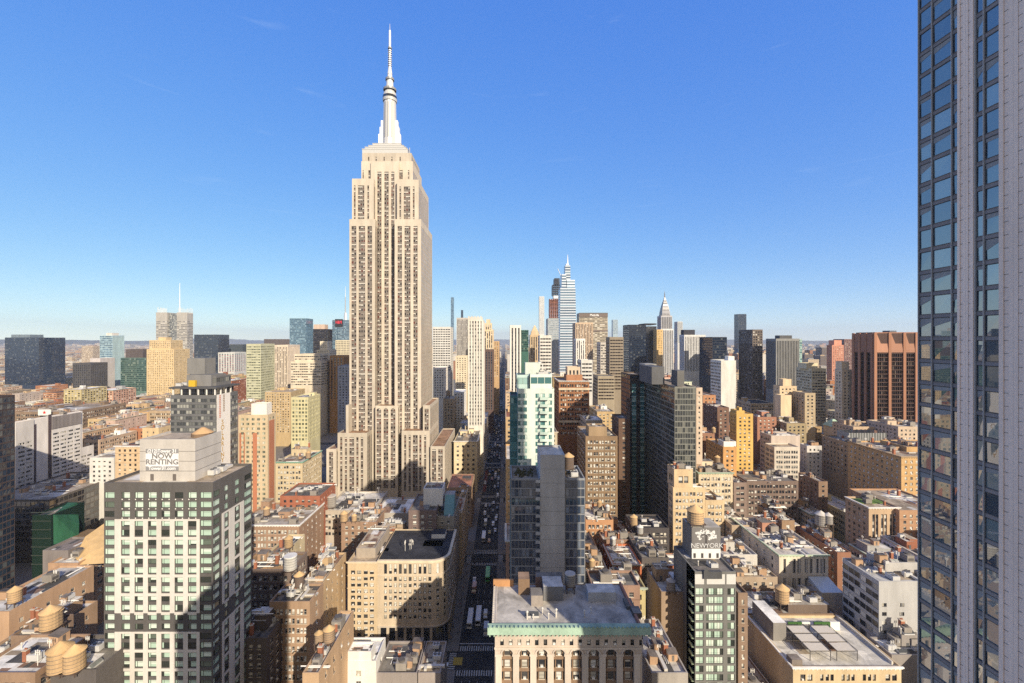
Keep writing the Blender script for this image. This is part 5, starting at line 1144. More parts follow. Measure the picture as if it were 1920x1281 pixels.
bld(OT, 'narrow white tower with a setback top rising behind the white stepped block', 594, 617, 656, 700, 30, (.76,.66,.50), 'brick', 'tanroof', yb=690, tiers=[(600,614,640,4,18)])
bld(OT, 'orange-brown tower with gold piers beside the limestone skyscraper', 618, 644, 667, 640, 35, (.46,.26,.11), dict(ST['piers'], bay=5, fl=3.9), 'tanroof', yb=742, pane='dark', sp=(.20,.12,.07), short='orange-brown piered tower')
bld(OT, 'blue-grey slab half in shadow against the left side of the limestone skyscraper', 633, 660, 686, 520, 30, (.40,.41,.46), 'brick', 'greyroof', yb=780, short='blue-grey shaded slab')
# avenue, middle distance
bld(OT, 'white gridded office slab just right of the limestone skyscraper', 811, 845, 613, 700, 36, (.74,.71,.66), dict(ST['ribbon2'], bay=4.2, win=[(.1,.9)], fl=3.9), 'whiteroof', yb=690, pane='dark', short='white gridded slab')
bld('skyscraper', 'pencil thin blue skyscraper far behind the white gridded slab', 845.3, 850.4, 557.5, 2000, 18, (.14,.24,.36), 'curtain2', 'greyroof', yb=640, pane='blue')
bld('skyscraper', 'short dark blue sliver tower just right of the pencil thin blue skyscraper', 864.3, 868, 581.5, 2100, 14, (.06,.11,.18), 'curtain2', 'greyroof', yb=600, pane='navy')
bld(OT, 'grey ribbed slab behind the white piered avenue tower', 856, 879, 596, 760, 30, (.50,.46,.42), dict(ST['piers'], bay=2.2), 'greyroof', yb=660, pane='grey', short='grey ribbed slab')
bld(OT, 'tall white and grey piered tower with a notched crown left of the avenue', 877.5, 906, 600, 440, 34, (.70,.66,.60), dict(ST['piers'], bay=2.9, win=[(.24,.76)], fl=3.6, top=1), 'greyroof', yb=782, pane='grey', sp=(.42,.41,.40), short='white piered avenue tower', ow=False)
rt = HB[-1]['root']; m = M()
for i in range(5): x = PX(877.8,440)+i*3.1; m.box(x, x+1.5, 440, 441, PZ(600,440), PZ(593,440)); m.box(x, x+1.5, 460, 461, PZ(600,440), PZ(593,440))
m.build('crown_pier', [wallmat((.70,.66,.60))], rt)
bld(OT, 'pointed tan tower with a pale crown behind the piered avenue tower', 907, 925, 618, 700, 30, (.66,.52,.34), 'piers', 'tanroof', yb=650, tiers=[(909,922,606,3,20),(912,919,599,6,12)])
bld(OT, 'dark brown slab on the left side of the avenue beyond the piered tower', 909, 925, 656, 640, 40, (.14,.09,.075), 'piers', 'greyroof', yb=760, pane='dark')
bld(OT, 'tan corner building with an orange construction hoist far along the avenue', 925, 936, 640, 800, 60, (.50,.33,.18), 'brick', 'tanroof', yb=700)
bld(LB, 'small white building with black windows left of the avenue among tan roofs', 850, 870, 735, 520, 30, 'white', 'brick', 'whiteroof', yb=782)
bld(LB, 'tan brick loft with a water tank beside the small white building', 831, 851, 748, 500, 30, (.46,.33,.2), 'brick', 'tanroof', yb=785, clut=3)
bld(OT, 'cream office block with dark cornice behind the small white building', 854, 876, 668, 640, 30, (.66,.56,.40), 'brick', 'tanroof', yb=730)
bld(OT, 'white office block with square windows under the white gridded slab', 812, 834, 690, 560, 30, (.72,.66,.58), 'brick', 'silver', yb=740)
bld(LB, 'row of sunlit avenue buildings with white cornices beyond the pale yellow bank block', 862, 911, 794, 474+12, 80, (.66,.54,.38), 'brick', 'silver', yb=830, clut=26, bulk=4, short='white-corniced avenue row')
bld(AT, 'slender tower striped black and white on the right side of the avenue', 956, 977, 610, 480, 24, (.72,.70,.66), dict(ST['piers'], bay=3.3, win=[(.3,.8)]), 'silver', yb=735, pane='dark', sp=(.10,.10,.11), short='black and white striped tower')
bld(LB, 'low buildings with a pink sign facing the avenue below the striped tower', 948, 962, 738, 440, 26, (.62,.46,.32), 'brick', 'tanroof', yb=780)
bld(LB, 'narrow orange brick building with a white corner edge between avenue and concrete-cored tower', 948.5, 960, 861, 236, 34, (.60,.38,.18), 'sparse', 'silver', yb=1010, short='narrow orange brick building')
bld(OT, 'deep green glass tower behind the black and white striped tower', 975, 991, 619, 760, 34, (.06,.15,.12), 'curtain2', 'greyroof', yb=652, pane='green', short='deep green glass tower')
b = bld(OT, 'tan tower with a steep pyramid roof right of the deep green tower', 994, 1013, 628, 620, 20, (.62,.46,.28), 'piers', 'tanroof', yb=668, short='tan pyramid-roofed tower')
m = M(); x, y = (b.bx[0]+b.bx[1])/2, 631; m.frus(x, y, b.Z-.8, PZ(621,620), 8.5, 7.0, 4, 0, ph=math.pi/4); m.frus(x, y, PZ(621,620), PZ(609.5,620), 6.6, .6, 4, 0, ph=math.pi/4); m.build('pyramid_roof', [wallmat((.66,.50,.32))], b.root)
bld(OT, 'grey and white striped slab below the pyramid-roofed tower', 1012, 1034, 629, 560, 30, (.60,.57,.52), dict(ST['ribbon2'], fl=4.4), 'tanroof', yb=690, pane='dark', short='grey and white striped slab')
bld('skyscraper', 'extremely slender white gridded skyscraper left of the unfinished tower', 1011, 1020.6, 556, 2200, 27, (.78,.76,.72), dict(ST['grid'], bay=4.5, fl=4.5), 'silver', yb=625, pane='pale')
bld(OT, 'blue and grey flat-topped tower in front of the tapering blue tower', 1027, 1047.5, 597, 1000, 40, (.44,.46,.47), dict(ST['ribbon2'], fl=4.2), 'silver', yb=665, pane='pale', short='blue-grey flat-topped tower')
bld(OT, 'tan stone tower with faint ribs in front of the beige lettered slab', 1079, 1112, 605, 900, 40, (.58,.43,.30), 'piers', 'tanroof', yb=690, short='tan ribbed stone tower')
bld(OT, 'white narrow office tower with a stepped base below the tan ribbed tower', 1080, 1097, 635, 640, 22, (.78,.74,.70), dict(ST['piers'], bay=3), 'whiteroof', yb=690, short='white narrow tower')
bld(OT, 'white slab with black strip windows in front of the white narrow tower', 1090, 1111, 675, 470, 22, (.72,.70,.66), dict(ST['ribbon2'], fl=4.2), 'silver', yb=725, pane='dark', short='white black-striped slab')
bld(OT, 'dark striped office slab with brown window bands right of the beige lettered slab', 1143, 1169, 632, 550, 30, (.30,.25,.19), dict(ST['ribbon2'], fl=3.9), 'greyroof', yb=725, pane='brownglass', fx=1136, short='brown banded slab')
bld(OT, 'pale concrete slab left of the brown banded slab', 1126, 1138, 642, 640, 26, (.58,.53,.47), dict(ST['ribbon2'], fl=4), 'silver', yb=710)
bld(OT, 'low dark striped podium building below the brown banded slab', 1121, 1152, 705, 520, 28, (.32,.27,.20), dict(ST['ribbon2'], fl=3.9), 'greyroof', yb=742, pane='brownglass')
bld('skyscraper', 'faint pale blue tower far behind between beige slab and black tower', 1149, 1158.5, 599.5, 2600, 30, (.44,.55,.62), 'curtain2', 'silver', yb=625, pane='pale')
bld(OT, 'black glass tower with two flat tops behind the navy office cluster', 1179, 1211, 609, 800, 40, (.02,.024,.035), 'curtain2', 'greyroof', yb=690, pane='navy', tiers=[(1209,1231,606.5,1,38,'curtain2',(.05,.05,.06))], short='black glass twin-topped tower')
bld(OT, 'dark slate tower joined to the right of the black glass tower', 1211.5, 1231, 612, 803, 36, (.05,.052,.065), 'curtain2', 'greyroof', yb=690, pane='dark')
bld(OT, 'yellow brick tower squeezed between the black glass and the steel-crowned towers', 1231.5, 1243, 618, 780, 20, (.66,.45,.20), 'brick', 'tanroof', yb=690)
bld('skyscraper', 'pale slender residential tower right of the steel-crowned skyscraper', 1270.5, 1280, 603, 1500, 30, (.56,.55,.53), 'piers', 'silver', yb=640, pane='pale')
bld(OT, 'white wide office slab with a dark rooftop box right of the steel-crowned skyscraper', 1283, 1323, 628, 700, 30, (.74,.72,.70), dict(ST['piers'], bay=2.6), 'whiteroof', yb=690, fx=1274, pane='grey', tiers=[(1282,1303,618.5,8,12,None,(.05,.05,.06))], short='white wide slab')
bld(OT, 'navy office tower with stepped dark roof right of the white wide slab', 1336, 1363, 632, 620, fx=1311, wall=(.045,.05,.07), st='curtain2', roof='greyroof', yb=735, pane='navy', short='navy stepped-roof tower')
bld(OT, 'white and green stepped slab with a thin chimney in front of the navy tower', 1352, 1380, 676, 470, 24, (.74,.72,.66), None, 'whiteroof', yb=742, sts=dict(S=None, W='ribbon'), tiers=[(1366,1377,668,3,8,None)], short='white blank slab')
bld('skyscraper', 'tall bluish black slab tower rising alone over the right skyline', 1384, 1399.5, 589, 1700, fx=1376.5, wall=(.07,.10,.15), st='curtain2', roof='dgrey', yb=650, pane='navy', short='lone bluish slab tower')
bld(OT, 'dark brown office tower with lit punched windows under the lone bluish tower', 1411, 1430, 618, 600, fx=1385, wall=(.155,.125,.105), st='grid', roof='greyroof', yb=725, pane='win', short='dark brown punched tower')
bld(OT, 'black ribbed glass tower with a white parapet line right of the brown punched tower', 1455, 1499, 635, 560, fx=1436, wall=(.26,.255,.245), st=dict(ST['piers'], bay=2.1, win=[(.22,.78)]), roof='greyroof', yb=720, pane='dark', sp=(.05,.05,.052), tiers=[(1462,1485,629,6,10,None,'dgrey')], short='black ribbed tower')
bld(OT, 'pale green glass block peeking out behind the black ribbed tower', 1497, 1504, 636, 700, 30, (.40,.48,.44), 'curtain2', 'silver', yb=675, pane='teal')
bld(AT, 'salmon pink residential tower with a white centre stripe and stepped crown', 1560, 1582, 647, 700, fx=1550, wall=(.62,.29,.20), st='brick', roof=(.50,.22,.15), yb=715, tiers=[(1564,1578,638,4,12,None)], short='salmon pink tower')
bld(AT, 'dark reddish tower behind the salmon pink tower at the skyline', 1583, 1602, 636, 900, 30, (.22,.13,.12), 'brick', 'redroof', yb=690)
bld(AT, 'yellowish white apartment slab with long balconies below the skyline', 1522, 1549, 691, 480, fx=1493, wall=(.68,.58,.38), st=dict(ST['ribbon2'], bay=3, win=[(.08,.92)], fl=3.2), roof='tanroof', yb=778, tiers=[(1512,1533,681,6,14,None)], short='yellowish balcony slab')
bld(AT, 'cream brick apartment block with a blank stair tower left of the yellowish slab', 1462, 1494, 724, 430, fx=1450, wall=(.64,.50,.33), st='brick', roof='tanroof', yb=790, tiers=[(1468,1484,711,3,7,None)], short='cream stair-tower block')
bld(AT, 'cream blank end wall tower in front of the cream stair-tower block', 1464, 1484, 741, 420, 9, (.66,.51,.34), None, 'tanroof', yb=786)
bld(AT, 'tan brick apartment block with regular windows right of the cream blank end wall', 1509, 1529, 737, 410, fx=1486, wall=(.52,.41,.27), st='brick', roof='tanroof', yb=790, short='tan regular-windowed block')
bld(AT, 'cream slab apartment tower with a dark recessed balcony column left of the copper tower', 1579, 1597, 693, 430, fx=1565, wall=(.66,.53,.37), st='brick', roof='tanroof', yb=783, tiers=[(1578,1592,678,2,8,None)], short='cream balcony-column tower')
# right of the avenue, near to middle
bld(OT, 'rust-red brick office tower with white belt courses and pale crown beside mint tower', 1048, 1105, 714, 360, 34, (.36,.17,.085), dict(ST['loft3'], bay=6.2, fl=4.0), 'tanroof', yb=802, corn='white', short='rust-red brick tower', tiers=[(1062,1092,703,8,16,None,(.40,.2,.11)),(1064,1088,688,9,12,'piers',(.70,.56,.42))])
rt = HB[-1]['root']; m = M(); Y = 360
for py in (729, 790): m.box(PX(1047.5,Y), PX(1105.5,Y), Y-.4, Y-.003, PZ(py+2.5,Y), PZ(py-1.5,Y))
m.build('belt_course', [wallmat('cream')], rt)
bld(OT, 'brown art deco loft tower with carved piers in mottled shade', 1098, 1158, 818, 268, fx=1082, wall=(.25,.17,.105), st=dict(ST['loft'], bay=3.9), roof='tanroof', yb=960, clut=6, tiers=[(1104,1138,800,3,10,None,(.33,.235,.145))], short='brown deco loft tower', ow=True)  # shade painted in: wall brown darkened because nothing casts shadow here
bld(LB, 'white-roofed low building with a tan chimney behind the deco loft tower', 1098, 1130, 788, 330, 24, (.60,.50,.38), 'loft', 'whiteroof', yb=815, clut=5)
bld(AT, 'dark narrow apartment slab with orange reflections left of the dark glass tower', 1160, 1181, 785, 284, 18, (.16,.10,.07), 'brick', 'greyroof', yb=1000, short='dark narrow slab')
b = bld(AT, 'large dark glass apartment tower with teal corner glazing and grey rooftop boxes', 1265, 1304.5, 725, 250, fx=1209, wall=(.20,.20,.18), st=dict(ST['curtain'], bay=1.5, fl=3.3), roof='tanroof', yb=1010, pane='smoke', ow=False, short='large dark glass tower', done=False,
  sts=dict(S=dict(ST['curtain'], bay=1.5, fl=3.3, v=(.10,.92), win=[(.07,.93)])))
b.sec('wing', (PX(1181,302), PX(1209,302)-.01, 302, 325), 0, PZ(702,302), (.10,.075,.06), dict(ST['curtain'], bay=3.2), 'dark', zlow=30)
for a, c, k in ((1185.5,1193,'teal'),(1201,1208.5,'teal')):
    m = M(); n = 40; x0, x1 = PX(a,301), PX(c,301)
    for i in range(n):
        z = PZ(720,301)-i*3.2; e = [R.uniform(-.03,.03) for _ in range(4)]; m.q((x0,301.4+e[0],z-2.3),(x1,301.4+e[1],z-2.3),(x1,301.4+e[2],z),(x0,301.4+e[3],z), 0); m.box(x0-.1, x1+.1, 301.2, 301.99, z-3.0, z-2.3, 1)
    m.build('glazed_bay', [panemat(k), plain((.40,.52,.48))], b.root)
b.box('rooftop_box', PX(1222,262), PX(1246,262), 262, 286, PZ(725,250), PZ(688,262), (.12,.12,.125)); b.box('rooftop_box', PX(1205,292), PX(1226,292), 287, 299, PZ(725,250), PZ(682,292), (.35,.34,.32)); b.box('rooftop_box', PX(1270,253), PX(1283,253), 253, 262, PZ(725,250), PZ(695,253), (.16,.155,.15)); b.done()
HB[-1]['roofs'].append((PX(1246,262), 99, 262, 286, PZ(725,250)))
bld(AT, 'white edged brick apartment tower directly right of the large dark glass tower', 1305.5, 1317, 727, 275, 14, (.58,.46,.36), dict(ST['brick'], bay=2), 'tanroof', yb=830)
bld(OT, 'tan stone deco office building with a stepped tower above its left wing', 1262, 1322, 914, 238, fx=1253, wall=(.62,.47,.29), st=dict(ST['loft'], bay=4), roof='tanroof', yb=1015, clut=10, short='tan deco stepped building', ow=True, tiers=[(1264,1299,880,1,10,dict(ST['piers2'], bay=9),(.60,.45,.28))])
bld(OT, 'cream loft with crenellated windows and copper edging right of the tan deco stepped building', 1310, 1374, 886, 262, 30, (.64,.53,.38), 'loft3', 'tanroof', yb=970, clut=8, corn=(.42,.52,.40), bulk=1, short='copper-edged cream loft', ow=True)
bld(LB, 'tan stepped wing with battlement windows in front of the copper-edged cream loft', 1322.5, 1358, 938, 239, 16, (.63,.48,.30), 'loft', 'tanroof', yb=1010, clut=4, ow=True)
bld(AT, 'golden yellow brick apartment tower with stepped crown and corner chimneys', 1381, 1412, 776, 330, fx=1368, wall=(.66,.43,.14), st=dict(ST['brick'], bay=3.1, fl=3.0), roof='tanroof', yb=885, short='golden yellow brick tower', tiers=[(1381,1396,770,2,9,None),(1386,1391,764,3,4,None)])
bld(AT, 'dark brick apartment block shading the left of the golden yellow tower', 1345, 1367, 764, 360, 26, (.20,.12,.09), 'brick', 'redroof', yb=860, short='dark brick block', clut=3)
bld(AT, 'orange brick building with a white rooftop house and dark left wall', 1356, 1381, 838, 300, fx=1324, wall=(.52,.29,.12), st='brick', roof='tanroof', yb=890, clut=3, tiers=[(1357,1380,828,2,8,None,'white')], short='orange brick with white house')
bld(AB, 'brown brick apartment building left of the orange brick building', 1310, 1340, 812, 330, 26, (.33,.18,.12), 'brick', 'tanroof', yb=862, clut=4, bulk=2)
bld(AB, 'red brick rooftop block with a square chimney near the dark brick block', 1420, 1456, 782, 400, 22, (.42,.21,.14), 'brick', 'tanroof', yb=806, clut=4, bulk=1)
bld(AB, 'orange-red brick apartments behind the white edged tower', 1318, 1342, 741, 400, 26, (.50,.25,.13), 'brick', 'tanroof', yb=790, clut=2)
b = bld(OT, 'pinkish grey loft with a blank tan upper wall and broad grid windows', 1446, 1500, 817, 330, fx=1425, wall=(.50,.42,.36), st=None, roof='tanroof', yb=905, clut=10, short='blank-topped pinkish loft', sts=dict(W='loft'))
b.sec('lower_wing', (PX(1452,318), PX(1499,318), 318, 329.9), 0, PZ(838,318), (.60,.53,.45), dict(ST['loft3'], bay=6), 'grey', zlow=30)
bld(LB, 'white stone loft with small square windows right of the blank-topped loft', 1513, 1541, 836, 336, fx=1500, wall=(.60,.56,.52), st='brick', roof='tanroof', yb=880, clut=5)
bld(AB, 'olive rooftop block with tan penthouses above the blank-topped loft', 1475, 1512, 794, 390, 24, (.38,.30,.18), 'brick', 'tanroof', yb=818, clut=5, bulk=2)
bld('hotel', 'huge brown brick hotel with orange lit front and ornate mansard court', 1690, 1790, 856, 268, fx=1590, wall=(.50,.32,.15), st=dict(ST['brick'], fl=3.5), roof='tanroof', yb=960, clut=14, corn='tan', short='huge brown brick hotel', ow=True, tiers=[(1700,1780,838,14,20,'brick')])
bld('hotel', 'left wing of brown brick with mottled windows and a glass rooftop shed', 1637, 1690, 845, 300, fx=1541, wall=(.44,.30,.17), st=dict(ST['brick'], fl=3.5), roof='greyroof', yb=900, clut=10, short='mottled brown wing', ow=False, sts=dict(W=dict(ST['brick'], fl=3.5)))
m = M(); y = 330; m.box(PX(1592,y), PX(1662,y), y, y+12, PZ(845,300)-.9, PZ(812,y), 0); 
rt = HB[-1]['root']
for i in range(14): x = PX(1592,y)+(PX(1662,y)-PX(1592,y))*i/14; m.box(x, x+.35, y-.2, y-.003, PZ(845,300)-.9, PZ(812,y), 1)
m.build('glass_shed', [panemat('grey'), plain((.5,.5,.5))], rt)
b = bld('church_tower', 'cream tower with an arched opening and a pale green copper roof', 1562, 1580, 800, 400, 12, (.64,.50,.34), None, 'copper', yb=815, short='green-roofed cream tower')
m = M(); m.frus((b.bx[0]+b.bx[1])/2, 406, b.Z-.2, PZ(786,406), 8.4, 1.5, 4, 0, ph=math.pi/4); m.build('copper_roof', [wallmat((.42,.55,.42))], b.root)
m = M(); x = (b.bx[0]+b.bx[1])/2; m.poly([(x-1.6,399.95,b.Z-9),(x+1.6,399.95,b.Z-9),(x+1.6,399.95,b.Z-4.5),(x+1.1,399.95,b.Z-3.2),(x,399.95,b.Z-2.6),(x-1.1,399.95,b.Z-3.2),(x-1.6,399.95,b.Z-4.5)]); m.build('arched_opening', [plain('dbrown')], b.root)
bld(AB, 'blue-grey trimmed tan hotel wing against the glass tower at the right edge', 1684, 1760, 800, 350, 30, (.56,.44,.33), 'brick', 'tanroof', yb=850, clut=10, bulk=2)
bld(AB, 'long tan rooftop block with a white shed in front of the copper-brown tower', 1600, 1684, 800, 372, 24, (.48,.36,.25), 'brick', 'tanroof', yb=830, clut=16, bulk=3)
bld(OT, 'tan piered office loft with a planted green roof', 1629, 1686, 951, 235, fx=1585, wall=(.56,.40,.26), st=dict(ST['piers2'], bay=4.6, fl=3.6), roof='tanroof', yb=1035, short='green-roofed piered loft', ow=False, clut=3, sts=dict(W='brick'), corn='white')
h_ = HB[-1]; m = M(); m.box(h_['x0']+1, h_['x1']-1, h_['y1']-9, h_['y1']-2, h_['z']-.9, h_['z']-.5); m.build('planted_bed', [plain((.10,.17,.035), .95)], h_['root'])
bld(LB, 'brown brick loft with a thin green roof edge beside the green-roofed piered loft', 1686.5, 1790, 957, 232, 34, (.42,.25,.15), 'brick', 'tanroof', yb=1040, clut=4)
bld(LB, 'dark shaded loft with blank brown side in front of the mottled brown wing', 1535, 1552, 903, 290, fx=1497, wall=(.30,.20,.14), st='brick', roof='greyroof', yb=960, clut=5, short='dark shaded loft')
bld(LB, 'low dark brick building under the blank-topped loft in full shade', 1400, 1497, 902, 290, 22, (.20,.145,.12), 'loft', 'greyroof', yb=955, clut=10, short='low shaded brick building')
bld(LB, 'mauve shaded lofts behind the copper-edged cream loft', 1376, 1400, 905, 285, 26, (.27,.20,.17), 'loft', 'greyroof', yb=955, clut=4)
bld(LB, 'long brown brick row with a sign mast on its roof running away from the viewer', 1466, 1490, 976, 228, fx=1420, wall=(.33,.22,.14), st='brick', roof='greyroof', yb=1000, clut=22, bulk=3, short='long brown brick row', sts=dict(W='loft'))
b = bld('theatre_building', 'long cream loft with a colonnaded front, green cornice and cluttered pale roof', 1461, 1553, 1040, 200, fx=1372, wall=(.66,.58,.46), st=None, roof=(.55,.50,.44), yb=1080, clut=34, bulk=3, bw=(.42,.22,.15), corn=(.50,.58,.42), short='green-corniced long loft', done=False, sts=dict(S=dict(cols=lambda L: [(2,3.2),(6.2,7.8),(8.6,10.2),(12.0,13.4),(14.2,15.6),(17.2,18.6),(19.4,20.8),(L-2.4,L-1.3)], fl=9, v=(.1,.86), rec=.5, top=.8, ws='big', split=0), W='sparse')); b.done()
bld(LB, 'long red brick row with a bulging corner right of the green-corniced loft', 1570, 1596, 1036, 205, fx=1492, wall=(.32,.16,.10), st='brick', roof='greyroof', yb=1080, clut=22, bulk=3, short='long red brick row')
bld('hotel', 'grey blank-fronted hotel with a few paired windows and a cluttered roof', 1648, 1760, 1090, 165, fx=1580, wall=(.42,.41,.40), st=None, roof=(.50,.48,.44), yb=1190, clut=18, short='grey blank-fronted hotel', ow=True, frame='dark', sts=dict(S=dict(cols=lambda L: [(1.2,3.0),(8.0,8.8),(9.0,9.8)], fl=3.5, v=(.3,.72), rec=.2, top=7.5, ws='big', split=0), W=dict(ST['curtain2'], fl=3.6, v=(.2,.8))), tiers=[(1660,1720,1055,8,9,None,(.46,.44,.42))])
b = bld(LB, 'low building with a sloped translucent skylight roof left of the grey hotel', 1541, 1584, 1112, 190, fx=1512, wall=(.50,.43,.34), st=None, roof='silver', yb=1150, short='skylight-roofed low building', sts=dict(W=dict(ST['loft3'], bay=7, win=[(.1,.9)])))
m = M(); x0, x1, y0, y1 = b.bx; m.q((x0+.5,y0+.5,b.Z-.4),(x1-.5,y0+.5,b.Z-.4),(x1-.5,y1-.5,b.Z+2.2),(x0+.5,y1-.5,b.Z+2.2)); m.poly([(x0+.5,y0+.5,b.Z-.4),(x0+.5,y1-.5,b.Z+2.2),(x0+.5,y1-.5,b.Z-.4)]); m.build('skylight_roof', [plain((.55,.60,.66), .15)], b.root)
b = bld(LB, 'cream corner loft with a broad roof terrace of timber pergolas and green screens', 1487, 1690, 1250, 150, fx=1402, wall=(.62,.48,.30), st=None, roof=(.68,.64,.57), yb=1281, short='roof terrace loft', ow=True, done=False, frame='dark', sts=dict(S=dict(cols=lambda L: [(u*1.29, v*1.29) for u, v in ((2.0,3.4),(3.9,5.3),(7.4,8.3),(8.9,9.8),(10.2,11.1),(13.2,14.1),(14.6,15.5),(15.9,16.8),(19,19.9),(20.4,21.3),(21.7,22.6),(25.2,26.5),(27,28.3))], fl=4.6, v=(.2,.68), rec=.4, top=1.3, ws='sash', split=0), W=None), corn='white')
x0, x1, y0, y1 = b.bx; zr = b.Z-.9
b.sec('rear_wing', (x0+.01, x1-.5, y1+.01, 196), 0, b.Z+.6, (.22,.15,.10), None, roof=(.50,.47,.43), sides='W', zlow=30)
b.box('bulkhead', PX(1450,164), PX(1474,164), 164, 178, zr, PZ(1168,164), (.28,.26,.24), 'whiteroof'); b.box('bulkhead', PX(1478,180), PX(1556,180), 180, 190, b.Z-.4, PZ(1134,180), (.20,.15,.12), (.50,.45,.38))
b.box('parapet_wall', x0+.3, x0+4.0, 151, 154, zr, b.Z+1.6, (.26,.22,.19))
m = M(); m.box(x1-1.6, x1-1.0, 152, y1, zr, zr+1.2); m.build('parapet_wall', [wallmat((.55,.50,.43))], b.root)
for a, c, ga, gc in ((1478,1504,1504,1519),(1527,1557,1557,1575)):
    m = M(); Y = 170; m.box(PX(a,Y), PX(c,Y), Y, Y+.5, zr, zr+3.2, 0); m.box(PX(ga,Y)+.01, PX(gc,Y), Y, Y+.5, zr, zr+3.2, 1)
    m.build('green_screen', [plain((.05,.13,.03), .9), plain('white')], b.root)
def pergola(px):
    m = M(); x = PX(px,154); w_ = 7.4
    for j in range(4):
        y = 154+j*4.7
        for xx in (x, x+w_): m.box(xx-.09, xx+.09, y-.09, y+.09, zr, zr+3.3)
        m.box(x-.1, x+w_+.1, y-.08, y+.08, zr+3.303, zr+3.5)
    for xx in (x, x+w_): m.box(xx-.08, xx+.08, 153.8, 168.3, zr+3.503, zr+3.7)
    t = tag(m.build('pergola', [plain((.10,.09,.085))]), None)
    for j in range(3): r = M(); r.box(x+.2, x+w_-.2, 154.3+j*4.7, 158.3+j*4.7, zr+3.35, zr+3.42); r.build('shade_panel', [plain((.62,.56,.47), .8)], t, org=(0,0,0))
    return t
tag(pergola(1519), 'dark framed pergola with pale shade panels, the one nearer the roof bulkhead', 'pergola', 'roof terrace pergolas'); tag(pergola(1569), 'dark framed pergola with pale shade panels, the one nearer the long parapet', 'pergola', 'roof terrace pergolas')
b.clutter(16, bx=(PX(1480,180), PX(1556,180), 180, 190)); b.clutter(8, bx=(x0+4, PX(1478,180), 180, 195)); b.done()
bld(LB, 'dark brown brick slot building between the lettered mural tower and the roof terrace loft', 1384, 1402, 1112, 152, 22, (.26,.18,.13), 'brick', 'greyroof', yb=1281, short='brown slot building', ow=True)
bld(LB, 'low white-roofed sheds at the foot of the grey hotel', 1672, 1780, 1228, 155, 9.5, (.30,.27,.25), None, 'whiteroof', yb=1240, clut=14, bulk=2)
bld(LB, 'row of pale low roofs with chimneys behind the lettered mural tower', 1375, 1458, 1082, 197, 10, (.44,.34,.25), 'brick', 'tanroof', yb=1110, clut=18, bulk=3)
bld(LB, 'grey sunken roof with white inner walls left of the green-corniced loft', 1355, 1420, 1040, 208, 15, (.55,.52,.48), None, 'silver', yb=1075, clut=8, bulk=1)
bld(LB, 'low tan and white rooftops in front of the tan deco stepped building', 1372, 1412, 985, 232, 22, (.44,.34,.24), 'loft', 'tanroof', yb=1020, clut=8)
bld(LB, 'small red brick building with white window surrounds and a tank on a frame', 1150, 1203, 1058, 200, 20, (.50,.16,.07), dict(ST['loft'], bay=4.4, win=[(.2,.8)], fl=3.6, top=1.6), 'silver', yb=1098, clut=7, corn='stone', short='small red brick building', ow=True, frame='white')
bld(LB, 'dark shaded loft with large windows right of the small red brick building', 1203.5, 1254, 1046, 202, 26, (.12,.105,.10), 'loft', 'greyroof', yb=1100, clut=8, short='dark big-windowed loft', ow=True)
bld(LB, 'brick walk-up with cream window trim and dark planted roof beside the concrete-cored tower', 1098, 1150, 975, 232, 22, (.48,.26,.14), 'loft', (.20,.20,.16), yb=1030, clut=10, short='planted-roof walk-up', ow=True)
bld(LB, 'pale low roof with tan shed between the concrete-cored tower and the small red brick building', 1098, 1141, 1072, 190, 14, (.40,.35,.29), None, 'tanroof', yb=1098, clut=7, bulk=1)
bld(LB, 'light grey roof with a long white duct behind the small red brick building', 1130, 1190, 1012, 222, 9, (.34,.22,.16), 'loft', 'silver', yb=1050, clut=9)
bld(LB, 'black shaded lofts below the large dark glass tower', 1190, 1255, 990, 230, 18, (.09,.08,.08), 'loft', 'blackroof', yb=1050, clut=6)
bld(LB, 'white-roofed loft with a tan brick side left of the lettered mural tower', 1240, 1300, 1110, 160, fx=1213, wall=(.36,.26,.18), st=None, roof='whiteroof', yb=1200, clut=4, short='white-roofed loft', bulk=1)
bld(LB, 'low pale roofs squeezed between the arched loft and the lettered mural tower', 1222, 1290, 1262, 124, 24, (.40,.36,.32), None, 'silver', yb=1281, clut=10, short='low pale roofs')
bld(LB, 'narrow brown party-wall building directly behind the arched loft building', 1110, 1200, 1098, 150, 10, (.30,.19,.14), 'brick', 'greyroof', yb=1120, clut=4)
# ------------------------------------------------------------------ infill: ordinary buildings on the remaining lots, then the far city
RI = random.Random(23)
def overlaps(x0, x1, y0, y1, e=.3): return any(x0 < h['x1']+e and x1 > h['x0']-e and y0 < h['y1']+e and y1 > h['y0']-e for h in HB)
PAL = [('tan', (.50,.37,.23)), ('cream', (.64,.53,.38)), ('brown', (.30,.20,.13)), ('buff', (.58,.45,.29)), ('red brick', (.37,.17,.10)), ('orange brick', (.48,.27,.14)), ('white', (.72,.68,.61)), ('grey', (.40,.37,.34)), ('sandy', (.56,.43,.30)), ('dark brown', (.17,.12,.095))]
PW = [9, 8, 5, 8, 4, 3, 4, 3, 7, 2]
hand = list(HB)
def top_limit(xl, xr, Y):
    lim = 702 if Y > 420 else 735
    for h in hand:
        if h['yb'] is None or h['y0'] <= Y: continue
        a, b = CX+h['x0']*F/h['y0'], CX+h['x1']*F/h['y0']
        for q, yy in ((h['x0'], h['y1']), (h['x1'], h['y1'])): a = min(a, CX+q*F/yy); b = max(b, CX+q*F/yy)
        if xl < b-1 and xr > a+1: lim = max(lim, h['yb'])
    return lim
ZONES = [(28, 268, 892, 340), (28, 268, 800, 418), (470, 640, 940, 262), (600, 860, 985, 300)]     # photo px ranges kept low up to a distance
cands = []
rows = [(70, 103), (112, 145), (146, 176)]
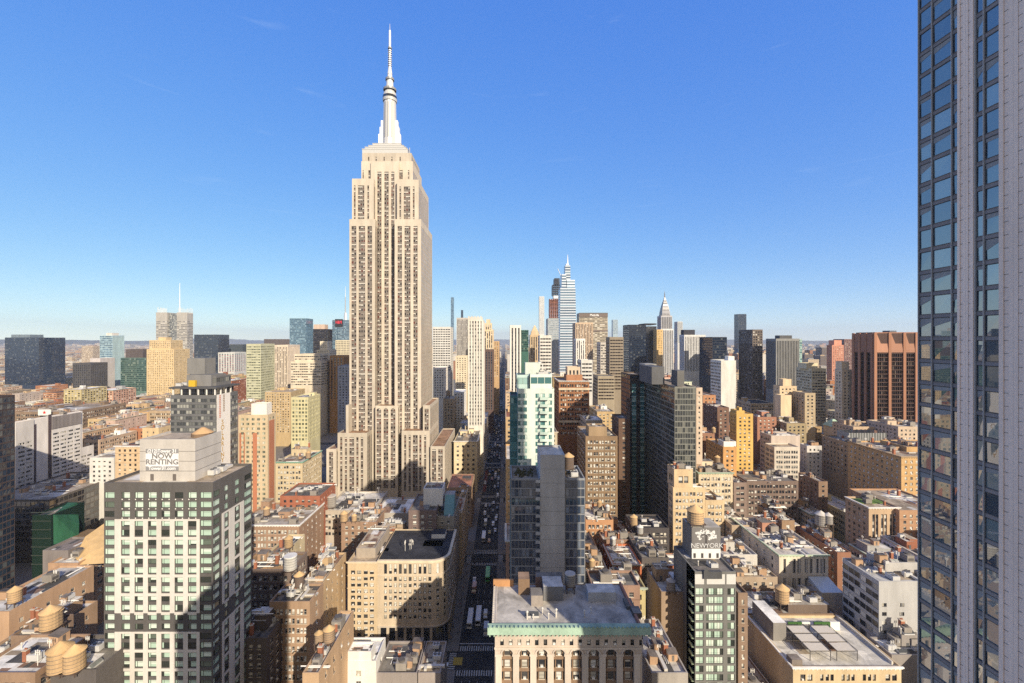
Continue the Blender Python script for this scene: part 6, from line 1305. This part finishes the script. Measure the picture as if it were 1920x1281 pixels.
for a, c in zip(STREETS, STREETS[1:]):
    m_ = (a+c)/2; rows += [(a+9.2, m_-.6), (m_+.6, c-9.2)]
for (ya, yb) in rows:
    if ya > 1500: break
    for sgn in (-1, 1):
        x = -26.0 if sgn < 0 else 0.5; xmax = (1650*yb/F+60) if sgn < 0 else (1350*yb/F+40)
        while abs(x) < xmax:
            w_ = RI.uniform(9, 20) if ya < 480 else (RI.uniform(14, 32) if ya < 900 else RI.uniform(20, 46))
            x0, x1 = (x-w_, x) if sgn < 0 else (x, x+w_); x = x0-.25 if sgn < 0 else x1+.25
            if sgn > 0 and 128 < x1 and x0 < 148: continue                       # the next avenue
            if sgn < 0 and -300 < x1 and x0 > -318: continue
            d0, d1 = ya+RI.uniform(0, .8), yb-RI.uniform(0, 4)
            if overlaps(x0, x1, d0, d1):
                ok = False
                for f in (.66, .45):
                    for (p, q) in ((d0, d0+(d1-d0)*f), (d1-(d1-d0)*f, d1)):
                        if not overlaps(x0, x1, p, q): d0, d1 = p, q; ok = True; break
                    if ok: break
                if not ok: continue
            xl, xr = CX+x0*F/d0, CX+x1*F/d0
            out_ = max(xr, CX+x1*F/d1) < -30 or min(xl, CX+x0*F/d1) > 1760
            r = RI.random()
            Z = RI.uniform(20, 44) if r < .6 else (RI.uniform(40, 66) if r < .92 else RI.uniform(60, 95))
            if ya > 560 and -650 < x0 < 900: Z *= 1.25
            if x0 < -620: Z = RI.uniform(14, 42)
            lim = top_limit(min(xl, CX+x0*F/d1), max(xr, CX+x1*F/d1), d0)
            for za_, zb_, zl_, zy in ZONES:
                if xl < zb_ and max(xr, CX+x1*F/d1) > za_ and d0 < zy: lim = max(lim, zl_)
            Z = min(Z, CH-(lim+RI.uniform(0, 8)-HY)*d0/F)
            if out_: Z = min(Z, 32)
            if Z < 7: Z = RI.uniform(5, 8)
            if lim > 1150 and d0 < 200: Z = min(Z, 12)
            cands.append(dict(x0=x0, x1=x1, y0=d0, y1=d1, z=Z, vis=0))
# coarse visibility count
GW, GH = 480, 320; zbuf = np.full((GH, GW), 1e9); idb = np.full((GH, GW), -1)
def rast(poly, i):
    xs = np.array([CX+x*F/y for x, y, z in poly])/4; ys = np.array([HY-(z-CH)*F/y for x, y, z in poly])/4; dep = np.array([y for x, y, z in poly])
    a, b, c, d = max(int(xs.min()), 0), min(int(xs.max())+1, GW), max(int(ys.min()), 0), min(int(ys.max())+1, GH)
    if a >= b or c >= d: return
    gx, gy = np.meshgrid(np.arange(a, b)+.5, np.arange(c, d)+.5); ins = np.ones(gx.shape, bool); ins2 = ins.copy(); n = len(xs)
    for k in range(n):
        e = (xs[(k+1) % n]-xs[k])*(gy-ys[k])-(ys[(k+1) % n]-ys[k])*(gx-xs[k]); ins &= e >= 0; ins2 &= e <= 0
    ins |= ins2
    A = np.c_[xs, ys, np.ones(n)]; co = np.linalg.lstsq(A, 1/dep, rcond=None)[0]; inv = co[0]*gx+co[1]*gy+co[2]; z = 1/np.maximum(inv, 1e-6)
    sub = zbuf[c:d, a:b]; w_ = ins & (z < sub); sub[w_] = z[w_]; idb[c:d, a:b][w_] = i
allb = hand + cands
for i, h in enumerate(allb):
    x0, x1, y0, y1, z = h['x0'], h['x1'], max(h['y0'], 1), h['y1'], h['z']
    if y1 < 20: continue
    rast([(x0,y0,0),(x1,y0,0),(x1,y0,z),(x0,y0,z)], i)
    if z < CH: rast([(x0,y0,z),(x1,y0,z),(x1,y1,z),(x0,y1,z)], i)
    if x1 < 0: rast([(x1,y0,0),(x1,y1,0),(x1,y1,z),(x1,y0,z)], i)
    if x0 > 0: rast([(x0,y0,0),(x0,y1,0),(x0,y1,z),(x0,y0,z)], i)
cnt = np.bincount(idb[idb >= 0].ravel(), minlength=len(allb))
for i, h in enumerate(allb): h['vis'] = int(cnt[i])
print('UNSEEN HAND:', [h['label'][:40] for h in hand if h['vis'] == 0])
vis = sorted([c for c in cands if c['vis'] > 3], key=lambda c: -c['vis'])
NIND = 162
indiv, rest = vis[:NIND], [c for c in cands if c not in vis[:NIND]] if False else None
ids = set(id(c) for c in indiv); rest = [c for c in cands if id(c) not in ids]
print('CANDS', len(cands), 'VIS', len(vis), 'HAND', len(hand))
LAND = [h for h in hand if h['short'] and h['vis'] > 6]
for h in LAND: h['sx'] = CX+(h['x0']+h['x1'])/2*F/h['y0']; h['sy'] = HY-(h['z']-CH)*F/h['y0']
pre = []
for c in indiv:
    ci = RI.choices(range(len(PAL)), PW)[0]; st = RI.choice(('loft','brick','brick','loft3','sparse','loft')); 
    if c['z'] > 62: st = RI.choice(('brick','apt','grid'))
    c['col'] = PAL[ci]; c['st'] = st; c['rf'] = RI.choices(('tanroof','silver','greyroof','whiteroof','redroof','blackroof'), (6,4,3,2,1,1))[0]
    sx = CX+(c['x0']+c['x1'])/2*F/c['y0']; sy = HY-(c['z']-CH)*F/c['y0']; c['sx'] = sx; c['sy'] = sy
    L_ = min(LAND, key=lambda h: abs(h['sx']-sx)+1.2*abs(min(max(sy, h['sy']), h['yb'] or h['sy'])-sy))
    dx, dy = sx-L_['sx'], L_['y0']-c['y0']
    rel = ('in front of' if dy > 25 else 'behind' if dy < -25 else 'beside') if abs(dx) < 40 else ('left of' if dx < 0 else 'right of')
    size = 'tall' if c['z'] > 62 else 'low' if c['z'] < 26 else 'mid-height'
    rfw = {'tanroof':'tan roof','silver':'silvery roof','greyroof':'grey roof','whiteroof':'white roof','redroof':'reddish roof','blackroof':'black roof'}[c['rf']]
    c['label'] = '%s %s building with a %s %s the %s' % (size, c['col'][0], rfw, rel, L_['short'])
    pre.append(c)
from collections import defaultdict
gl = defaultdict(list)
for c in pre: gl[c['label']].append(c)
ORD = ['leftmost', 'second from left', 'third from left', 'fourth from left', 'fifth from left', 'sixth from left']
for lb, cs in gl.items():
    if len(cs) > 1:
        cs.sort(key=lambda c: c['sx'])
        for i, c in enumerate(cs): c['label'] = lb.replace(' building', ' building, the %s,' % (ORD[i] if i < len(cs)-1 or i == 0 else 'rightmost'), 1)
for c in pre:
    if len(c['label'].split()) > 16: c['label'] = c['label'].replace('mid-height ', '').replace(' with a ', ' under ', 1)
    far = c['y0'] > 430; s0 = dict(ST[c['st']])
    if far: s0['split'] = 0
    if c['y0'] > 700: s0['rec'] = .2
    bx = (c['x0'], c['x1'], c['y0'], c['y1'])
    b = Bd('city_building', c['label'], bx, c['z'], group='ordinary city blocks', hand=False)
    col = tuple(v*RI.uniform(.85, 1.12) for v in c['col'][1]); b.zlow = max(4, c['z']-(26 if not far else 34))
    b.sec('wall', bx, 0, c['z'], col, s0, 'win', roof=c['rf'], cop='stone' if RI.random() < .4 else None)
    if c['z'] > 14:
        b.bulk(RI.choice((1,1,2)) if c['y0'] < 900 else 1, RI.choice((col, 'brick', 'tan', 'white', 'grey')), rng=RI)
        if RI.random() < .5: b.cornice(c['z'], RI.choice(('stone','cream',(.4,.45,.36))), dent=not far)
    if c['y0'] < 620: b.clutter(RI.randrange(8, 16) if not far else 5, rng=RI)
    b.done()
# far city as one mass
fm = bpy.data.materials.new('far_city'); n_, p_ = nodes(fm); L = n_.links.new; N = n_.nodes.new
g = N('ShaderNodeNewGeometry'); rp = N('ShaderNodeValToRGB'); cr = rp.color_ramp; cr.interpolation = 'CONSTANT'
fc = [(.50,.37,.24),(.60,.49,.35),(.28,.19,.13),(.54,.43,.30),(.36,.18,.11),(.46,.29,.17),(.68,.63,.56),(.40,.37,.34),(.52,.42,.31),(.16,.13,.12),(.62,.53,.41),(.30,.30,.31)]
for i, c in enumerate(fc):
    e = cr.elements[i] if i < 2 else cr.elements.new(i/len(fc)); e.position = i/len(fc); e.color = (*c, 1)
L(g.outputs['Random Per Island'], rp.inputs[0])
sp = N('ShaderNodeSeparateXYZ'); L(g.outputs['Position'], sp.inputs[0]); sn = N('ShaderNodeSeparateXYZ'); L(g.outputs['Normal'], sn.inputs[0])
def mt(op, a, b=None, c=None):
    q = N('ShaderNodeMath'); q.operation = op
    for i, v in enumerate((a, b, c)):
        if v is None: continue
        if isinstance(v, (int, float)): q.inputs[i].default_value = v
        else: L(v, q.inputs[i])
    return q.outputs[0]
ax = mt('GREATER_THAN', mt('ABSOLUTE', sn.outputs[0]), .5)
u = mt('ADD', mt('MULTIPLY', ax, sp.outputs[1]), mt('MULTIPLY', mt('SUBTRACT', 1, ax), sp.outputs[0]))
fu = mt('FRACT', mt('DIVIDE', u, 3.7)); fz = mt('FRACT', mt('DIVIDE', sp.outputs[2], 3.6))
wn = mt('MULTIPLY', mt('MULTIPLY', mt('GREATER_THAN', fu, .3), mt('LESS_THAN', fu, .72)), mt('MULTIPLY', mt('GREATER_THAN', fz, .3), mt('LESS_THAN', fz, .78)))
up = mt('GREATER_THAN', sn.outputs[2], .5); wn = mt('MULTIPLY', wn, mt('SUBTRACT', 1, up))
mx = N('ShaderNodeMixRGB'); L(wn, mx.inputs[0]); L(rp.outputs[0], mx.inputs[1]); mx.inputs[2].default_value = (.06,.055,.05,1)
rr = N('ShaderNodeMapRange'); L(g.outputs['Random Per Island'], rr.inputs[0]); rr.inputs[3].default_value = .16; rr.inputs[4].default_value = .5
rc = N('ShaderNodeCombineXYZ'); L(rr.outputs[0], rc.inputs[0]); L(mt('MULTIPLY', rr.outputs[0], .92), rc.inputs[1]); L(mt('MULTIPLY', rr.outputs[0], .82), rc.inputs[2])
m2 = N('ShaderNodeMixRGB'); L(up, m2.inputs[0]); L(mx.outputs[0], m2.inputs[1]); L(rc.outputs[0], m2.inputs[2])
L(m2.outputs[0], p_.inputs['Base Color']); p_.inputs['Roughness'].default_value = .8; p_.inputs['Specular IOR Level'].default_value = .2
vs, fs = [], []
def sbox(x0, x1, y0, y1, z0, z1):
    i = len(vs); vs.extend([(x0,y0,z0),(x1,y0,z0),(x1,y1,z0),(x0,y1,z0),(x0,y0,z1),(x1,y0,z1),(x1,y1,z1),(x0,y1,z1)])
    fs.extend([(i,i+1,i+5,i+4),(i+1,i+2,i+6,i+5),(i+2,i+3,i+7,i+6),(i+3,i,i+4,i+7),(i+4,i+5,i+6,i+7)])
def fbox(x0, x1, y0, y1, z):
    sbox(x0, x1, y0, y1, 0, z)
    if z > 12 and x1-x0 > 8:
        for _ in range(RI.choice((1,1,2))):
            w_ = (x1-x0)*RI.uniform(.2,.45); x = RI.uniform(x0+.5, x1-w_-.5); d = (y1-y0)*RI.uniform(.2,.4); y = RI.uniform(y0+.5, y1-d-.5); sbox(x, x+w_, y, y+d, z-.05, z+RI.uniform(2.5, 6))
for c in rest: fbox(c['x0'], c['x1'], c['y0'], c['y1'], c['z'])
y = 1505
while y < 9500:
    dp = 42 if y < 3500 else 95; x = -(1500*y/F); xe = 1250*y/F
    while x < xe:
        w_ = RI.uniform(18, 48)*(1 if y < 3500 else 2.2); gap = (4 if RI.random() < .8 else 22)*(1 if y < 3500 else 2.5)
        if x < -26 < x+w_+gap or -26 < x < 2: x += 30; continue
        d0, d1 = y+RI.uniform(0, 4), y+dp-RI.uniform(3, 12)
        mid = -900 < x < 1500 and y < 4200
        Z = (RI.uniform(28, 95) if mid else RI.uniform(8, 30)) * (1 if RI.random() < .93 else 1.7)
        if y > 4200: Z = RI.uniform(6, 22) if RI.random() < .96 else RI.uniform(30, 70)
        if not mid and RI.random() < .25 and y < 4000: x += w_+gap; continue
        if y > 4200 and RI.random() < .5: x += w_+gap; continue
        xl, xr = CX+x*F/d0, CX+(x+w_)*F/d0
        lim = max(650 if mid else 648, top_limit(xl, xr, d0) if y < 3000 and False else 0)
        Z = min(Z, CH-(lim-HY+RI.uniform(0, 26))*d0/F) if y < 4200 else Z
        if Z > 3 and not overlaps(x, x+w_, d0, d1): fbox(x, x+w_, d0, d1, Z)
        x += w_+gap
    y += dp + (14 if int(y/dp) % 2 else 2)
me = bpy.data.meshes.new('distant_city'); me.from_pydata(vs, [], fs); me.materials.append(fm)
tag(obj('distant_city', me), 'hazy mass of far city blocks reaching to the horizon', None, kind='stuff')
# ------------------------------------------------------------------ rooftop water tanks
def tank(px, py, wpx, Y, label, col='wood', flat=False, hf=1.02):
    x = PX(px, Y); w_ = wpx*Y/F; r = w_/2; zb = PZ(py, Y); best = None
    for dy in range(-9, 10):
        y = Y+dy; xx = PX(px, y)
        for ddx in (0, 1.5, -1.5, 3, -3):
            z = roof_at(xx+ddx, y)
            if z < 6: continue
            e = abs(z - (PZ(py, y)-2.2)) + abs(ddx)*.7 + abs(dy)*.15
            if best is None or e < best[0]: best = (e, xx+ddx, y, z)
    if best is None: print('NO ROOF for tank', px, py); return
    _, x, y, z0 = best; zb = max(PZ(py, y), z0+1.0); zb = min(zb, z0+9); h = w_*hf
    t = thing('water_tank', label, 'water tank', (x, y, z0), 'rooftop water tanks')
    cw = dict(wood=(.36,.25,.16), grey=(.34,.31,.28), dark=(.14,.10,.08), pale=(.55,.53,.50), tan=(.50,.34,.19))[col]
    m = M(); n = 20; a, b_ = zb-z0+.35, zb-z0+.35+h
    m.frus(0, 0, a, b_, r, r*.97, n, 0)
    for k in range(5): q = a+h*(k+.5)/5; m.frus(0, 0, q-.05, q+.05, r*1.012, r*1.01, n, 1, cap=False)
    m.build('barrel', [wallmat(cw, dirt=.4), plain('dgrey', .6)], t, org=(0,0,0))
    m = M()
    if flat: m.frus(0, 0, b_, b_+.25, r*1.04, r*1.0, n, 0)
    else: m.frus(0, 0, b_, b_+r*.72, r*1.08, .15, n, 0)
    m.build('tank_roof', [wallmat({'pale': (.72,.70,.66), 'grey': (.55,.50,.44)}.get(col, (.60,.40,.20)))], t, org=(0,0,0))
    m = M(); m.box(-r*.95, r*.95, -r*.95, r*.95, a-.35, a-.003); m.build('platform', [plain('dbrown')], t, org=(0,0,0))
    for sx in (-1, 1):
        for sy in (-1, 1):
            m = M(); m.box(sx*r*.7-.13, sx*r*.7+.13, sy*r*.7-.13, sy*r*.7+.13, 0, a-.353); m.build('leg', [plain('dbrown')], t, org=(0,0,0))
    if zb-z0 > 2.5:
        m = M()
        for s_ in (-1, 1): m.bar((-r*.7, s_*r*.7, .1), (r*.7, s_*r*.7, a-.5), .07); m.bar((s_*r*.7, -r*.7, .1), (s_*r*.7, r*.7, a-.5), .07)
        m.build('brace', [plain('dbrown')], t, org=(0,0,0))
for a in [
 (28,1128,19,178,'wooden tank at the far left standing beside the long tan brick loft','tan'),
 (102,1178,30,156,'large tan-roofed tank, the rear one of two on the shaded shed-roofed loft','tan'),
 (101,1208,27,150,'tan-roofed tank just in front of the rear tank on the shaded loft','tan'),
 (113,1262,36,128,'broad tan-lidded tank on the dark flat block, the left one','tan'),
 (140,1276,32,126,'broad tan-lidded tank on the dark flat block, the right one','tan'),
 (558,1068,22,186,'pale grey tank with a white flat lid above the orange-stained warehouse','pale',True),
 (547,1026,15,206,'tan-lidded tank behind the white wall of the narrow cream building','tan'),
 (645,1000,13,256,'tan-lidded tank in front of the equipment-roofed brown building, the larger one','tan'),
 (664,999,9,256,'small tan tank in front of the equipment-roofed brown building, the smaller one','tan'),
 (598,1205,15,142,'left of two wooden tanks side by side over the low pale metal roof','wood'),
 (617,1202,20,142,'right of two wooden tanks side by side over the low pale metal roof','wood'),
 (561,1098,18,170,'dark old tank half hidden among junk on the half-shaded brown loft','dark'),
 (612,962,18,285,'grey drum tank at the lower left corner of the limestone skyscraper','grey',True),
 (1069,1098,19,131,'tall pale wooden tank standing alone on the arched loft roof','grey',True),
 (1066,878,20,165,'dark tank on the concrete-cored tower right of its core','dark'),
 (1149,1022,11,214,'pale capped tank on a high frame behind the small red brick building','pale'),
 (1183,984,13,240,'tan-roofed tank on a tall frame behind the light grey roof','tan'),
 (1200,1007,11,236,'white-capped tank among the black shaded lofts','pale'),
 (1124,951,9,240,'small tan-roofed tank on the planted-roof walk-up','tan'),
 (1149,958,8,244,'small white-capped tank right of the planted-roof walk-up','pale'),
 (1258,1136,15,170,'weathered grey tank on the white-roofed loft beside the mural tower','grey'),
 (1304,990,28,171,'large tan-roofed tank behind the lettered mural block','tan',False,.72),
 (1473,1128,23,184,'tan wooden tank amid pipes on the roof terrace loft','tan'),
 (1442,978,12,255,'small tan-roofed tank on the long cream loft roof','tan'),
 (1550,985,19,222,'left of two grey tanks with white cones on the long red brick row','grey'),
 (1564,982,14,226,'right of two grey tanks with white cones on the long red brick row','grey'),
 (1338,812,7,340,'small tank on the brown brick apartments near the golden tower','tan'),
 (1110,1062,10,196,'orange-lidded short tank on the pale low roof beside the concrete-cored tower','tan'),
 (840,742,8,510,'small tank on the tan brick loft right of the limestone skyscraper','wood'),
 (578,890,9,318,'small tank on the ivory copper-trimmed block','wood'),
 (500,966,11,248,'tank on the white-banded brown loft','wood'),
 (1345,868,10,272,'tank on the copper-edged cream loft','wood')]: tank(*a)

# ------------------------------------------------------------------ vehicles
def prism(m, prof, w_, k=0):       # side profile (y along, z up) extruded across x
    n = len(prof)
    for i in range(n):
        (a, b), (c, d) = prof[i], prof[(i+1) % n]; m.q((-w_/2,a,b),(-w_/2,c,d),(w_/2,c,d),(w_/2,a,b), k)
    m.poly([(-w_/2,a,b) for a, b in reversed(prof)], k); m.poly([(w_/2,a,b) for a, b in prof], k)
VM = {}
def wheel_mesh(r):
    m = M(); n = 12
    for s_ in (-.11, .11): m.poly([(s_, r*math.cos(2*math.pi*i/n)*(1), r*math.sin(2*math.pi*i/n)) for i in range(n)][::(1 if s_ > 0 else -1)], 0)
    for i in range(n):
        a, b = 2*math.pi*i/n, 2*math.pi*(i+1)/n; m.q((-.11,r*math.cos(a),r*math.sin(a)),(-.11,r*math.cos(b),r*math.sin(b)),(.11,r*math.cos(b),r*math.sin(b)),(.11,r*math.cos(a),r*math.sin(a)), 0)
    for s_ in (-.115, .115): m.poly([(s_, r*.55*math.cos(2*math.pi*i/n), r*.55*math.sin(2*math.pi*i/n)) for i in range(n)][::(1 if s_ > 0 else -1)], 1)
    return m.mesh('wheel', [plain((.015,.015,.016), .8), plain('silver', .4)])
def vehicle(kind, label, x, y, ang, col, group='vehicles on the avenue and side street', parts=True):
    pt = plain(col, .3, 0, .6); gl_ = panemat('dark')
    if kind == 'car' or kind == 'suv':
        hh = 1.45 if kind == 'car' else 1.75; bo = [(-2.25,.35),(2.25,.35),(2.25,.75),(1.1,.92),(-1.5,.95),(-2.25,.85)]
        cab = [(-1.75,.93),(1.0,.91),(.35,hh-.06),(-1.2,hh-.06)]; rf = [(-1.2,hh-.05),(.35,hh-.05),(.3,hh),(-1.15,hh)]; W = 1.8; wy = 1.35; r = .33
    elif kind == 'van':
        bo = [(-2.6,.4),(2.6,.4),(2.6,1.0),(1.7,1.25),(-2.6,1.25)]; cab = [(-2.5,1.253),(1.65,1.253),(1.0,1.95),(-2.5,1.95)]; rf = [(-2.55,1.953),(1.0,1.953),(.9,2.1),(-2.55,2.1)]; W = 1.95; wy = 1.6; r = .36
    elif kind == 'bus':
        bo = [(-6,.4),(6,.4),(6,1.3),(-6,1.3)]; cab = [(-5.95,1.303),(5.95,1.303),(5.85,2.55),(-5.95,2.55)]; rf = [(-6,2.553),(5.85,2.553),(5.75,3.05),(-6,3.05)]; W = 2.55; wy = 3.6; r = .5
    else:
        bo = [(-3.6,.55),(3.6,.55),(3.6,1.4),(2.0,1.45),(2.0,.9),(-3.6,.9)]; cab = [(2.0,1.453),(3.5,1.403),(3.0,2.25),(2.0,2.3)]; rf = [(-3.6,.903),(1.8,.903),(1.8,3.2),(-3.6,3.2)]; W = 2.35; wy = 2.3; r = .45
    c_, s_ = math.cos(ang), math.sin(ang)
    if parts:
        t = thing({'car':'parked_car','suv':'parked_car','van':'van','bus':'bus','truck':'box_truck'}[kind], label, {'suv':'car','truck':'truck'}.get(kind, kind), (x, y, .03), group); t.rotation_euler[2] = ang
        m = M(); prism(m, bo, W); m.build('body', [pt], t, org=(0,0,0)); m = M(); prism(m, cab, W*.9); m.build('cabin_glass', [gl_], t, org=(0,0,0))
        m = M(); prism(m, rf, W*.86 if kind in ('car','suv') else W*.97); m.build('roof' if kind != 'truck' else 'cargo_box', [pt], t, org=(0,0,0))
        if kind not in VM: VM[kind] = wheel_mesh(r)
        for sx in (-1, 1):
            for sy in (-1, 1): o = obj('wheel', VM[kind], t); o.location = (sx*(W/2-.06), sy*wy, r)
            m = M(); yy = bo[1][0]; m.box(sx*W*.36-.18, sx*W*.36+.18, yy+.002, yy+.03, .62, .78); m.build('headlight', [plain((.8,.8,.75), .2)], t, org=(0,0,0))
    else:
        k = (kind, tuple(col) if not isinstance(col, str) else col)
        if k not in VM:
            m = M(); prism(m, bo, W, 0); prism(m, cab, W*.9, 1); prism(m, rf, W*.87, 0); VM[k] = m.mesh('car', [pt, gl_])
        o = obj('car', VM[k]); o.location = (x, y, .03); o.rotation_euler[2] = ang; tag(o, label, 'car', group)
H = math.pi; E_ = -math.pi/2
for a in [
 ('bus','white city bus, the left one of two side by side on the avenue',-17.3,212,H,(.78,.78,.78)), ('bus','white city bus, the right one of two side by side on the avenue',-13.3,214,H,(.76,.77,.80)),
 ('van','small pale grey van just right of the two white buses',-9.9,216,H,(.66,.66,.66)), ('truck','pale blue-grey box truck nearest the arched loft',-9.0,204,H,(.50,.54,.62)),
 ('van','white van parked along the side street under the rounded corner loft',-47.5,188.5,E_,(.80,.80,.79)), ('truck','beige box truck with a white cab on the side street',-40.5,188.3,E_,(.60,.54,.48)),
 ('suv','white taxi-sized car crossing the near crosswalk into the intersection',-26.6,183,E_,(.82,.82,.80)), ('car','dark car on the side street beside the beige truck',-32,189.3,E_,(.05,.05,.06)),
 ('bus','bright green bus heading down the avenue alone',-10.2,252,H,(.10,.50,.10)), ('car','white car stopped by the sunny sidewalk left of the green bus',-17.8,248,H,(.82,.82,.80)),
 ('truck','pink-roofed box truck behind the white car',-17.2,238,H,(.58,.34,.32)), ('bus','white bus on the avenue in a diagonal strip of sun',-15.0,300,H,(.80,.80,.78)),
 ('car','orange taxi beside the sunlit white bus',-11.0,296,H,(.65,.30,.03)), ('truck','white box truck up the avenue in front of the sunlit bus',-14.8,323,H,(.82,.81,.78)),
 ('van','white van in the right lane near the diagonal sun strip',-9.0,322,H,(.80,.80,.80)), ('van','silver van in the far right lane near the diagonal sun strip',-7.0,331,H,(.6,.6,.62)),
 ('car','yellow taxi in the diagonal strip of sun on the avenue',-11.2,309,H,(.70,.45,.03)), ('suv','white car right of the yellow taxi in the sun strip',-7.2,312,H,(.8,.8,.8))]: vehicle(*a)
cols = [('white', (.80,.80,.80)), ('dark', (.03,.03,.035)), ('silver', (.5,.5,.52)), ('yellow', (.70,.44,.03)), ('red', (.35,.05,.04)), ('dark blue', (.04,.06,.14))]
RV = random.Random(5); used = []
for i in range(95):
    for _ in range(20):
        lane = RV.choice((-19.4, -16.2, -13.0, -9.8, -6.6)); y = RV.uniform(335, 980)
        if all(abs(y-b) > 6.2 or abs(lane-a) > 1 for a, b in used) and min(abs(y-s_) for s_ in STREETS) > 6: break
    used.append((lane, y)); nm, c = RV.choices(cols, (9, 9, 5, 4, 1, 2))[0]
    vehicle(RV.choice(('car','suv','van')), 'tiny %s car in the distant avenue traffic' % nm, lane, y, H, c, 'cars in distant avenue traffic', parts=False)

# ------------------------------------------------------------------ people on the pavements
def person_mesh():
    me = bpy.data.meshes.new('person')
    P = [(0,0,.95),(0,0,1.2),(0,.01,1.42),(0,.02,1.52),(0,.03,1.64),(0,.03,1.76),(-.11,0,.9),(-.13,.16,.5),(-.13,.02,.08),(-.13,.18,.05),(.11,0,.9),(.13,-.06,.5),(.13,-.30,.12),(.13,-.16,.06),(-.2,0,1.4),(-.27,-.08,1.12),(-.27,.08,.86),(.2,0,1.4),(.27,.08,1.12),(.27,.22,.92)]
    Ed = [(0,1),(1,2),(2,3),(3,4),(4,5),(0,6),(6,7),(7,8),(8,9),(0,10),(10,11),(11,12),(12,13),(2,14),(14,15),(15,16),(2,17),(17,18),(18,19)]
    me.from_pydata(P, Ed, []); o = bpy.data.objects.new('person', me); S.collection.objects.link(o)
    sk = o.modifiers.new('skin', 'SKIN'); r = [.15,.15,.16,.06,.095,.08,.10,.075,.05,.04,.10,.075,.05,.04,.075,.055,.04,.075,.055,.04]
    for v, q in zip(me.skin_vertices[0].data, r): v.radius = (q, q*.85)
    me.skin_vertices[0].data[0].use_root = True
    sb = o.modifiers.new('sub', 'SUBSURF'); sb.levels = 1; sb.render_levels = 1
    dg = bpy.context.evaluated_depsgraph_get(); em = bpy.data.meshes.new_from_object(o.evaluated_get(dg)); bpy.data.objects.remove(o); return em
pm = person_mesh(); coats = [('black', (.02,.02,.022)), ('dark blue', (.03,.04,.09)), ('red', (.30,.04,.03)), ('tan', (.40,.28,.16)), ('grey', (.22,.22,.22)), ('white', (.7,.7,.68))]
pms = []
for nm, c in coats:
    q = pm.copy(); q.materials.clear(); q.materials.append(plain(c, .8)); q.materials.append(plain((.45,.28,.20), .7)); q.materials.append(plain((.03,.03,.04), .8))
    for f in q.polygons: z = f.center.z; f.material_index = 1 if z > 1.53 else 2 if z < .86 else 0; f.use_smooth = True
    pms.append((nm, q))
hm_ = M(); hm_.frus(0, .02, 1.68, 1.80, .108, .06, 10); hair = hm_.mesh('hair', [plain((.05,.035,.025), .8)])
for i in range(44):
    nm, q = RV.choice(pms)
    if i < 22: x, y = RV.uniform(-25.4, -21.4), RV.uniform(196, 268)
    elif i < 34: x, y = RV.uniform(-4.6, -.4), RV.uniform(176, 262)
    else: x, y = RV.uniform(-20, -6), RV.choice((178.9, 193.2, 266, 280.3))+RV.uniform(-1, 1)
    o = obj('person', q); o.location = (x, y, .15 if not -21 < x < -5 else .03); o.rotation_euler[2] = RV.choice((0, H))+RV.uniform(-.4, .4) if i < 34 else RV.choice((E_, -E_))
    tag(o, 'tiny pedestrian in a %s coat walking by the avenue near the intersection' % nm, 'person', 'pedestrians on the avenue')
    h_ = obj('hair', hair, o)

for o in S.objects:
    if len(o.get('label','').split()) > 16: print('LONG', len(o['label'].split()), o['label'])
# ------------------------------------------------------------------ thin air
m = M(); m.box(-9000, 9000, -220, 21500, -1, 480)
hzm = bpy.data.materials.new('haze'); hzm.use_nodes = True; n = hzm.node_tree; n.nodes.clear(); o_ = n.nodes.new('ShaderNodeOutputMaterial'); v = n.nodes.new('ShaderNodeVolumePrincipled')
v.inputs['Color'].default_value = (.78,.86,1,1); v.inputs['Density'].default_value = 6e-5; v.inputs['Anisotropy'].default_value = 0
n.links.new(v.outputs[0], o_.inputs['Volume'])
tag(m.build('haze', [hzm]), 'thin bluish haze lying over the far city', None, kind='stuff')
